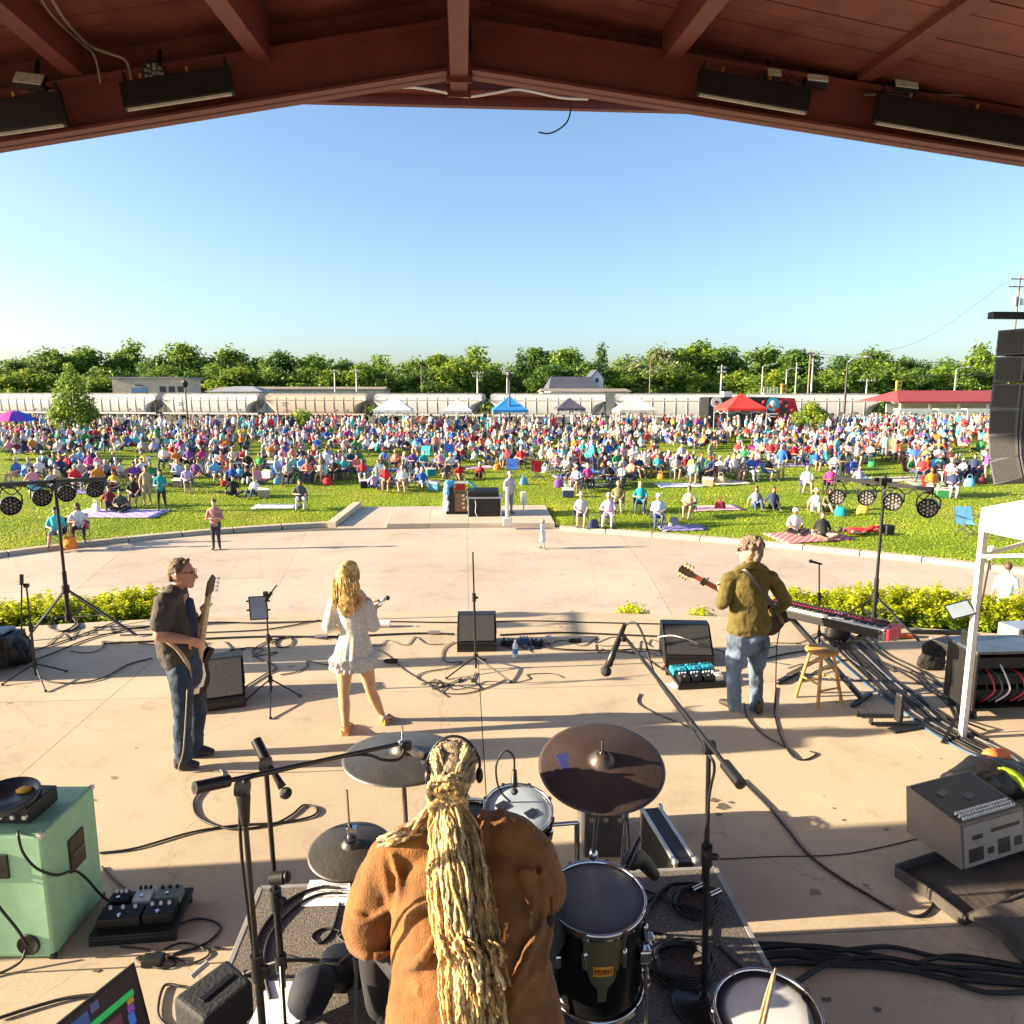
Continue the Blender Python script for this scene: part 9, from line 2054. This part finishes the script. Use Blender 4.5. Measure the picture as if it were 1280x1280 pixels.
m = MB(); q = A_ + nd*(ln*.86); m.bar(q - sw*.04 + fn*.01, q + sw*.04 + fn*.01, .02, .05); m.bar(q - sw*.03 - fn*.02, q - sw*.075 - fn*.05, .012, .012); m.obj('capo', Msatin, o)
m = MB(); pts = [A_ + nd*.2 - fn*.03, L(914, 722, 7.24), L(921, 711, 7.10), L(930, 712, 6.95), L(945, 728, 6.885), L(958, 745, 6.895), L(968, 760, 6.93), L(977, 775, 7.08), A_ - nd*.23]
m.limb(pts, [(.024, .005)]*len(pts), side=(.6, -.6, .5), n=8, k=5); m.obj('strap', Mblack, o)
m = MB(); m.tube([A_ - nd*.2 - sw*.1, L(972, 800, 7.1), L(970, 840, 7.05), G(969, 886) + Vector((0, 0, .05)), G(968, 892) + Vector((0, 0, .008))], .006, n=6); tag(m.obj('guitar_cable', Mcab), 'black cable hanging straight down from the guitar', 'cable')

# ---------------------------------------------------------------- drummer
o = person('drummer with very long blonde dreadlocks in an orange brown velvet tunic, seen from behind', (0, 0, 0))
b = MB(); hc = L(567, 968, 2.80); F = Vector((.02, 1, -.12)); P, R = head_parts(b, hc, F, 1.0); b.limb([L(571, 1045, 2.72), L(569, 1005, 2.78)], [.06, .055], n=14)
b.limb([L(580, 1060, 2.68), L(585, 1130, 2.60), L(588, 1200, 2.50), L(590, 1290, 2.44)], [(.19, .11), (.23, .14), (.22, .15), (.24, .17)], n=18)
lsh, lel, lwr = L(490, 1074, 2.68), L(460, 1166, 2.66), L(530, 1120, 3.04); rsh, rel, rwr = L(664, 1072, 2.70), L(678, 1112, 2.80), L(640, 1066, 3.14)
for sh, el, wr in ((lsh, lel, lwr), (rsh, rel, rwr)): b.limb([sh, el], [.07, .06], n=12); b.limb([el, wr], [.05, .034], n=12); hand(b, wr, (wr - el), (0, -.3, -.9), 1.0)
for s_, kx in ((-1, -.36), (1, .34)): b.limb([(.02 + s_*.10, 2.42, 1.04), (kx, 2.82, 1.0), (kx + s_*.02, 2.88, .60)], [.10, .075, .05], n=12)
blob_obj(b, 'body', Mskin, o, voxel=.009, smooth=4)
Mvel = M('velvet_rust', (.19, .072, .010), .85, var=.30, sc=9, bump=.35, bsc=130); Mvel.node_tree.nodes['Principled BSDF'].inputs['Sheen Weight'].default_value = .12
c = MB(); c.limb([L(582, 1056, 2.68), L(583, 1090, 2.64), L(586, 1145, 2.56), L(589, 1205, 2.47), L(592, 1265, 2.42), L(594, 1340, 2.36)], [(.22, .10), (.29, .16), (.30, .185), (.30, .20), (.33, .23), (.38, .27)], n=30)
c.limb([L(490, 1072, 2.68), L(540, 1052, 2.69), L(620, 1046, 2.69), L(660, 1068, 2.69)], [.095, .10, .108, .108], n=18)
c.limb([lsh, lsh.lerp(lel, .5) + Vector((-.02, 0, 0)), lel, lel.lerp(lwr, .45), lel.lerp(lwr, .9)], [.10, .104, .098, .08, .07], n=20)
c.limb([rsh, rsh.lerp(rel, .5), rel, rel.lerp(rwr, .8)], [.108, .108, .098, .075], n=20)
# gathers and folds: ridges lying in the cloth
rs = random.Random(12)
for i in range(9):
	x0 = 648 + i*5; a = L(x0, 1090 + rs.uniform(-4, 4), 2.52 + .014*abs(i - 2)); e = L(x0 + rs.uniform(-8, 6), 1150 + rs.uniform(-10, 25), 2.42 + .02*abs(i - 3)); c.limb([a, a.lerp(e, .5), e], [.010, .014, .006], n=8)
for (p0, p1, p2, r_) in (((478, 1078, 2.60), (486, 1110, 2.575), (492, 1150, 2.56), .018), ((490, 1068, 2.60), (500, 1105, 2.55), (497, 1140, 2.53), .016), ((500, 1215, 2.40), (530, 1195, 2.33), (545, 1165, 2.36), .024), ((496, 1230, 2.42), (520, 1260, 2.32), (560, 1300, 2.25), .03), ((510, 1200, 2.42), (525, 1235, 2.33), (535, 1290, 2.28), .026), ((680, 1150, 2.48), (660, 1190, 2.36), (640, 1240, 2.28), .022), ((688, 1165, 2.50), (676, 1215, 2.38), (668, 1290, 2.28), .024), ((690, 1205, 2.46), (660, 1222, 2.32), (640, 1260, 2.26), .018), ((440, 1180, 2.60), (462, 1196, 2.55), (490, 1190, 2.56), .02), ((440, 1140, 2.58), (458, 1152, 2.54), (482, 1140, 2.55), .018), ((560, 1120, 2.44), (520, 1140, 2.45), (500, 1165, 2.48), .018)):
	c.limb([L(*p0), L(*p1), L(*p2)], [r_*.6, r_, r_*.5], n=10)
blob_obj(c, 'tunic', Mvel, o, voxel=.010, smooth=3, disp=.016, dscale=.07)
c = MB()
for s_, kx in ((-1, -.36), (1, .34)): c.limb([(.02 + s_*.10, 2.42, 1.06), (kx, 2.82, 1.0), (kx + s_*.02, 2.88, .62)], [.13, .10, .075], n=14)
blob_obj(c, 'trousers', SH['black'], o, voxel=.015, smooth=3)
shoes(o, [((kx, 2.84, RZ), (kx, 3.06, RZ)) for kx in (-.36, .34)], Mblack)
m = MB(); m.limb([L(600, 1052, 2.63), L(585, 1042, 2.66), L(560, 1042, 2.66), L(545, 1052, 2.64)], [(.012, .03)]*4, n=8); m.obj('collar', SH['navy'], o)
# hair: dark cap of roots, pale dreadlocks drawn back to a knot, then falling down the back
Mdl = [M('dread_gold', (.53, .31, .095), .75, var=.4, sc=34, col2=(.62, .40, .15), bump=.8, bsc=90), M('dread_pale', (.62, .44, .22), .75, var=.35, sc=34, bump=.8, bsc=90), M('dread_brown', (.30, .175, .055), .75, var=.4, sc=34, bump=.8, bsc=90)]; Mroot = M('dread_root', (.26, .20, .12), .75, var=.5, sc=30, bump=.8, bsc=55)
c = MB(); c.ell(P(0, -.02, .04), (.092, .108, .100), R, n=20, k=14); c.limb([P(0, -.09, .0), P(0, -.08, -.08)], [(.075, .04), (.05, .03)], side=(1, 0, 0), n=12); hb = blob_obj(c, 'hair', Mroot, o, voxel=.010, smooth=2)
KN = L(560, 992, 2.655); rs = random.Random(31)
def dread(P_, r, mat, par):
	m = MB(); Q = spline(P_, 9); Q = [q + Vector((rs.uniform(-.0035, .0035), 0, 0)) for q in Q]; rr = [r*(1 + .25*math.sin(i*1.5 + P_[0].x*300) + rs.uniform(-.16, .16)) for i in range(len(Q))]; rr[-1] = r*.35; m.tube(Q, rr, n=6, smooth_path=False); return m.obj('dreadlock', mat, par)
for i in range(58):     # over the skull to the knot
	a = rs.uniform(0, 2*PI); e = rs.uniform(.1, .95); v = Vector((math.cos(a)*math.sqrt(1 - e*e*.6), abs(math.sin(a))*.9 - .05, e)); v.normalize()
	st = P(v.x*.095, -.02 + v.y*.112, .04 + v.z*.104); mid = P(v.x*.075, -.095 + v.y*.04, .055 + v.z*.07); q = KN + Vector((rs.uniform(-.05, .05), rs.uniform(0, .02), rs.uniform(-.03, .05))); dread([st, st.lerp(mid, .55) + (st - hc).normalized()*.012, mid, q], rs.uniform(.006, .0095), Mroot if rs.random() < .75 else Mdl[1], o)
for i in range(32):     # knot loops
	a = rs.uniform(0, 2*PI); rx, rz = rs.uniform(.025, .06), rs.uniform(.02, .055); c0 = KN + Vector((rs.uniform(-.035, .035), rs.uniform(-.035, .0), rs.uniform(-.035, .05))); dread([c0 + Vector((rx*math.cos(a + t), -.022*abs(math.sin(t*1.5)) - .01, rz*math.sin(a + t))) for t in (0, .9, 1.9, 2.9, 3.9, 4.6)], rs.uniform(.0065, .0105), Mdl[rs.choice((0, 0, 1))], o)
for i in range(185):     # the long fall
	t = (i + rs.random())/185; lay = rs.random(); x1 = 541 + 54*t; y_end = 1235 + rs.uniform(-45, 130); x2 = 542 + 62*t; x3 = 548 + 68*t; xe = 563 + 72*t + rs.uniform(-10, 10)
	arch = .05*math.sin(PI*t); w1 = lambda k: rs.uniform(-k, k)
	P_ = [KN + Vector((w1(.04), -.02 + w1(.02), w1(.03))), L(x1 + w1(7), 1040, 2.60 - arch - .03*lay), L(x2 + w1(9), 1100, 2.46 - arch*.7 - .04*lay), L(x3 + w1(10), 1165, 2.345 - arch*.6 - .04*lay)]
	if y_end > 1195: P_.append(L((x3 + xe)/2 + w1(7), 1165 + (y_end - 1165)*.5, 2.27 - arch*.5 - .04*lay + .0))
	P_.append(L(xe, y_end, (2.22 if y_end > 1230 else 2.26) - arch*.3 - .04*lay)); dread(P_, rs.uniform(.0042, .0078), Mdl[rs.choice((0, 0, 1, 1, 2)) if t < .55 else rs.choice((0, 1, 2, 2))], o)
for i in range(18):     # over the left shoulder
	y0 = 1000 + rs.uniform(-6, 20); dread([L(548 + rs.uniform(-5, 5), y0, 2.68), L(525 + rs.uniform(-5, 5), y0 + 22 + rs.uniform(-4, 6), 2.64), L(500 + rs.uniform(-8, 8), 1042 + rs.uniform(-6, 10), 2.60), L(478 + rs.uniform(-8, 12), 1048 + rs.uniform(-4, 12), 2.66)], rs.uniform(.0055, .0085), rs.choice((Mroot, Mdl[2], Mdl[1])), o)
m = MB(); m.tube([P(-.10, .01, -.01), P(-.105, .0, .06), P(-.06, .0, .135), P(0, .0, .158), P(.06, .0, .135), P(.105, .0, .06), P(.10, .01, -.01)], .006, n=8); m.obj('headband', Mblack, o)
for s_ in (-1, 1): m = MB(); m.ell(P(s_*.105, .01, -.01), (.016, .028, .032), R, n=14, k=10); m.obj('ear_cup', Mblack, o)

# ---------------------------------------------------------------- people on the plaza and at the sound booth
def plaza_person(label, q, h, rz, shirt, legs, hair, ht, crossed=False, dress=None):
	b = Body(); s = h/1.72; hip = Vector((0, 0, .92)); ch = Vector((0, .0, 1.36));
	b.limb([hip, hip.lerp(ch, .5), ch], [(.165, .12), (.165, .12), (.20, .11)], 1)
	for k, sx in enumerate((-1, 1)):
		st = .10*(-1 if k else 1) if dress else 0
		kn = Vector((sx*.085, -.02 - st*.5, .49)); an = Vector((sx*.10, .03 - st*1.6, .08)); b.limb([(sx*.09, 0, .9), kn], [.1, .066], 0 if dress else 2); b.limb([kn, an], [.064, .042], 0 if dress else 2); b.limb([an + Vector((0, .02, -.03)), an + Vector((sx*.03, -.15, -.045))], [(.042, .04), (.046, .03)], 4)
		sh = ch + Vector((sx*.19, 0, -.03)); el = Vector((sx*.25, .0 if not crossed else -.08, 1.08)); ha = Vector((-sx*.08, -.19, 1.13 + .03*sx)) if crossed else Vector((sx*.27, -.08, .86))
		b.limb([sh, el], [.06, .05], 1); b.limb([el, ha], [.044, .034], 0); b.limb([ha, ha + (ha - el).normalized()*.09], [(.042, .024), (.03, .014)], 0)
	if dress: b.limb([(0, 0, 1.0), (0, 0, .8), (0, 0, .55)], [(.15, .11), (.2, .15), (.26, .2)], 1)
	b.limb([ch, ch + Vector((0, -.02, .16))], [.055, .048], 0); hd = ch + Vector((0, -.035, .26)); b.ball(hd, (.077, .095, .115), 0); b.limb([hd + Vector((0, -.06, -.04)), hd + Vector((0, -.05, -.08))], [.045, .035], 0); b.ball(hd + Vector((0, -.1, -.01)), (.016, .025, .025), 0)
	me = b.mesh('person', [SKIN[0], shirt, LEGC[legs], HAIRC[hair], Mshoe], .018, 2); o = fill_obj('person', me); o.location = q; o.rotation_euler = (0, 0, rz); o.scale = (s,)*3; tag(o, label, 'person'); h_ = fill_obj(HM[ht].name, HM[ht], o, hd); h_.material_slots[0].link = 'OBJECT'; h_.material_slots[0].material = HAIRC[hair]; return o
plaza_person('person in a dusty pink shirt standing with arms crossed at the left of the plaza', G(271, 687, ZP), 1.70, .15, M('shirt_dustypink', (.42, .19, .16), .85, var=.25, sc=14), 'dark trousers', 'brown hair', 'short', True)
plaza_person('small girl in a pale blue and white dress walking across the plaza', G(678, 686, ZP), 1.0, 1.2, M('dress_paleblue', (.60, .66, .76), .8, var=.15, sc=10), 'white trousers', 'blonde hair', 'long', dress=True)
plaza_person('dark haired girl in a teal and white dress beyond the shrubs at right', (L(1268, 640, 15).x, 15, ZP), 1.50, 2.4, M('dress_teal', (.45, .62, .62), .8, var=.3, sc=5), 'white trousers', 'brown hair', 'short', dress=True)
q = padpt(637, 642); plaza_person('sound engineer in a light grey shirt standing beside the mixing desk', q, 1.74, .5, SH['striped grey'], 'grey shorts', 'grey hair', 'short')
